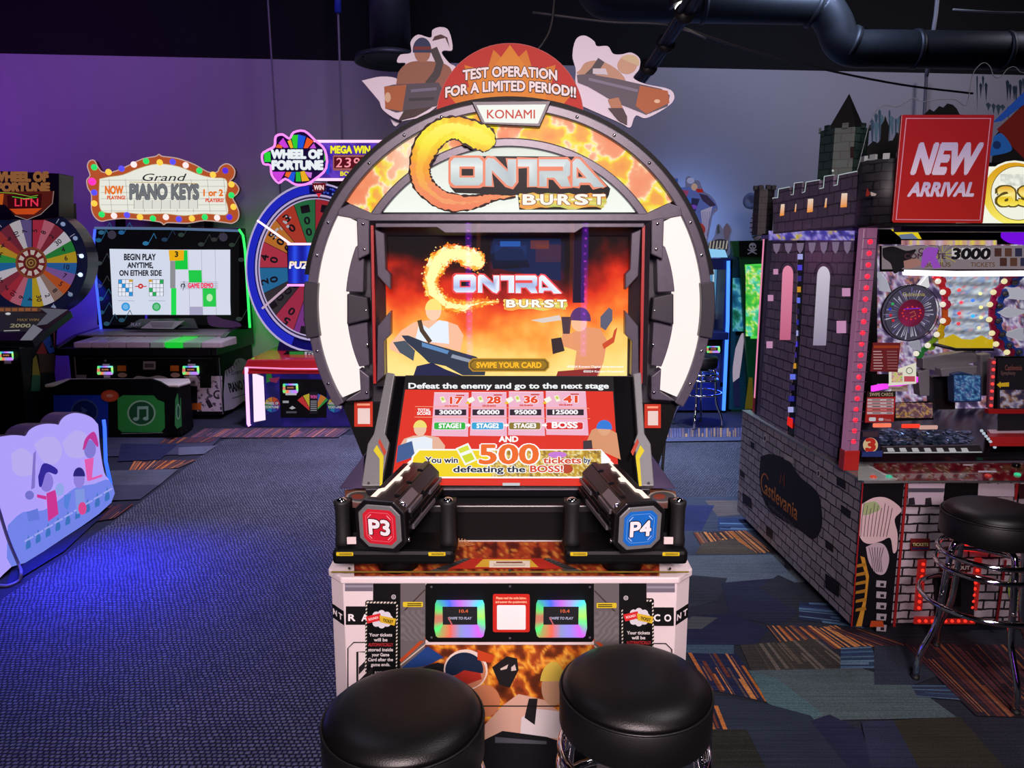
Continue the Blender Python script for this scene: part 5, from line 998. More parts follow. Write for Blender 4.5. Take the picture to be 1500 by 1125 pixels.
A.poly([(640, 200), (680, 170), (760, 180), (740, 250), (780, 330), (720, 340), (690, 280), (640, 340), (620, 320)], 'a050c8'); A.build('header_print', LIT(.75), hp)
mb = MB(); fpx(mb, [(1288, 336), (1560, 336), (1560, 358), (1288, 358)], .3, .02); ap = mb.build('awning_panel', BLKG, kc)
A = front(.2994); A.poly([(1305, 336), (1342, 336), (1350, 350), (1322, 350), (1312, 342)], 'e8d020'); A.poly([(1316, 344), (1336, 342), (1345, 350), (1320, 350)], '6a7a98'); A.poly(sm2([(1466, 340), (1500, 334), (1560, 336), (1560, 358), (1490, 358), (1468, 350)]), '7a10e8'); A.grid(1320, 352, 1460, 359, 40, 3, lambda x, y: ramp(nz(x, 3, .06, 7), [(0, '6a4050'), (.45, 'c89090'), (.55, 'e8d840'), (.65, 'b890b0'), (1, 'e8e0d8')])); A.build('awning_print', LIT(.9), ap)
mb = MB(); mb.tube([FP(1324, 399, .34), FP(1400, 401, .34), FP(1560, 400, .34)], .013, 10); mb.build('white_light_tube', EM('fff4ff', 2.2), kc)
# spinning disc
dc = FP(1330, 458, .42); mb = MB(); mb.lathe([(.138, 0), (.138, .01)], dc, -Kd, 48); dk = mb.build('prize_disc', M('disc_dark', '2a2630', .2), kc)
A = ArtUV(dc - Kd * .0106, Kr, (0, 0, -1)); A.ell(0, 0, .135, '4a4458', n=40)
for i in range(60):
    a = i * 6 + ru.random() * 4; r0 = .06; r1 = ru.uniform(.085, .132); A.poly([(r0 * cos(R(a)), r0 * sin(R(a))), (r1 * cos(R(a)), r1 * sin(R(a))), (r1 * cos(R(a + 3)), r1 * sin(R(a + 3)))], ru.choice(('b0a8c8', '8a80a8', 'c8c0d8', '6a5a8a', '383048', '7068a0')))
A.ell(0, 0, .066, lambda x, y: ramp(nz(x, y, 30, 5), [(0, '38081c'), (.45, '6a1030'), (.6, '8a1a4c'), (1, 'a83a68')])); 
for i in range(12): A.ell(.045 * cos(R(i * 30)), .03 * sin(R(i * 30)), .004, 'ff4030')
A.line([(-.04, -.02), (.04, -.024)], .004, '8a30e0'); A.line([(-.01, .0), (.01, -.01), (.02, .01), (-.005, .02)], .004, 'c86a40'); A.text('Castlevania', 0, -.082, .018, 'b8a868', .11, .01); A.band(0, 0, .132, .136, 0, 360, '0c0a10', 48)
for x, y, c_ in ((-.11, -.02, '2840e0'), (-.1, -.045, '30c070'), (-.105, .01, 'e02838'), (-.09, .035, 'e02838')): A.ell(x, y, .007, c_)
A.build('disc_print', LIT(.75), dk)
# crystal facets (grey-white pieces round the disc)
for pts, sh in (([(1290, 398), (1300, 410), (1306, 428), (1292, 426)], 'b8b8c8'), ([(1345, 420), (1360, 402), (1362, 420), (1352, 426)], 'f4f4f8'), ([(1365, 438), (1380, 444), (1370, 454)], 'e0e0ec'), ([(1362, 470), (1374, 482), (1362, 484)], 'c0c0cc'), ([(1334, 502), (1348, 498), (1350, 516), (1338, 510)], 'a8a8b8'), ([(1475, 420), (1500, 424), (1505, 440), (1482, 438)], 'c0c0cc'), ([(1463, 458), (1480, 450), (1510, 456), (1480, 466)], 'b8b8c4'), ([(1470, 490), (1500, 480), (1500, 500)], 'b0b0bc')):
    mb = MB(); fpx(mb, pts, .48, .03); mb.build('crystal_panel', EM(sh, .7), kc, .003)
# link frames (coloured chains round the drum) and pegs
def chain(pts, cols, peg, nm):
    for i in range(len(pts) - 1):
        p, q = FP(*pts[i], .5), FP(*pts[i + 1], .5); mb = MB(); mb.bar(p, q, .012, .026, Kr + V((0, 0, .3))); mb.lathe([(.024, 0), (.024, .014)], q, -Kd, 8, False); mb.build('chain_link', M('link_' + cols[i], cols[i], .35), kc, label=nm)
    for i, (x, y) in enumerate(pts[1:]):
        mb = MB(); mb.ball(FP(x - 3 * peg[1], y, .47), .014, 12); mb.build('chain_bulb', EM(peg[0], .9), kc)
chain([(1368, 404), (1377, 412), (1384, 428), (1384, 446), (1384, 470), (1375, 490), (1362, 506), (1345, 518)], ['d82830', 'd82c30', 'c83050', 'e86a28', 'e8c820', '8ac030', '2c8a40'], ('f4ecd8', 1), 'coloured link')
chain([(1490, 404), (1474, 412), (1458, 428), (1453, 446), (1452, 468), (1456, 488), (1462, 504), (1478, 516)], ['c02858', 'b82458', 'b02058', 'a82050', 'a01c48', '981c48', '901a40'], ('f4e8b0', 1), 'crimson link')
chain([(1498, 402), (1484, 414), (1470, 430), (1462, 448), (1460, 470), (1466, 490), (1476, 506), (1490, 516)], ['2c5ac8', '2c5ac8', '2858c0', '2858c0', '2454b8', '2454b8', '2050b0'], ('1a1a20', -1), 'blue link')
# drum
dcn = V((FP(1420, 450, .62).x, FP(1420, 450, .62).y, 0)); zt, zb = FP(1420, 402, .62).z, FP(1420, 500, .62).z
mb = MB(); vs = []; fs = []; cl = []; n = 44; m_ = 34
for j in range(m_ + 1):
    for i in range(n):
        a = 2 * pi * i / n; vs.append(dcn + V((.115 * cos(a), .115 * sin(a), zb + (zt - zb) * j / m_)))
        q = noise.noise(V((i * .7, j * 1.6, 3))); bl_ = (j % 6) in (0, 5)
        cl.append(lin(ramp(q * .5 + .5, [(0, '5a6478'), (.35, 'a0a8b8'), (.5, 'd0d8e0'), (.6, '6888c8' if i % 3 else 'd86068'), (.7, 'e8f0f4'), (1, '40a8f0')]) if not bl_ else ramp(q * .5 + .5, [(0, '4a5060'), (1, 'c8ccd4')])))
for j in range(m_):
    for i in range(n): fs.append([j * n + i, j * n + (i + 1) % n, (j + 1) * n + (i + 1) % n, (j + 1) * n + i])
mb.add(vs, fs, cl); dr = mb.build('clear_drum', LIT(.85, .1), kc, label='glittering drum of stacked lit cards')
for x, y, c_ in ((1405, 425, 'f04848'), (1408, 443, 'f04860'), (1405, 459, 'f03848'), (1404, 474, 'd83848'), (1425, 440, '3078f0'), (1425, 463, '20b0f8'), (1436, 430, 'e8e8a0'), (1437, 450, 'f0e890'), (1437, 465, 'f0e890'), (1434, 480, 'e8e0a0')):
    mb = MB(); mb.ball(FP(x, y, .5), .009, 10); mb.build('drum_light', EM(c_, 1.2), dr)
mb = MB(); pr = []
for k, rr in ((0, .118), (.05, .124)): pass
nn = 36; vs = []; fs = []
for i in range(nn):
    a = 2 * pi * i / nn; c = V((cos(a), sin(a), 0)); vs += [dcn + c * .122 + V((0, 0, zb - .03)), dcn + c * .125 + V((0, 0, zb + .022 + (.022 if i % 6 == 3 else .011 if i % 6 in (2, 4) else 0)))]
for i in range(nn): fs.append([2 * i, 2 * ((i + 1) % nn), 2 * ((i + 1) % nn) + 1, 2 * i + 1])
mb.add(vs, fs); o_ = mb.build('drum_crown', EM('d8b808', .75), kc, label='yellow zigzag crown under the drum'); sd_ = o_.modifiers.new('thick', 'SOLIDIFY'); sd_.thickness = .006
# lower machinery
gm1 = M('machine_grey', '8a8890', .35, .3); gm2 = M('machine_dark', '16151a', .4)
mb = MB(); mb.tube([FP(1368, 504, .46), FP(1400, 512, .46), FP(1455, 512, .46)], .008, 8); mb.build('black_rail', gm2, kc)
for pts, b, m_ in (([(1352, 525), (1430, 512), (1432, 530), (1380, 545), (1352, 540)], .5, gm1), ([(1378, 540), (1432, 536), (1430, 548), (1380, 552)], .45, gm1), ([(1345, 545), (1362, 540), (1362, 580), (1348, 580)], .5, gm1), ([(1365, 552), (1398, 550), (1400, 600), (1368, 600)], .55, gm2), ([(1436, 520), (1452, 518), (1452, 580), (1438, 580)], .5, gm1)):
    mb = MB(); fpx(mb, pts, b, .06); mb.build('mechanism', m_, kc, .004)
mb = MB(); fpx(mb, [(1396, 548), (1410, 545), (1438, 552), (1438, 588), (1398, 590)], .42, .05); cs = mb.build('card_stack_box', M('blue_cards', '28406a', .2), kc, .003)
A = front(.4194); A.grid(1398, 550, 1436, 587, 24, 24, lambda x, y: ramp(nz(x, y, .12, 9), [(0, '101c48'), (.45, '2c5a98'), (.55, '7ab8d8'), (.65, '3a4a90'), (1, 'b8e0e8')])); A.build('card_print', LIT(.6), cs)
mb = MB(); fpx(mb, [(1278, 566), (1345, 552), (1345, 560), (1278, 574)], .3, .015); mb.build('magenta_light_tube', EM('f040f0', 1.1), kc)
mb = MB(); fpx(mb, [(1451, 525), (1459, 525), (1455, 598), (1448, 598)], .4, .02); lc = mb.build('led_column', M('led_clear', '7a5060', .2), kc)
for i in range(7):
    mb = MB(); mb.ball(FP(1456 - i * .7, 531 + i * 10.5, .395), .008, 8); mb.build('column_led', EM('ff3a38', 1.4), lc)
mb = MB(); fpx(mb, [(1460, 522), (1560, 522), (1560, 600), (1456, 600)], .4, .02); sp_ = mb.build('info_panel', BLK, kc)
A = front(.3994); A.crop(1260, 320, .22222); A.rect(905, 920, 1400, 1400, '120e18'); A.text('Castlevania', 1010, 1000, 34, '7a4038', 110, .01); A.text('Symphony', 975, 1030, 24, '6a4a48', 95, .01); A.poly([(898, 1096), (925, 1075), (925, 1084), (980, 1080), (980, 1108), (925, 1108), (925, 1118)], 'd8a820'); A.grid(920, 1130, 1400, 1250, 40, 16, lambda x, y: ramp(nz(x, y, .02, 9), [(0, '181428'), (.42, '3a3050'), (.52, '8a5a3c'), (.6, 'b8b0c8'), (1, '282040')])); A.build('info_print', LIT(.6), sp_)
mb = MB(); fpx(mb, [(1448, 600), (1560, 600), (1560, 606), (1448, 606)], .38, .03); mb.build('red_rail', REDM, kc)
mb = MB(); fpx(mb, [(1279, 502), (1319, 502), (1315, 545), (1275, 544)], .225, .004); rl = mb.build('rules_placard', REDM, kc)
A = front(.2245); A.poly([(1279, 502), (1319, 502), (1315, 545), (1275, 544)], '7a1a20'); A.rect(1280, 506, 1317, 510, 'b8401c')
for i in range(7): A.rect(1279, 514 + i * 4.2, 1291 + (i % 3), 515.6 + i * 4.2, 'd8a8a8'); A.rect(1299, 514 + i * 4.2, 1314, 515.6 + i * 4.2, 'a86868')
A.build('placard_print', LIT(.55), rl)
mb = MB(); fpx(mb, [(1302, 545), (1342, 531), (1342, 562), (1301, 565)], .24, .003); rl = mb.build('picture_card', M('paper_white', 'd8c8c8', .6), kc)
A = front(.2393); A.poly([(1302, 545), (1342, 531), (1342, 562), (1301, 565)], 'f0ecd8'); A.grid(1306, 545, 1322, 560, 12, 12, lambda x, y: ramp(nz(x, y, .2, 3), [(0, '30b0c0'), (.45, 'e8d860'), (.55, 'f0b0c0'), (1, '303030')])); A.ell(1332, 543, 5, '4a4a44'); A.ell(1332, 543, 4, 'f0ecd8'); A.rect(1324, 551, 1340, 559, 'c85060'); A.build('card_picture', LIT(.8), rl)
for x0, y0, x1, y1 in ((1302, 566, 1322, 570), (1306, 568, 1330, 573), (1277, 548, 1302, 562)):
    mb = MB(); fpx(mb, [(x0, y0), (x1, y0), (x1, y1), (x0, y1)], .235, .002); mb.build('small_notice', M('notice_cream', 'a8a090', .6) if x0 > 1290 else BLK, kc)
mb = MB(); fpx(mb, [(1271, 574), (1312, 573), (1309, 618), (1267, 619)], .19, .004); sw = mb.build('swipe_sign', M('swipe_red', '8a1414', .4), kc)
A = front(.1895); A.poly([(1271, 574), (1312, 573), (1312, 581), (1270, 582)], '14100e'); A.text('SWIPE CARDS', 1291, 580, 4.6, 'c8a888', 34, .02); A.poly([(1270, 582), (1312, 581), (1309, 618), (1267, 619)], 'b01c1c')
for i in range(5): A.rect(1270.5 - i * .3, 584 + i * 4.7, 1309 - i * .3, 587.6 + i * 4.7, 'd8bcc4' if i != 3 else 'e07878'); A.line([(1277, 585.8 + i * 4.7), (1289, 585.8 + i * 4.7)], 1.2, '3a2028'); A.line([(1298, 585.8 + i * 4.7), (1306, 585.8 + i * 4.7)], 1.2, '3a2028')
A.poly(rrect(1272, 611, 1282, 616.5, 1.5), 'e0e0e8'); A.poly(rrect(1286, 612, 1293, 616, 1), 'e0d0d8'); A.text('Tickets', 1299, 616, 3, 'd89090', 10, .02); A.build('swipe_print', LIT(.6), sw)
# playfield with counters
mb = MB(); mb.hexa([K(.13, .25, .76), K(1.2, .25, .76), K(1.2, .8, .76), K(.13, .8, .76)], [K(.13, .25, .8), K(1.2, .25, .8), K(1.2, .8, .9), K(.13, .8, .9)]); mb.build('playfield', M('playfield_black', '0c0b12', .2), kc)
mb = MB(); fpx(mb, [(1312, 590), (1362, 588), (1368, 615), (1310, 617)], .48, .01); tp_ = mb.build('feature_print', BLK, kc)
A = front(.4795); A.grid(1312, 590, 1366, 612, 30, 12, lambda x, y: ramp(nz(x, y, .08, 12), [(0, '2a1c28'), (.42, '6a4058'), (.5, 'b89090'), (.56, 'd8a848'), (.62, '6a3a48'), (1, 'c8b8b0')])); A.build('feature_picture', LIT(.6), tp_)
for x, y, c_ in ((1292, 623, 'ff7a5a'), (1334, 624, 'ff3a20'), (1360, 626, 'c89a90')):
    mb = MB(); p = FP(x, y, .36); mb.obox(p, Kr * .045, Kd * .006, V((0, 0, .010))); mb.build('red_lamp', EM(c_, 1.0), kc, .004)
ct_ = MB(); rr = random.Random(3)
for i in range(330):
    pn = Kd * -.1 + V((0, 0, .55)); p = PL(1288 + rr.random() * 135, 632 + rr.random() * 20, K(0, .25, .815), pn); ang = rr.random() * 6; u = V((cos(ang), sin(ang), .18 * sin(ang))) * .011; ct_.obox(p + V((0, 0, rr.uniform(-.004, .014))), u, V((-u.y, u.x, rr.uniform(-.003, .003))), (0, 0, .0012))
tag(ct_.build('token_bed', M('token_blue', '7e9ac0', .12, .8, var=.6, bscale=30)), 'bed of shiny blue-silver tokens behind the castle window', 'tokens', kind='stuff')
A = front(.245)
mb = MB(); fpx(mb, [(1293, 655), (1435, 652), (1440, 664), (1290, 665)], .246, .02); sf = mb.build('drop_shelf', M('shelf_grey', '3a383e', .3, .4), kc)
for i in range(7): A.poly([(1299 + i * 18, 656.2), (1308 + i * 18, 656), (1311 + i * 18, 661.5), (1301 + i * 18, 661.7)], 'd0ccd4')
A.line([(1294, 663), (1438, 662)], 1.4, 'd8d8dc'); A.build('shelf_stripes', LIT(.6), sf)
mb = MB(); fpx(mb, [(1264, 630), (1287, 632), (1291, 669), (1262, 669)], .17, .006); nb = mb.build('number_badge', M('badge_navy', '1a1a3c', .4), kc)
A = front(.1695); A.poly([(1264, 632), (1287, 632), (1286, 640), (1264, 640)], '3a2430'); A.ell(1275, 652, 11, 'd8b88a'); A.text('3', 1275, 660, 17, 'b82418', 12, .06); A.poly([(1263, 662), (1292, 660), (1292, 669), (1262, 669)], '1a2a6a'); A.build('badge_print', LIT(.75), nb)
mb = MB(); mb.hexa([FP(1450, 654, .22), FP(1560, 654, .22), FP(1560, 640, .5), FP(1458, 640, .5)], [FP(1448, 640, .24), FP(1560, 640, .24), FP(1560, 629, .5), FP(1444, 630, .5)]); mb.build('prize_bin', REDM, kc, .003)
mb = MB(); mb.prism([FP(1446, 631, .42), FP(1498, 630, .42), FP(1560, 632, .42), FP(1560, 651, .235), FP(1466, 652, .235)], V((0, 0, .006))); mb.build('bin_cover', M('pink_plastic', 'e0bcc8', .4), kc)
for i in range(7):
    mb = MB(); mb.ball(FP(1438 + i * 3.2, 631 + i * 4, .232), .0075, 10); mb.build('bin_stud', EM('c8d8e8', .7), kc)
mb = MB(); KBOX(mb, .152, WK, .168, .174, .752, 1.835); mb.build('front_glass', GLASS(), kc)
lamp('castle_inner_lamp', 'POINT', K(.45, .5, 1.72), 6, 'ffe6ff', size=.08)
lamp('castle_post_lamp', 'POINT', K(-.16, .9, 1.74), .4, 'e080c8', size=.12)

# ================================================================ prize wheel game, behind on the left
WPAL = ['d8323c', 'e8602c', 'e8962c', 'e8c838', '3cae50', '2f9ad0', '3a58c8', '8a48c0', 'd04a98', 'e05a70', '38b098', 'c83a3a']
pw = thing('prize_wheel_game', 'tall blue prize-wheel game with glowing word screen in its middle', 'arcade machine', (-2.0, 7.7, 0))
x0w, x1w = -2.754, P(568, 626, 7.3).x
BLU = M('royal_blue', '1c1e7a', .3); GRN = M('green_paint', '0e5a24', .5)
mb = MB(); mb.box(x0w + .01, x1w, 7.3, 8.2, .03, .56); mb.build('base', BLU, pw, .006)
mb = MB(); mb.hexa([(x0w, 7.27, .56), (x1w, 7.27, .56), (x1w, 8.2, .56), (x0w, 8.2, .56)], [(x0w + .05, 7.32, .70), (x1w - .05, 7.32, .70), (x1w - .1, 8.1, .78), (x0w + .18, 8.1, .78)]); mb.build('red_deck', M('deck_red', 'a01c20', .25, coat=.5), pw, .01)
A = ArtY(7.2994); A.crop(350, 260, .33778)
A.grid(30, 830, 640, 1080, 50, 22, lambda x, y: ramp(nz(x, y, .008, 3), [(0, '101048'), (.45, '201c78'), (.55, '34249a'), (1, '181458')]))
A.poly([(58, 845), (106, 862), (115, 1052), (66, 1062)], 'fbe0f6'); A.poly([(612, 862), (655, 845), (655, 1062), (606, 1052)], 'fbe0f6')
for cx in (145, 418): 
    for i in range(8): A.poly([(cx, 985), (cx + 34 * cos(R(i * 45)), 985 - 34 * sin(R(i * 45))), (cx + 34 * cos(R(i * 45 + 40)), 985 - 34 * sin(R(i * 45 + 40)))], WPAL[i])
    A.text('WHEEL OF', cx, 984, 10, 'f0f0f8', 54, .04, out=('101048', .1)); A.text('FORTUNE', cx, 1000, 10, 'f0f0f8', 56, .04, out=('101048', .1))
A.poly([(120, 850), (140, 845), (150, 880), (120, 890)], '2c8a40'); A.poly([(130, 870), (180, 865), (165, 890), (140, 885)], 'a83060'); A.build('base_artwork', LIT(.42), pw)
mb = MB(); mb.tube([P(361, 538, 7.28), P(361, 548, 7.28), P(364, 621, 7.28), P(366, 624, 7.28)], .018, 10); mb.build('neon_edge', EM('ffb0f4', 1.6), pw)
mb = MB(); mb.tube([P(361, 538, 7.28), P(420, 540, 7.27), P(568, 541, 7.27)], .007, 8); mb.build('deck_neon', EM('ff9ad8', 1.0), pw)
for q in ([(370, 546), (386, 552), (389, 615), (372, 618)], [(557, 552), (571, 546), (571, 618), (555, 615)]): A = ArtY(7.2988); A.poly(q, 'fbe0f6'); A.build('side_glow', LIT(1.1), pw)
mb = MB(); mb.px([(409, 555), (478, 556), (478, 612), (411, 612)], 7.285, .02); rp = mb.build('reader_plate', BLK, pw, .004)
reader(414, 437, 562, 576, 7.285, rp, .03, False)
A = ArtY(7.2845); A.crop(350, 260, .33778); A.rect(202, 935, 250, 944, 'c8c8d0'); A.rect(190, 968, 216, 978, 'a8a8b0'); A.poly([(218, 1000), (232, 990), (246, 1000), (230, 1006)], 'b8b8c0'); A.rect(205, 1014, 250, 1022, '50505c')
for a, c_ in ((-40, 'c83030'), (-20, 'c8b030'), (20, '3858b8'), (38, '30903c'), (30, 'c8782c')):
    A.poly([(322, 1025), (322 + 90 * sin(R(a - 9)), 1025 - 90 * cos(R(a - 9))), (322 + 90 * sin(R(a + 9)), 1025 - 90 * cos(R(a + 9)))], c_)
A.rect(306, 930, 342, 1025, '101014'); A.text('WIN', 324, 958, 14, 'd850a0', 28, .04)
for i in range(6): A.rect(311, 968 + i * 8, 338, 971 + i * 8, 'a8a8b0')
A.build('plate_print', LIT(.7), rp)
mb = MB(); mb.px([(414, 480), (404, 522), (528, 522), (516, 480)], 7.75, .3); mb.build('neck', M('neck_blue', '14186a', .3), pw)
A = ArtY(7.48); mb = MB(); mb.px([(420, 514), (530, 514), (532, 522), (412, 522)], 7.55, .02); dp_ = mb.build('deck_plate', BLK, pw)
A = ArtY(7.5494); A.rect(424, 515, 445, 521, '30a040'); A.rect(446, 515, 500, 521, 'd8d8e0'); A.text('FORTUNE', 473, 520, 4, '181848', 46, .03); A.build('deck_print', LIT(.5), dp_)
# wheel
wx, wy, wf = 462, 392, 124 / 102
WY = 7.7
def EL(r, a0, a1, n=60): return arc(wx, wy, r, a0, a1, n, r * wf)
def ering(mb, r0, r1, Y, dep, n=72):
    a = EL(r1, 0, 360, n)[:-1]; b = EL(r0, 0, 360, n)[:-1]
    F_ = [P(*p, Y) for p in a]; f = [P(*p, Y) for p in b]; D = V((0, dep, 0)); vs = F_ + f + [p + D for p in F_] + [p + D for p in f]; fs = []
    for i in range(n):
        j = (i + 1) % n; fs += [[i, j, n + j, n + i], [2 * n + i, 2 * n + j, j, i], [n + i, n + j, 3 * n + j, 3 * n + i], [2 * n + i, 2 * n + j, 3 * n + j, 3 * n + i]]
    return mb.add(vs, fs)
mb = MB(); ering(mb, 86, 102, WY, .25); mb.build('wheel_surround', M('deep_blue', '10126e', .25), pw)
for r0, r1, nm in ((100.4, 102.6, 'rim_light'), (86, 88.4, 'rim_light'), (82.5, 83.6, 'rim_light')):
    mb = MB(); ering(mb, r0, r1, WY - .012, .02); mb.build(nm, EM('c8b8e8', .75), pw)
mb = MB(); mb.px(EL(86, 0, 360)[:-1], WY + .04, .03); wd = mb.build('wheel', M('wheel_backing', '2a2230', .4), pw)
A = ArtY(WY + .0394); vals = ['125', '100', '30', '500', '40', '20', '1000', '50', '10', '25', '150', '15', '200', '60', '35', '75']; wp = ['b82c38', '2c7a48', 'c8402c', 'd88030', 'c83a50', '2878b0', '3a3438', 'b83050', '8a3a98', '2c6aa8', 'c8a030', '2c8a4c', 'c03838', 'd07030', '7048a8', 'b03060']
for i in range(16):
    a0 = 90 - i * -22.5 - 22.5; A.poly([(wx, wy)] + EL(82, a0, a0 + 22.5, 6), wp[i]); A.line([(wx, wy), EL(82, a0, a0, 1)[0]], .8, '181020')
    for k, ch in enumerate(vals[i]):
        am = a0 + 11.25; r = 70 - k * 14; A.text(ch, wx + r * cos(R(am)), wy - r * wf * sin(R(am)) + 3, 10.5, '140e18', 8, .035, rot=am - 90 if True else 0)
A.band(wx, wy, 82, 86, 0, 360, '3a2c4c', 60, wf)
for i in range(14): 
    q = ru.uniform(120, 150); r = ru.uniform(60, 78); A.ell(wx + r * cos(R(q)), wy - r * wf * sin(R(q)), ru.uniform(1, 2.4), 'c8ccd8', n=6)
A.build('wheel_print', LIT(.62), wd)
A = ArtY(WY - .0004); ru2 = random.Random(8)
for i in range(70):
    q = ru2.choice((ru2.uniform(112, 140), ru2.uniform(60, 110), ru2.uniform(150, 230))); r = ru2.uniform(90, 98); A.ell(wx + r * cos(R(q)), wy - r * wf * sin(R(q)), ru2.uniform(.6, 1.8), ru2.choice(('4a6af8', '7a9cff', '2a38e8')), n=6)
A.band(wx, wy, 89, 99, 95, 250, '2430e8', 40, wf)
A.build('surround_glow', LIT(.6), pw)
for p, q, k in (((377, 323), (425, 357), 1.6), ((384, 452), (423, 418), .5), ((479, 357), (547, 323), 1.6), ((479, 418), (540, 452), .5)):
    mb = MB(); mb.tube([P(*p, WY - .02), P(*q, WY - .02)], .012, 8); mb.build('light_spoke', EM('ffd8f4', k), pw)
mb = MB(); mb.px([(420, 357), (480, 357), (478, 419), (422, 417)], WY - .04, .06); ws = mb.build('word_screen', BLK, pw)
A = ArtY(WY - .0405); A.grid(422, 360, 478, 415, 24, 8, lambda x, y: ramp(abs(((x - 422) / 20) % 1 - .5) * 2, [(0, '2c58f0'), (.5, '1626b8'), (1, '0c1488')])); A.text('PUZZLE', 450, 393, 9.5, lambda x, y: ramp((y - 383) / 10, [(0, 'fff0a0'), (.5, 'e8c8ff'), (1, 'ffffff')]), 52, .05, shear=.1, out=('0a1060', .1)); A.build('screen_picture', LIT(1.0), ws)
for y0, y1, k in ((356, 359, 'ffc8f4'), (416, 419.5, 'ff90ee')):
    mb = MB(); mb.tube([P(421, (y0 + y1) / 2, WY - .06), P(480, (y0 + y1) / 2, WY - .06)], .012, 8); mb.build('screen_neon', EM(k, 1.5), ws)
mb = MB(); mb.px([(457, 268), (477, 268), (473, 281), (459, 281)], WY - .05, .08); wpnt = mb.build('win_pointer', M('pointer_red', 'b01c28', .3), pw, .004)
A = ArtY(WY - .0506); A.text('WIN', 467, 278, 6.5, 'ffe0e0', 14, .04); A.poly([(463, 283), (471, 283), (467, 290)], 'd82030'); A.build('pointer_print', LIT(.9), wpnt)
# sign over the wheel
sg = P(480, 236, 7.68); sgo = [(460, 206), (562, 206), (562, 264), (460, 264)]
mb = MB(); mb.px(sgo, 7.68, .1); sb = mb.build('sign_box', M('sign_purple', '2a1470', .3), pw, .006)
mb = MB(); mb.px([(480, 262), (545, 262), (545, 272), (480, 272)], 7.74, .08); mb.build('sign_stem', BLK, pw)
mb = MB(); mb.px(sm2([(392, 220), (402, 214), (404, 200), (414, 197), (424, 203), (430, 194), (446, 192), (462, 206), (476, 220), (478, 246), (462, 262), (448, 270), (432, 270), (418, 262), (408, 268), (398, 256), (396, 242), (386, 240), (384, 226)], 3), 7.66, .05); lb_ = mb.build('logo_board', M('logo_backing', '3a1a68', .3), pw)
mb = MB(); mb.tube([P(x, y, 7.655) for x, y in sm2([(392, 220), (402, 214), (404, 200), (414, 197), (424, 203), (430, 194), (446, 192), (462, 206), (476, 220), (478, 246), (462, 262), (448, 270), (432, 270), (418, 262), (408, 268), (398, 256), (396, 242), (386, 240), (384, 226)], 3)], .012, 6, True); mb.build('logo_neon', EM('ff8cf0', 1.2), lb_)
A = ArtY(7.6592); A.crop(380, 180, .12448)
for q, c_ in (([(190, 290), (215, 250), (270, 265), (265, 300)], 'f06a28'), ([(225, 240), (280, 175), (345, 290), (290, 295)], 'd040e0'), ([(330, 215), (370, 195), (400, 295), (365, 298)], 'f0b020'), ([(370, 145), (455, 140), (445, 298), (405, 298)], '30d030'), ([(455, 135), (545, 160), (510, 298), (450, 298)], '1c58e0'), ([(560, 170), (640, 215), (570, 298), (520, 298)], 'f05a20'), ([(640, 240), (670, 300), (590, 300)], 'c850d8'), ([(55, 350), (130, 340), (135, 460), (60, 460)], '28d838'), ([(145, 575), (305, 575), (240, 690), (200, 670)], 'd040e0'), ([(315, 578), (378, 578), (355, 650), (300, 625)], 'f06a28'), ([(380, 578), (425, 578), (405, 700), (330, 690), (340, 655)], '1c58e0'), ([(430, 578), (478, 578), (490, 690), (430, 690)], '28b838'), ([(482, 575), (530, 565), (590, 680), (500, 690)], 'f0b020'), ([(535, 575), (620, 585), (610, 650), (580, 640)], 'd070d8'), ([(765, 330), (800, 400), (760, 460)], '28b838'), ([(770, 470), (830, 480), (820, 610), (790, 600)], '1c48d0')): A.poly(q, c_)
A.text('WHEEL OF', 440, 415, 92, 'eef4f8', 590, .085, out=('2c3468', .13)); A.text('FORTUNE', 450, 545, 94, 'eef4f8', 590, .085, out=('2c3468', .13)); A.build('logo_print', LIT(.95), lb_)
A = ArtY(7.6794); A.crop(380, 180, .12448); A.grid(640, 225, 1460, 660, 40, 16, lambda x, y: ramp(nz(x, y, .006, 4), [(0, '2a1478'), (.5, '4a2aa8'), (.6, '6a40c8'), (1, '34189a')])); A.text('MEGA WIN', 1070, 355, 80, 'f8f030', 460, .06, out=('2a1468', .1)); A.poly(rrect(865, 378, 1420, 562, 20), 'a05a58'); A.rect(880, 400, 1405, 535, '5a0c18'); 
for i, ch in enumerate('23950'): A.text(ch, 935 + i * 102, 522, 108, 'ff9aa8', 70, .01, shear=.1)
A.text('BONUS', 1080, 622, 48, 'f0e040', 250, .05, out=('2a1468', .1)); A.build('sign_print', LIT(.95), sb)
for y in (207, 263):
    mb = MB(); mb.tube([P(460, y, 7.67), P(562, y, 7.67)], .014, 8); mb.build('sign_neon', EM('ffc0e8', 1.4), sb)

# ================================================================ piano key game
pg = thing('piano_game', 'black piano-key game with marquee of coloured bulbs', 'arcade machine', (-3.85, 8.1, 0))
px0, px1 = P(110, 614, 7.66).x, -3.144
mb = MB(); mb.box(px0, px1, 7.66, 8.7, .04, .78); mb.build('cabinet', BLK, pg, .01)
mb = MB(); mb.box(px0 + .08, px1 - .08, 7.75, 8.6, 0, .04); mb.build('plinth', BLK, pg)
mb = MB(); mb.prism([(px1 + .005, 7.5, .72), (px1 + .005, 7.5, .8), (px1 + .005, 7.9, .93), (px1 + .005, 8.6, 1.0), (px1 + .005, 8.6, .72)], (.06, 0, 0)); mb.build('key_cheek', M('cheek_black', '101012', .3), pg, .004)
mb = MB(); mb.prism([(px0 - .065, 7.5, .72), (px0 - .065, 7.5, .8), (px0 - .065, 7.9, .9), (px0 - .065, 8.6, .95), (px0 - .065, 8.6, .72)], (.06, 0, 0)); mb.build('key_cheek', M('cheek_black', '101012', .3), pg, .004)
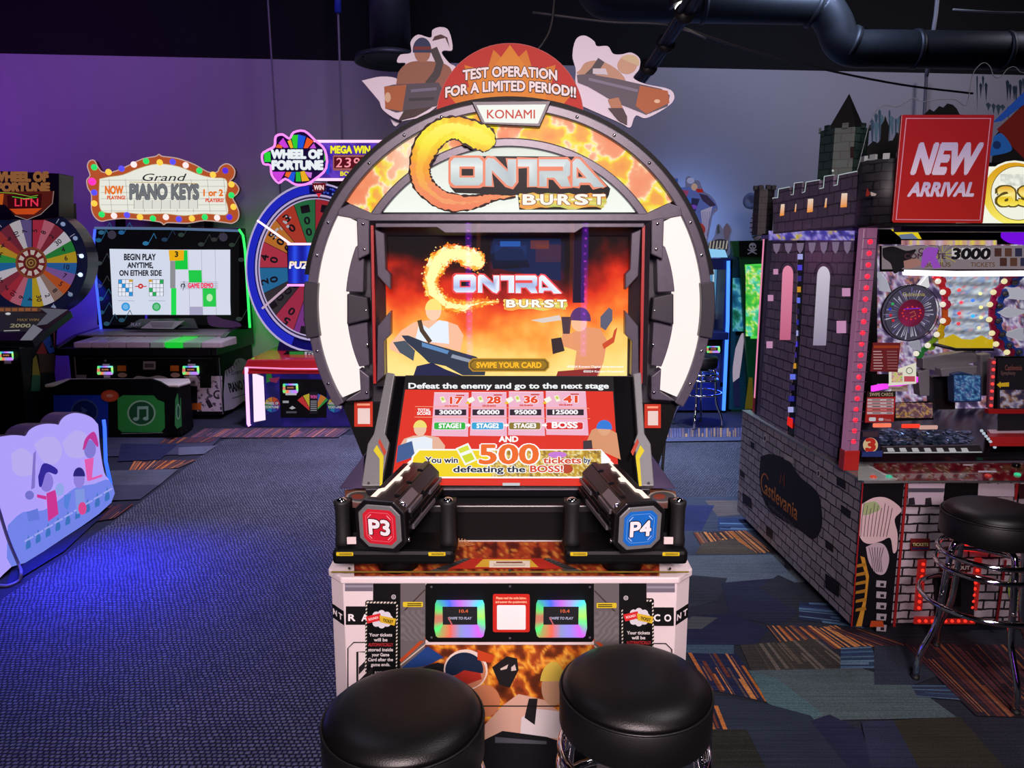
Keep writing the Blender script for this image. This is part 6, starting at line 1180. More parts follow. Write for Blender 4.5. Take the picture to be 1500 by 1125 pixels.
mb = MB(); mb.box(px0, px1, 7.48, 7.7, .72, .795); mb.build('key_bed', BLK, pg, .006)
mb = MB(); mb.hexa([(px0 + .02, 7.84, .885), (px1, 7.84, .885), (px1, 8.35, .93), (px0 + .02, 8.35, .93)], [(px0 + .02, 7.84, .9), (px1, 7.84, .9), (px1, 8.35, .945), (px0 + .02, 8.35, .945)]); mb.build('top_shelf', M('shelf_pink', 'a89a9c', .4), pg)
mb = MB(); mb.box(px0 + .01, px1 - .005, 7.86, 8.3, .78, .885); mb.build('key_back', BLK, pg)
KX = [(108, 133), (134, 159), (160, 184), (185, 222)], [(218, 241), (242, 267), (268, 294), (295, 325)]
kcol = ['cfc0c0', 'cfc0c0', 'cfc0c0', 'cfc0c0', 'b8d8b8', '18d838', '98c898', 'c8bcb8']
for i, (a, b) in enumerate(KX[0] + KX[1]):
    xa, xb = P(a, 503, 7.5).x, P(b, 503, 7.5).x
    mb = MB(); mb.hexa([(xa, 7.49, .8), (xb, 7.49, .8), (xb + .03, 7.84, .8), (xa + .03, 7.84, .8)], [(xa, 7.49, .86), (xb, 7.49, .86), (xb + .03, 7.84, .885), (xa + .03, 7.84, .885)])
    mb.build('key', EM('10c830', .9) if i == 5 else M('key_' + kcol[i], kcol[i], .35), pg, .01, label='piano key lit green' if i == 5 else None)
lamp('green_key_lamp', 'POINT', (P(255, 495, 7.5).x, 7.62, .98), .55, '30ff50', size=.05)
A = ArtY(7.6594); A.crop(90, 460, .19333); 
A.grid(930, 470, 1218, 738, 60, 50, lambda x, y: mixc('b8a8b4', '4a4450', 1 if nz(x, y, .03, 6) > .62 else 0)); A.poly([(970, 545), (1030, 545), (1030, 740), (970, 740)], '18161a'); A.rect(1050, 440, 1135, 560, '0c0c0e'); A.rect(940, 675, 1060, 725, 'b85c1c'); A.poly([(1090, 660), (1120, 648), (1150, 700), (1120, 715)], '28242c'); A.band(1185, 610, 22, 34, 60, 300, '28242c', 12)
A.rect(110, 460, 190, 490, '8a8090')
for x0 in (425, 825): A.rect(x0, 390, x0 + 66, 432, 'd06820'); A.ell(x0 + 38, 462, 36, 'b89088', 18)
A.rect(620, 358, 715, 420, '8a8088'); A.rect(632, 375, 700, 405, '4a3c48'); A.line([(160, 335), (1145, 335)], 3, '4a4a50'); A.line([(100, 320), (115, 490)], 10, '7a7078'); A.line([(1195, 330), (1225, 760)], 6, '606068')
for x in (335, 970): A.ell(x, 353, 9, '8a8a90')
A.poly(sm2([(540, 490), (580, 468), (660, 478), (740, 465), (800, 490)]), 'a8a0a8'); A.build('front_print', PRINT(), pg)
for x0, x1 in ((142, 166), (267, 292)):
    reader(x0, x1, 536, 549, 7.658, pg, .03, False); mb = MB(); mb.px([(x0 + 8, 533), (x1 - 6, 533), (x1 - 6, 535.5), (x0 + 8, 535.5)], 7.65, .01); mb.build('reader_tag', M('tag_white', 'd0ccc8', .5), pg); mb = MB(); mb.px([(x0 + 10, 550), (x1 - 5, 550), (x1 - 5, 553.5), (x0 + 10, 553.5)], 7.65, .01); mb.build('reader_tag', M('tag_white', 'd0ccc8', .5), pg)
A = ArtPL((px1 + .0006, 8, 0), (1, 0, 0)); A.crop(90, 460, .19333)
A.poly(sm2([(1240, 430), (1300, 390), (1320, 345), (1370, 335), (1405, 360), (1450, 420), (1450, 640), (1380, 660), (1235, 735)], 2), 'b4a8b4'); A.text('Grand', 1330, 455, 30, '2a2630', 90, .01, rot=12, shear=.3); A.text('PIANO KEYS', 1370, 570, 66, '1c1a22', 190, .05, rot=14)
A.line([(1290, 640), (1440, 590)], 4, '3a3640')
for i in range(6): A.line([(1255 + i * 18, 470 - i * 20), (1245 + i * 18, 430 - i * 16)], 6, '3a3640')
A.build('side_print', PRINT(), pg)
# screen
mb = MB(); mb.px([(138, 334), (354, 334), (366, 482), (148, 486)], 8.2, .12); sp2 = mb.build('screen_panel', BLKG, pg, .004)
A = ArtY(8.1994); A.crop(120, 325, .17333)
A.rect(130, 70, 1330, 870, '0a0a0c'); rn = random.Random(4)
for x, y, c_ in ((140, 155, '2c70a0'), (165, 90, '3a78a0'), (335, 90, '2c78b8'), (540, 182, '3a90c8'), (840, 110, '3a5048'), (700, 150, '2c4868'), (160, 650, '2c7098'), (165, 765, '2c6080'), (1010, 190, '404848'), (1120, 150, '404040'), (1270, 195, '3a4a40'), (340, 830, '34607a'), (1330, 820, '3a4a44'), (1350, 320, '3a4a44'), (150, 350, '485058'), (150, 540, '485058'), (215, 860, '34607a')):
    A.ell(x, y, 26, c_, 18); A.line([(x + 24, y), (x + 70, y - 85)], 5, c_); A.line([(x + 70, y - 85), (x + 90, y - 40)], 5, c_)
for x, y in ((260, 110), (1200, 130)): A.ell(x, y, 36, '4a4458')
A.poly(sm2([(1060, 800), (1120, 790), (1200, 820), (1330, 850), (1330, 890), (1100, 880)]), '4a2c58')
A.rect(540, 785, 560, 830, '4030c8')
A.build('panel_print', LIT(.55), sp2)
A = ArtY(8.1988); A.crop(120, 325, .17333); A.poly([(233, 228), (1235, 242), (1258, 785), (262, 785)], 'd0d8ea')
A.text('BEGIN PLAY', 490, 322, 50, '1a1a24', 265, .04); A.text('ANYTIME,', 494, 388, 44, '1a1a24', 215, .04); A.text('ON EITHER SIDE', 496, 454, 44, '1a1a24', 355, .04)
for x0, c_ in ((308, '2c90d8'), (570, '28a858')):
    A.rect(x0, 486, x0 + 124, 628, '50565c'); 
    for i in range(4):
        for j in range(4): A.rect(x0 + 3 + i * 30.5, 489 + j * 35, x0 + 30 + i * 30.5, 521 + j * 35, c_ if (i * 3 + j * 2 + (x0 > 400)) % 5 == 0 else 'e4e8f4')
    A.rect(x0 + (92 if x0 < 400 else 0), 486, x0 + (124 if x0 < 400 else 30), 508, 'c8a040'); A.line([(x0, 666), (x0 + 138, 668)], 4, '9aa0b0'); A.ell(x0 + 65, 717, 36, c_); A.ell(x0 + 65, 717, 24, mixc(c_, 'ffffff', .3))
A.line([(455, 545), (552, 545)], 8, 'c83030'); A.ell(502, 543, 22, 'c83030'); A.rect(494, 536, 510, 550, 'f0d0d0')
A.rect(742, 235, 1258, 785, 'd4d8ea')
for x in (905, 1015, 1130): A.line([(x, 238), (x + 12, 785)], 3, '9aa0b0')
A.rect(752, 330, 796, 560, '8c8c92'); A.rect(760, 560, 804, 785, '20d850')
A.poly([(790, 240), (898, 240), (902, 402), (795, 402)], '18c840'); A.poly([(906, 408), (1016, 408), (1020, 512), (910, 512)], '20c848'); A.poly([(1026, 560), (1138, 560), (1140, 716), (1030, 716)], '28c84c'); A.rect(918, 716, 1028, 785, 'a8a4c4'); A.poly([(740, 238), (870, 238), (866, 325), (748, 330)], 'e8ac10'); A.text('3', 806, 295, 44, '2a2410', 24, .04); A.ell(1085, 640, 26, 'b8e8b0', 32)
for i in range(5): A.line([(838, 508 + i * 14), (1158, 508 + i * 14)], 2, '303038')
A.text('GAME DEMO', 1010, 556, 38, 'f03058', 212, .05); A.band(862, 540, 12, 20, -60, 230, '181820', 12); A.line([(872, 500), (862, 580)], 4, '181820')
A.build('game_screen', LIT(1.0), sp2)
for pts, c_, k in (([(139, 336), (136, 366), (148, 482)], '4060ff', 1.4), ([(139, 334), (250, 335), (350, 338)], '7090c0', .5), ([(350, 336), (356, 345), (359, 366), (366, 480)], '30ff60', 1.5)):
    mb = MB(); mb.tube([P(x, y, 8.19) for x, y in pts], .014, 8); mb.build('edge_light', EM(c_, k), pg)
lamp('green_edge_lamp', 'AREA', (-2.86, 8.3, 1.5), 5.5, '20ff50', (-2.6, 9.0, 1.3), .3)
lamp('blue_edge_lamp', 'AREA', (-4.72, 8.1, 1.4), 4.5, '2838ff', (-5.1, 8.7, 1.1), .3)
mb = MB(); mb.prism([P(180, 483, 8.0), P(290, 483, 8.0), P(284, 468, 8.15), P(205, 469, 8.15)], (0, .01, .015)); mr = mb.build('music_rest', BLKG, pg, .003)
A = ArtPL(P(180, 483, 8.0) + V((0, 0, .018)), (0, -.6, .6)); A.poly([(206, 481), (254, 482), (270, 470), (222, 470)], 'c8c4c0')
for i in range(4): A.line([(220 + i, 473 + i * 2), (255 - i, 473 + i * 2)], .8, '50463c')
A.text('PLAY', 199, 478, 5, 'c8c8d0', 14, .03); A.build('rest_print', PRINT(), mr)
# marquee with bulbs
mo = [(143, 244), (150, 252), (165, 252), (185, 244), (208, 233), (228, 229), (233, 226), (238, 229), (260, 232), (285, 241), (305, 252), (318, 252), (322, 245), (330, 240), (338, 242), (344, 250), (342, 260), (336, 266), (344, 268), (350, 276), (347, 284), (341, 290), (346, 300), (350, 312), (348, 322), (340, 327), (330, 326), (300, 323), (275, 327), (246, 326), (240, 329), (234, 325), (210, 322), (180, 320), (160, 322), (148, 324), (139, 318), (134, 306), (134, 285), (129, 276), (127, 264), (132, 257), (128, 244), (131, 236), (138, 235)]
mb = MB(); mb.px(sm2(mo, 3), 8.3, .08); mq = mb.build('marquee', M('marquee_copper', '9a4428', .35), pg, .004)
A = ArtY(8.2992); A.poly(sm2(mo, 3), 'b85428'); A.line(sm2(mo, 3), 1.6, 'c8a8a0', True)
inn = sm2([(146, 262), (160, 259), (180, 256), (205, 246), (232, 240), (262, 244), (290, 255), (310, 260), (330, 262), (333, 275), (330, 290), (334, 305), (330, 315), (300, 313), (270, 316), (240, 313), (210, 314), (180, 311), (160, 312), (148, 308), (145, 290)], 3); A.poly(inn, 'f0f0e4'); A.line(inn, 1, 'c8a878', True)
for i in range(6): A.line([(148, 264 + i * 9), (331, 264 + i * 9)], .6, 'a8a498')
for x0 in range(160, 330, 24): A.line([(x0, 262), (x0 + 4, 311)], .6, 'a8a498')
A.text('Grand', 238, 265, 10.5, '2c2c30', 62, .005, shear=.45); A.text('PIANO KEYS', 241, 291, 20, '74787c', 100, .05, out=('303236', .075)); A.rect(197, 293, 290, 306, 'e4e4dc'); 
for i in range(8): A.line([(197 + i * 13.3, 293), (197 + i * 13.3, 306)], .8, '9a9a94')
A.line([(190, 267), (290, 269)], .8, 'c8a050'); A.text('NOW', 168, 284, 11, 'f07820', 26, .06); A.text('PLAYING!', 171, 292, 5, 'e85820', 26, .05); A.text('1 or 2', 313, 287, 9, 'f07820', 28, .05); A.text('PLAYERS!', 315, 296, 5, 'e85030', 26, .05)
A.build('marquee_print', LIT(.92), mq)
BC = {'g': '20d060', 'y': 'ffc040', 'b': '5048e0', 'w': 'ffd8d8', 'm': 'ff30b0', 'v': '5028c8'}
for x, y, c_ in ((138, 245, 'g'), (159, 252, 'y'), (178, 247, 'b'), (196, 241, 'w'), (214, 236, 'g'), (234, 238, 'y'), (253, 237, 'b'), (272, 242, 'w'), (292, 250, 'g'), (312, 256, 'y'), (330, 250, 'v'), (339, 270, 'y'), (339, 286, 'g'), (342, 303, 'y'), (336, 318, 'v'), (318, 319, 'w'), (300, 318, 'g'), (281, 320, 'y'), (262, 321, 'b'), (243, 318, 'w'), (224, 320, 'g'), (205, 318, 'y'), (186, 315, 'b'), (167, 316, 'w'), (149, 314, 'g'), (138, 298, 'y'), (138, 282, 'b'), (135, 266, 'm')):
    mb = MB(); mb.ball(P(x, y, 8.285), .034 if c_ != 'm' else .042, 14, (1, .7, 1)); mb.build('bulb', EM(BC[c_], 1.25), mq)
for x in (175, 305):
    mb = MB(); mb.px([(x - 6, 320), (x + 6, 320), (x + 6, 338), (x - 6, 338)], 8.33, .04); mb.build('marquee_post', BLK, pg)
# bench
bn = thing('piano_bench', 'black bench with green and blue note panels and white seat', 'bench', (-3.85, 7.0, 0))
bx0, bx1 = -4.42, -3.215
mb = MB(); mb.hexa([(bx0, 6.86, .02), (bx1, 6.86, .02), (bx1 - .03, 7.2, .02), (bx0, 7.2, .02)], [(bx0, 6.86, .49), (bx1, 6.86, .49), (bx1 - .03, 7.2, .49), (bx0, 7.2, .49)]); mb.build('bench_body', BLK, bn, .01)
mb = MB(); mb.px([(70, 569), (80, 566), (102, 556), (222, 555), (234, 559), (247, 567), (262, 568), (262, 640), (70, 640)], 6.83, .03); mb.build('front_board', BLK, bn, .006)
mb = MB(); pts = [P(65, 567, 6.86), P(246, 566, 6.86), P(262, 567, 6.86), P(279, 558, 7.05), P(278, 556, 7.22), P(98, 555, 7.22)]; zt_ = .495; mb.prism([V((p.x, p.y, zt_)) for p in pts], (0, 0, .03)); mb.build('seat_top', M('seat_cream', 'd8d0c0', .4), bn, .012)
A = ArtY(6.8294); A.crop(90, 460, .19333)
A.poly([(-60, 615), (355, 615), (355, 940), (-60, 940)], '14309a'); A.ell(175, 740, 105, '3a4a80', 96); A.ell(175, 740, 92, '10205c', 84); A.poly([(150, 700), (200, 730), (160, 770)], '3a4a80')
A.poly([(425, 640), (465, 615), (700, 617), (730, 650), (780, 668), (785, 860), (755, 895), (460, 895), (430, 870)], '2c8a3c'); A.ell(607, 750, 108, '8ab890', 98); A.ell(607, 750, 95, '1c5030', 86); A.poly([(575, 700), (660, 697), (660, 790), (645, 790), (645, 720), (590, 722), (590, 795), (575, 795)], '8ab8a0'); A.ell(565, 795, 22, '8ab8a0', 14); A.ell(640, 792, 22, '8ab8a0', 14)
A.ell(368, 620, 68, 'a83c20', 46); A.ell(368, 620, 56, 'b8482a', 36); A.ell(368, 618, 26, 'c8806a', 12); A.line([(455, 905), (770, 898)], 5, '7a8a7c'); A.build('front_print', PRINT(), bn)
A = ArtPL((bx1 + .0012, 6.9, 0), V((.34, .03, 0))); A.crop(90, 460, .19333); A.poly([(878, 600), (905, 640), (912, 850), (875, 870), (858, 840), (862, 650)], '2c7a38'); A.ell(885, 740, 16, '7aa880', 60); A.ell(885, 740, 10, '1c5030', 48); A.build('side_print', PRINT(), bn)

# ================================================================ far-left wheel game
lw = thing('spin_wheel_game', 'dark wheel game with rainbow number wheel at the left edge', 'arcade machine', (-4.9, 7.0, 0))
mb = MB(); x1 = -4.42; mb.hexa([(-5.9, 6.45, .02), (x1, 6.45, .02), (-4.73, 7.4, .02), (-5.9, 7.4, .02)], [(-5.9, 6.45, .93), (x1, 6.45, .93), (-4.73, 7.4, .93), (-5.9, 7.4, .93)]); mb.build('base', BLK, lw, .01)
sn = V((.95, .31, 0)).normalized(); A = Art(lambda x, y: PL(min(x, 80), y, V((x1 + .003, 6.45, .5)), sn), sn); A.crop(0, 440, .19549)
for q, c_ in (([(270, 400), (320, 310), (355, 400), (300, 402)], 'a83030'), ([(320, 310), (370, 250), (420, 385), (370, 400)], '2c50a8'), ([(400, 240), (455, 200), (480, 390), (425, 395)], 'a83848'), ([(455, 200), (520, 160), (530, 330), (480, 380)], '4a38a8'), ([(525, 160), (585, 150), (600, 240), (530, 330)], '3a5a80'), ([(245, 440), (270, 410), (300, 560), (240, 560)], 'a8902c'), ([(240, 560), (300, 560), (300, 680), (230, 680)], '2c6a48'), ([(285, 402), (480, 400), (480, 540), (300, 540)], '4a3428')): A.poly(q, c_)
for t, x, y in (('8', 440, 280), ('0', 462, 360), ('5', 500, 260), ('2', 385, 350), ('4', 555, 250)): A.text(t, x, y, 44, '18141c', 24, .03)
A.build('side_print', PRINT(), lw)
cn = V((0, -.35, .75)).normalized(); co = P(47, 499, 6.3)
def CP(x, y): return PL(x, y, co, cn)
mb = MB(); mb.prism([CP(-120, 447), CP(70, 449), CP(104, 455), CP(47, 499), CP(-120, 500)], -cn * .07); mb.build('console', M('console_silver', '3c3a44', .35, .5), lw, .006)
A = Art(lambda x, y: CP(x, y) + cn * .0006, cn); A.crop(0, 440, .19549); A.poly([(-400, 60), (360, 100), (220, 235), (-400, 235)], '2a2830'); A.poly([(-400, 45), (330, 55), (300, 85), (-400, 92)], '5a4034'); A.poly([(250, 180), (320, 220), (240, 300), (150, 300)], '8a8a98'); A.poly([(300, 60), (510, 70), (350, 180), (270, 190), (355, 100)], '6a6c7c')
for i in range(6): A.rect(-10 + i * 50, 60, 30 + i * 50, 82, 'a8643c')
A.text('2000', 150, 205, 26, 'a8a080', 150, .03, shear=.3); A.text('MAX WIN', 210, 158, 18, '8a7048', 160, .03, shear=.2); A.line([(30, 232), (150, 228)], 6, 'c8c8c8'); A.ell(62, 104, 20, 'f4f8ff', 9); A.build('console_print', LIT(.55), lw)
reader(-2, 20, 515, 528, 6.445, lw, .03, False); mb = MB(); mb.px([(6, 529), (15, 529), (15, 533), (6, 533)], 6.43, .012); mb.build('reader_tag', M('tag_white', 'd0ccc8', .5), lw)
LY = 7.4
mb = MB(); mb.px(arc(48, 385, 80, 0, 360, 64)[:-1], LY, .2); wl = mb.build('wheel_ring', M('ring_navy', '161a3c', .3), lw, .006)
mb = MB(); mb.px([(-60, 440), (72, 440), (68, 480), (64, 560), (-60, 560)], LY + .05, .18); mb.build('back_tower', BLK, lw)
mb = MB(); mb.px([(-60, 316), (94, 296), (96, 340), (88, 360), (-60, 360)], LY + .04, .2); mb.build('back_tower', BLK, lw)
A = ArtY(LY - .0006); lp2 = ['b83048', 'c86a80', '8a2c3c', 'd8d0dc', '2c8a3c', 'c8a828', '2c68b0', '8a60a8', 'c85a28', '9a7a70', 'd8d0dc', 'c8a828', '2878a8', 'c86a80', 'b03040', '8a3040', 'd8d0dc', '2870b0', '38a048', 'c8982c', 'a83838', '7a2c3c', 'd0c8d0', '6a5890']
A.band(48, 385, 66, 80, 0, 360, '141838', 64)
for i in range(24):
    a0 = 75 - i * 15; A.poly([(48, 385)] + arc(48, 385, 65, a0, a0 + 15, 4), lp2[i]); am = a0 + 7.5
    A.text(('5', '8', '2', '30', '4', '6', '10', '7')[i % 8], 48 + 50 * cos(R(am)), 385 - 50 * sin(R(am)) + 3, 7, '241c28', None, .02, rot=am)
for a in range(10, 370, 24): A.line([(48 + 68 * cos(R(a)), 385 - 68 * sin(R(a))), (48 + 76 * cos(R(a)), 385 - 76 * sin(R(a)))], 1, 'b8b0d0')
A.ell(48, 385, 23, '8a4a2c', n=40); A.ell(48, 385, 20, '7a2028', n=40)
for i in range(10): A.poly([(48 + r * cos(R(i * 36 + d)), 385 - r * sin(R(i * 36 + d))) for r, d in ((12, 0), (12, 22), (19, 22), (19, 0))], 'd8c8c0')
A.ell(48, 385, 10, '5a2c20'); A.band(48, 385, 6, 8, 0, 360, 'a88048', 20); A.band(48, 385, 2, 4, 0, 360, 'a88048', 16); A.build('wheel_print', LIT(.55), wl)
for a, k in ((8, 1.8), (-14, 1.8), (30, .4), (52, .4), (70, .3), (-40, .3), (-65, .3)):
    mb = MB(); mb.ball(P(48 + 72 * cos(R(a)), 385 - 72 * sin(R(a)), LY - .01), .022, 10); mb.build('bulb', EM('b8d0ff', k), wl)
mb = MB(); mb.px([(-60, 248), (86, 254), (86, 318), (60, 322), (-60, 322)], LY - .06, .25); hd = mb.build('head_box', M('head_black', '100c0c', .4), lw, .006)
A = ArtY(LY - .0606); A.text('WHEEL OF', 30, 265, 12.5, '9a6438', 80, .09); A.text('FORTUNE', 34, 280, 11.5, '9a6438', 76, .09); A.poly([(-20, 281), (80, 280), (78, 298), (60, 314), (40, 322), (22, 316), (8, 300), (-20, 296)], '5a1c10'); A.poly([(10, 286), (62, 284), (60, 305), (12, 306)], '3a0808'); A.text('LITN', 39, 302, 11, 'ff3858', 34, .02); A.poly([(14, 306), (62, 305), (50, 314), (24, 314)], 'd85018'); A.poly([(-20, 284), (6, 284), (4, 300), (-20, 298)], 'd06018'); A.line([(18, 288), (36, 291), (55, 289)], 1, '50e040'); A.line([(-20, 281), (20, 283), (45, 288), (56, 286)], .8, '90d040'); A.line([(79, 280), (77, 298), (60, 314), (40, 322), (22, 316)], .8, 'a8a0a0'); A.build('head_print', LIT(.7), hd)

# ================================================================ glowing children's ride panel, lower left
kd = thing('cloud_panel_ride', "low glowing lavender cloud-shaped panel of a children's game at the left edge", 'arcade machine', (-2.9, 4.25, 0))
KX_ = -2.785
def KP(x, y, dx=0): return PL(x, y, V((KX_ + dx, 4, .4)), V((1, 0, 0)))
ko = sm2([(-60, 320), (-30, 292), (20, 282), (60, 278), (100, 280), (128, 282), (150, 250), (190, 226), (240, 216), (290, 218), (308, 222), (322, 196), (350, 170), (392, 157), (440, 163), (485, 182), (512, 212), (520, 230), (530, 350), (552, 480), (578, 520), (590, 560), (592, 640), (560, 668), (330, 835), (60, 985), (-60, 1030)], 3)
kpx = [(x * .27567, 560 + y * .27567) for x, y in ko]
mb = MB(); mb.prism([KP(x, y) for x, y in kpx], (-.12, 0, 0)); mb.build('panel_body', M('lavender_shell', '4a3c5c', .3), kd, .012)
A = Art(lambda x, y: KP(x, y, .0125), (1, 0, 0)); A.crop(0, 560, .27567)
mb = MB(); cx0 = sum(p[0] for p in kpx) / len(kpx); cy0 = sum(p[1] for p in kpx) / len(kpx)
ins = [(cx0 + (x - cx0) * .975, cy0 + (y - cy0) * .972) for x, y in kpx]
mb = MB(); mb.prism([KP(x, y) for x, y in ins], (.012, 0, 0)); mb.build('glowing_face', EM('b0a0fc', .95), kd, .01)
def ins_c(pts): return pts
for q in (sm2([(60, 380), (110, 350), (160, 375), (190, 420), (185, 480), (120, 500), (70, 470)]), sm2([(180, 330), (240, 290), (300, 300), (330, 360), (300, 430), (230, 420)]), sm2([(330, 320), (390, 260), (450, 270), (480, 330), (440, 400), (360, 390)])): A.poly(q, 'c4b6ff')
A.poly(sm2([(40, 760), (120, 690), (230, 680), (320, 620), (400, 560), (500, 540), (580, 520), (590, 640), (330, 832), (60, 980)], 3), '7a8cf8')
for i in range(9):
    x = 135 + i * 52; y = 870 - i * 32; A.poly([(x, y), (x + 14, y - 60), (x + 28, y - 12), (x + 26, y + 20 - 12), (x + 2, y + 20)], '4078c8'); A.line([(x - 6, y - 24), (x + 40, y - 50)], 9, 'a8b0ff')
A.poly([(240, 590), (290, 570), (305, 700), (250, 740)], 'd8389a'); A.poly([(190, 595), (240, 605), (240, 625), (190, 612)], 'd8389a'); A.ell(150, 600, 24, '7a78d8'); A.poly([(170, 380), (184, 362), (178, 560), (158, 570)], '8a78d8'); A.ell(240, 530, 36, '9080e8', 52); A.poly(sm2([(195, 500), (225, 430), (295, 460), (290, 490), (240, 480), (215, 550), (200, 550)]), '3428a0')
A.ell(413, 515, 30, '9a88e8', 48); A.poly(arc(413, 500, 32, 0, 180, 12, 48), '2c2480'); A.poly([(390, 570), (440, 565), (450, 690), (400, 700)], '88a0f0'); A.ell(430, 670, 22, 'e84898', 34)
A.ell(470, 355, 32, '8a80e0', 50); A.poly(sm2([(430, 360), (445, 300), (490, 262), (512, 310), (510, 345), (470, 300), (445, 350)]), 'c838a0'); A.poly([(440, 410), (490, 400), (480, 510), (455, 525)], 'f060b8'); A.line([(460, 520), (535, 495)], 12, 'f060b8'); A.ell(308, 570, 24, '9ab0f8', 34); A.poly([(330, 600), (370, 590), (350, 680), (330, 660)], '5a88e8'); A.poly([(130, 690), (190, 670), (200, 730), (140, 740)], '6a80e8')
A.build('face_picture', LIT(.85), kd)
for pts in ([(551, 200), (556, 240), (562, 420), (588, 540)], [(-2, 640), (10, 760), (38, 985)]):
    mb = MB(); mb.tube([KP(x * .27567, 560 + y * .27567, -.03) for x, y in pts], .012, 8); mb.build('blue_edge_light', EM('3060ff', 1.7), kd)
mb = MB(); mb.box(-3.7, -2.91, 3.72, 4.78, .0, .5); mb.build('ride_body', BLK, kd)
mb = MB(); mb.box(-2.92, -2.80, 3.75, 4.75, .0, .1); mb.build('panel_foot', BLK, kd)
mb = MB(); mb.tube(smooth([KP(-3, 742, .03), KP(12, 790, .03), KP(28, 828, .03), G(31, 838, .05), G(28, 850, .01), G(10, 858, .01), G(-12, 856, .01)]), .008, 8); tag(mb.build('bent_cable', M('cable_grey', '6a6484', .5)), 'thin grey cable bending to the carpet beside the glowing cloud panel', 'cable')
lamp('cloud_panel_lamp', 'AREA', (-2.55, 3.95, .62), 42, '2228ff', (-2.2, 3.7, 0), .8, spread=105)

# ================================================================ two far machines on the right
bm2 = thing('blue_lit_machine', 'blue-lit video machine behind the round-framed game with cut-out heroes on top', 'arcade machine', (1.9, 8.3, 0))
bx = 2.395; B0 = 1.2
mb = MB(); mb.box(B0, bx, 8.0, 8.8, .03, .35); mb.build('base', M('machine_blue', '1a2a6a', .4), bm2)
mb = MB(); mb.box(bx - .06, bx, 8.0, 8.8, .3, 1.70); mb.box; mb.build('side_wall', M('machine_blue', '1a2a6a', .4), bm2)
mb = MB(); mb.box(B0, bx, 8.0, 8.8, 1.6, 1.72); mb.build('top_box', M('machine_blue', '1a2a6a', .4), bm2)
mb = MB(); mb.box(B0, bx - .06, 8.35, 8.4, .3, 1.6); wb = mb.build('screen_wall', BLK, bm2)
A = ArtY(8.3494); A.crop(960, 240, .3556); A.grid(100, 415, 262, 740, 24, 40, lambda x, y: ramp(nz(x, y, .02, 31), [(0, '12244a'), (.42, '3a6a98'), (.5, 'a8b8b8'), (.56, 'c8c080'), (.62, '4a78a8'), (1, '284878')])); A.rect(225, 420, 262, 640, '5a98c8'); A.poly([(205, 620), (260, 615), (262, 720), (215, 725)], '1c2c4c'); A.line([(240, 430), (236, 640)], 6, 'c8e0f0'); A.build('screen_picture', LIT(.75), wb)
mb = MB(); mb.box(B0, bx - .02, 7.9, 8.35, .84, .92); mb.build('control_shelf', M('machine_blue', '1a2a6a', .4), bm2, .006)
reader(1035, 1055, 507, 517, 7.895, bm2, .02, False)
mb = MB(); mb.box(B0, bx - .06, 8.02, 8.05, .35, .84); lf = mb.build('lower_front', BLK, bm2)
A = ArtY(8.0194); A.grid(1000, 518, 1062, 600, 24, 30, lambda x, y: ramp(nz(x, y, .06, 35), [(0, '10143a'), (.45, '2c3a8a'), (.53, '6a3a78'), (.6, '2048d0'), (1, '101848')])); A.build('lower_picture', LIT(.4), lf)
mb = MB(); mb.tube([P(1067, 382, 7.985), P(1066, 470, 7.985), P(1060, 601, 7.985)], .02, 8); mb.build('blue_light_edge', EM('3a78ff', 2.0), bm2)
lamp('blue_machine_lamp', 'AREA', (bx - .1, 7.85, .5), 5, '2040ff', (1.9, 7.2, 0), .3)
lamp('blue_machine_top_lamp', 'AREA', (2.0, 8.6, 2.1), 9, '70a8ff', (2.3, 9.3, 2.0), .4)
def tcut(pts, draw, y, nm, lab=None):
    mb = MB(); T = (985, 250, .1334); mb.px([(x * T[2] + T[0], yy * T[2] + T[1]) for x, yy in pts], y, .012); o = mb.build(nm, M('cutout_pale', 'a8b0d0', .5), bm2, label=lab); A = ArtY(y - .0008); A.crop(*T); draw(A); A.build('cutout_print', LIT(.55), o)
def d1(A):
    A.poly(sm2([(60, 190), (200, 180), (300, 240), (420, 290), (490, 400), (440, 440), (380, 640), (340, 780), (240, 560), (160, 420)]), '5a6ab8'); A.ell(200, 110, 42, 'a8a8d8', 34); A.ell(240, 180, 34, 'c8a898', 40); A.poly([(255, 200), (330, 200), (340, 240), (270, 240)], 'b02828'); A.poly([(290, 250), (380, 270), (480, 380), (420, 400), (330, 330)], '3a3050'); A.poly([(310, 440), (440, 390), (400, 560), (370, 760), (340, 700)], 'b0a8d0')
    for i in range(4): A.line([(330 + i * 26, 450), (350 + i * 12, 720)], 5, '6a5c98')
    A.poly([(210, 300), (300, 310), (250, 450), (200, 420)], '2c2c58'); A.band(280, 650, 45, 80, -60, 120, 'a83a38', 14); A.poly([(0, 100), (60, 90), (40, 180), (0, 190)], '2858c8'); A.poly([(80, 210), (180, 220), (150, 300), (110, 290)], 'a84878'); A.poly([(130, 300), (200, 290), (200, 380), (150, 380)], '3a70e0'); A.ell(230, 400, 40, '7a48c8', 26)
tcut(sm2([(-60, 90), (60, 80), (60, 170), (140, 180), (150, 80), (190, 62), (240, 100), (300, 120), (340, 220), (440, 290), (500, 420), (440, 500), (390, 760), (350, 840), (-60, 840)], 3), d1, 8.15, 'topper_cutout', 'blue and pale cut-out topper')
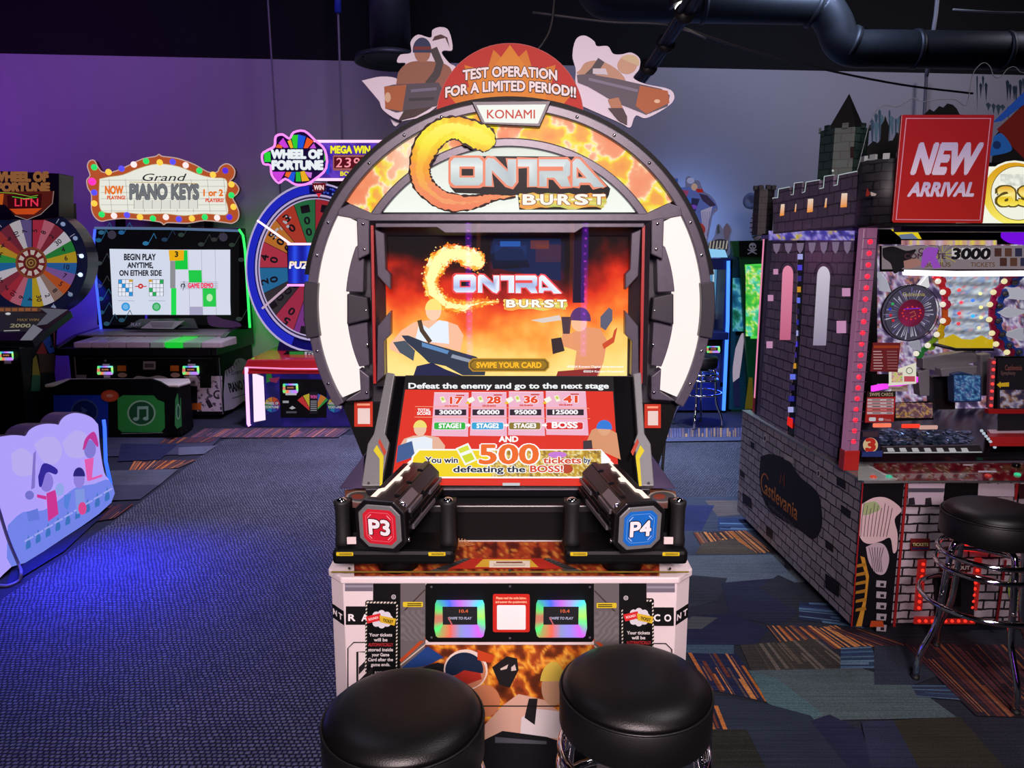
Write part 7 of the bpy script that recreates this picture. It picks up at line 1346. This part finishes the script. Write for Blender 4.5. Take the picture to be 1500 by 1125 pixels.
def d2(A):
    A.poly(sm2([(400, 800), (440, 770), (520, 750), (600, 770), (610, 860), (560, 930), (440, 930), (395, 860)]), '3a3848'); 
    for i in range(6): A.poly([(400 + i * 36, 860), (415 + i * 36, 770), (428 + i * 36, 770), (416 + i * 36, 860)], 'c8c0b0')
    A.ell(512, 890, 46, 'b8b4b0', 46); A.ell(512, 890, 36, '1c1c28', 36); A.ell(512, 886, 14, '5a5a68', 14); A.poly([(560, 620), (600, 580), (640, 650), (610, 760), (570, 740)], '6a5a70'); A.poly([(490, 620), (510, 580), (520, 680), (490, 700)], '3a4850')
tcut(sm2([(390, 940), (390, 800), (440, 760), (470, 700), (490, 600), (520, 590), (560, 640), (600, 575), (655, 650), (630, 740), (635, 880), (600, 940)], 3), d2, 8.12, 'topper_cutout', 'small wheeled cut-out topper')
mb = MB(); mb.px([(1000, 362), (1062, 366), (1066, 377), (1000, 377)], 8.03, .1); mb.build('topper_base', EM('90d0f8', .9), bm2)
gm_ = thing('green_skull_machine', 'green machine with a skull sign, mostly hidden by the castle game', 'arcade machine', (2.95, 8.4, 0))
gx = P(1071, 352, 8.0).x
mb = MB(); mb.px([(1071, 353), (1112, 352), (1150, 352), (1150, 600), (1100, 604), (1092, 500), (1083, 378), (1075, 376)], 8.0, .06); mb.build('front_frame', M('machine_green', '0c5a2a', .4), gm_, .006)
mb = MB(); mb.box(gx + .12, gx + 1.2, 8.06, 8.8, .0, 1.9); mb.build('cabinet', M('machine_green_dark', '0a3a1c', .5), gm_)
mb = MB(); mb.px([(1083, 353), (1150, 352), (1150, 377), (1084, 376)], 7.985, .015); sk = mb.build('skull_panel', BLK, gm_)
A = ArtY(7.9844); A.crop(985, 250, .1334); A.ell(880, 830, 40, 'b8b8bc', 38); A.rect(858, 850, 902, 884, 'b8b8bc'); A.ell(865, 832, 11, '101014'); A.ell(897, 832, 11, '101014'); A.poly([(881, 845), (888, 860), (874, 860)], '101014'); A.line([(825, 865), (925, 915)], 12, 'b8b8bc'); A.line([(925, 865), (825, 915)], 12, 'b8b8bc'); A.build('skull_print', PRINT(), sk)
A = ArtY(7.9988); A.crop(960, 240, .3556); A.poly([(368, 415), (430, 412), (470, 412), (470, 720), (392, 720), (380, 560)], '50d850'); A.grid(372, 420, 470, 710, 16, 44, lambda x, y: ramp(nz(x, y, .03, 8), [(0, '108a2c'), (.42, '48c848'), (.5, 'a8e048'), (.55, 'f0f0a0'), (.6, '58d8b8'), (1, '20a048')])); A.build('window_picture', LIT(.95), gm_)
A = ArtY(7.9986); A.crop(960, 240, .3556); A.poly([(385, 880), (400, 880), (405, 1010), (368, 1010)], 'a89020'); A.build('lower_print', PRINT(), gm_)
mb = MB(); mb.px([(1073, 378), (1084, 378), (1094, 600), (1068, 600)], 8.06, .3); sd2 = mb.build('side_art_panel', M('teal_panel', '1c5a68', .4), gm_)
A = ArtY(8.0594); A.crop(960, 240, .3556); A.grid(318, 470, 372, 690, 12, 40, lambda x, y: ramp(nz(x, y, .02, 2), [(0, '0c3a58'), (.45, '2c88b8'), (.55, '80e0f0'), (.65, '2c9a8a'), (1, '0c4838')])); A.poly(sm2([(330, 760), (355, 700), (365, 720), (350, 850), (330, 960), (318, 860)]), 'c8b8d0'); A.poly([(320, 900), (345, 880), (350, 1000), (325, 1000)], '181c48'); A.build('side_picture', LIT(.55), sd2)
tent = smooth([P(1128, 356, 8.1), P(1112, 345, 8.1), P(1108, 330, 8.1), P(1112, 315, 8.1), P(1113, 302, 8.1)])
mb = MB(); mb.tube(tent, .07, 14); tn = mb.build('striped_arm', M('arm_white', 'c8c0c8', .4), gm_)
for i in range(3, len(tent) - 2, 2):
    mb = MB(); d = (tent[i + 1] - tent[i - 1]).normalized(); mb.cyl(tent[i] - d * .006, tent[i] + d * .006, .0725, 16); mb.build('arm_stripe', M('stripe_dark', '3a2c3c', .5), tn)
mb = MB(); c0, c1 = P(1099, 294, 7.95), P(1120, 300, 8.2); mb.lathe([(.0, .05), (.05, .0), (.085, 0), (.085, .06), (.07, .08), (.07, .35)], c0, c1 - c0, 20); mb.build('cannon', M('cannon_blue', '6a80a8', .4), gm_)

# ================================================================ the game across the aisle, behind the camera, seen mirrored in the clear pane
og = thing('opposite_game', 'dark game across the aisle with purple light posts, seen only mirrored in the screen pane', 'arcade machine', (.15, -2.3, 0))
mb = MB(); mb.box(-.75, 1.05, -2.9, -2.1, 0, .72); mb.build('base', BLK, og, .01)
mb = MB(); mb.box(-.75, 1.05, -2.9, -2.75, .72, 2.15); bwl = mb.build('back_panel', BLK, og)
mb = MB(); mb.box(-.8, 1.1, -2.9, -2.05, 2.15, 2.5); mb.build('head_box', BLK, og, .01)
for x in (-.44, .74):
    mb = MB(); mb.box(x - .03, x + .03, -2.1, -2.04, .72, 2.15); ps = mb.build('post', EM('7a20e8', 5.5), og, .004)
    mb = MB(); mb.box(x + (.10 if x < 0 else -.13) - .02, x + (.10 if x < 0 else -.13) + .02, -2.12, -2.08, .72, 2.15); mb.build('orange_post', EM('c86028', 2.2), og, .004)
    for i in range(18):
        mb = MB(); mb.ball((x, -2.035, .78 + i * .076), .012, 8); mb.build('post_led', EM('d040ff', 16.0), ps)
A = ArtUV((-.24, -2.7, 1.9), (1, 0, 0), (0, 0, -1)); A.n = V((0, 1, 0)); A.rect(0, 0, .82, .8, '0c2a78'); A.rect(.05, .04, .4, .2, '2860c8'); A.rect(.5, .03, .78, .22, 'a84838'); A.poly([(.0, .3), (.3, .25), (.5, .5), (.82, .4), (.82, .8), (0, .8)], '06143c'); A.build('playfield_picture', LIT(4.0), og)
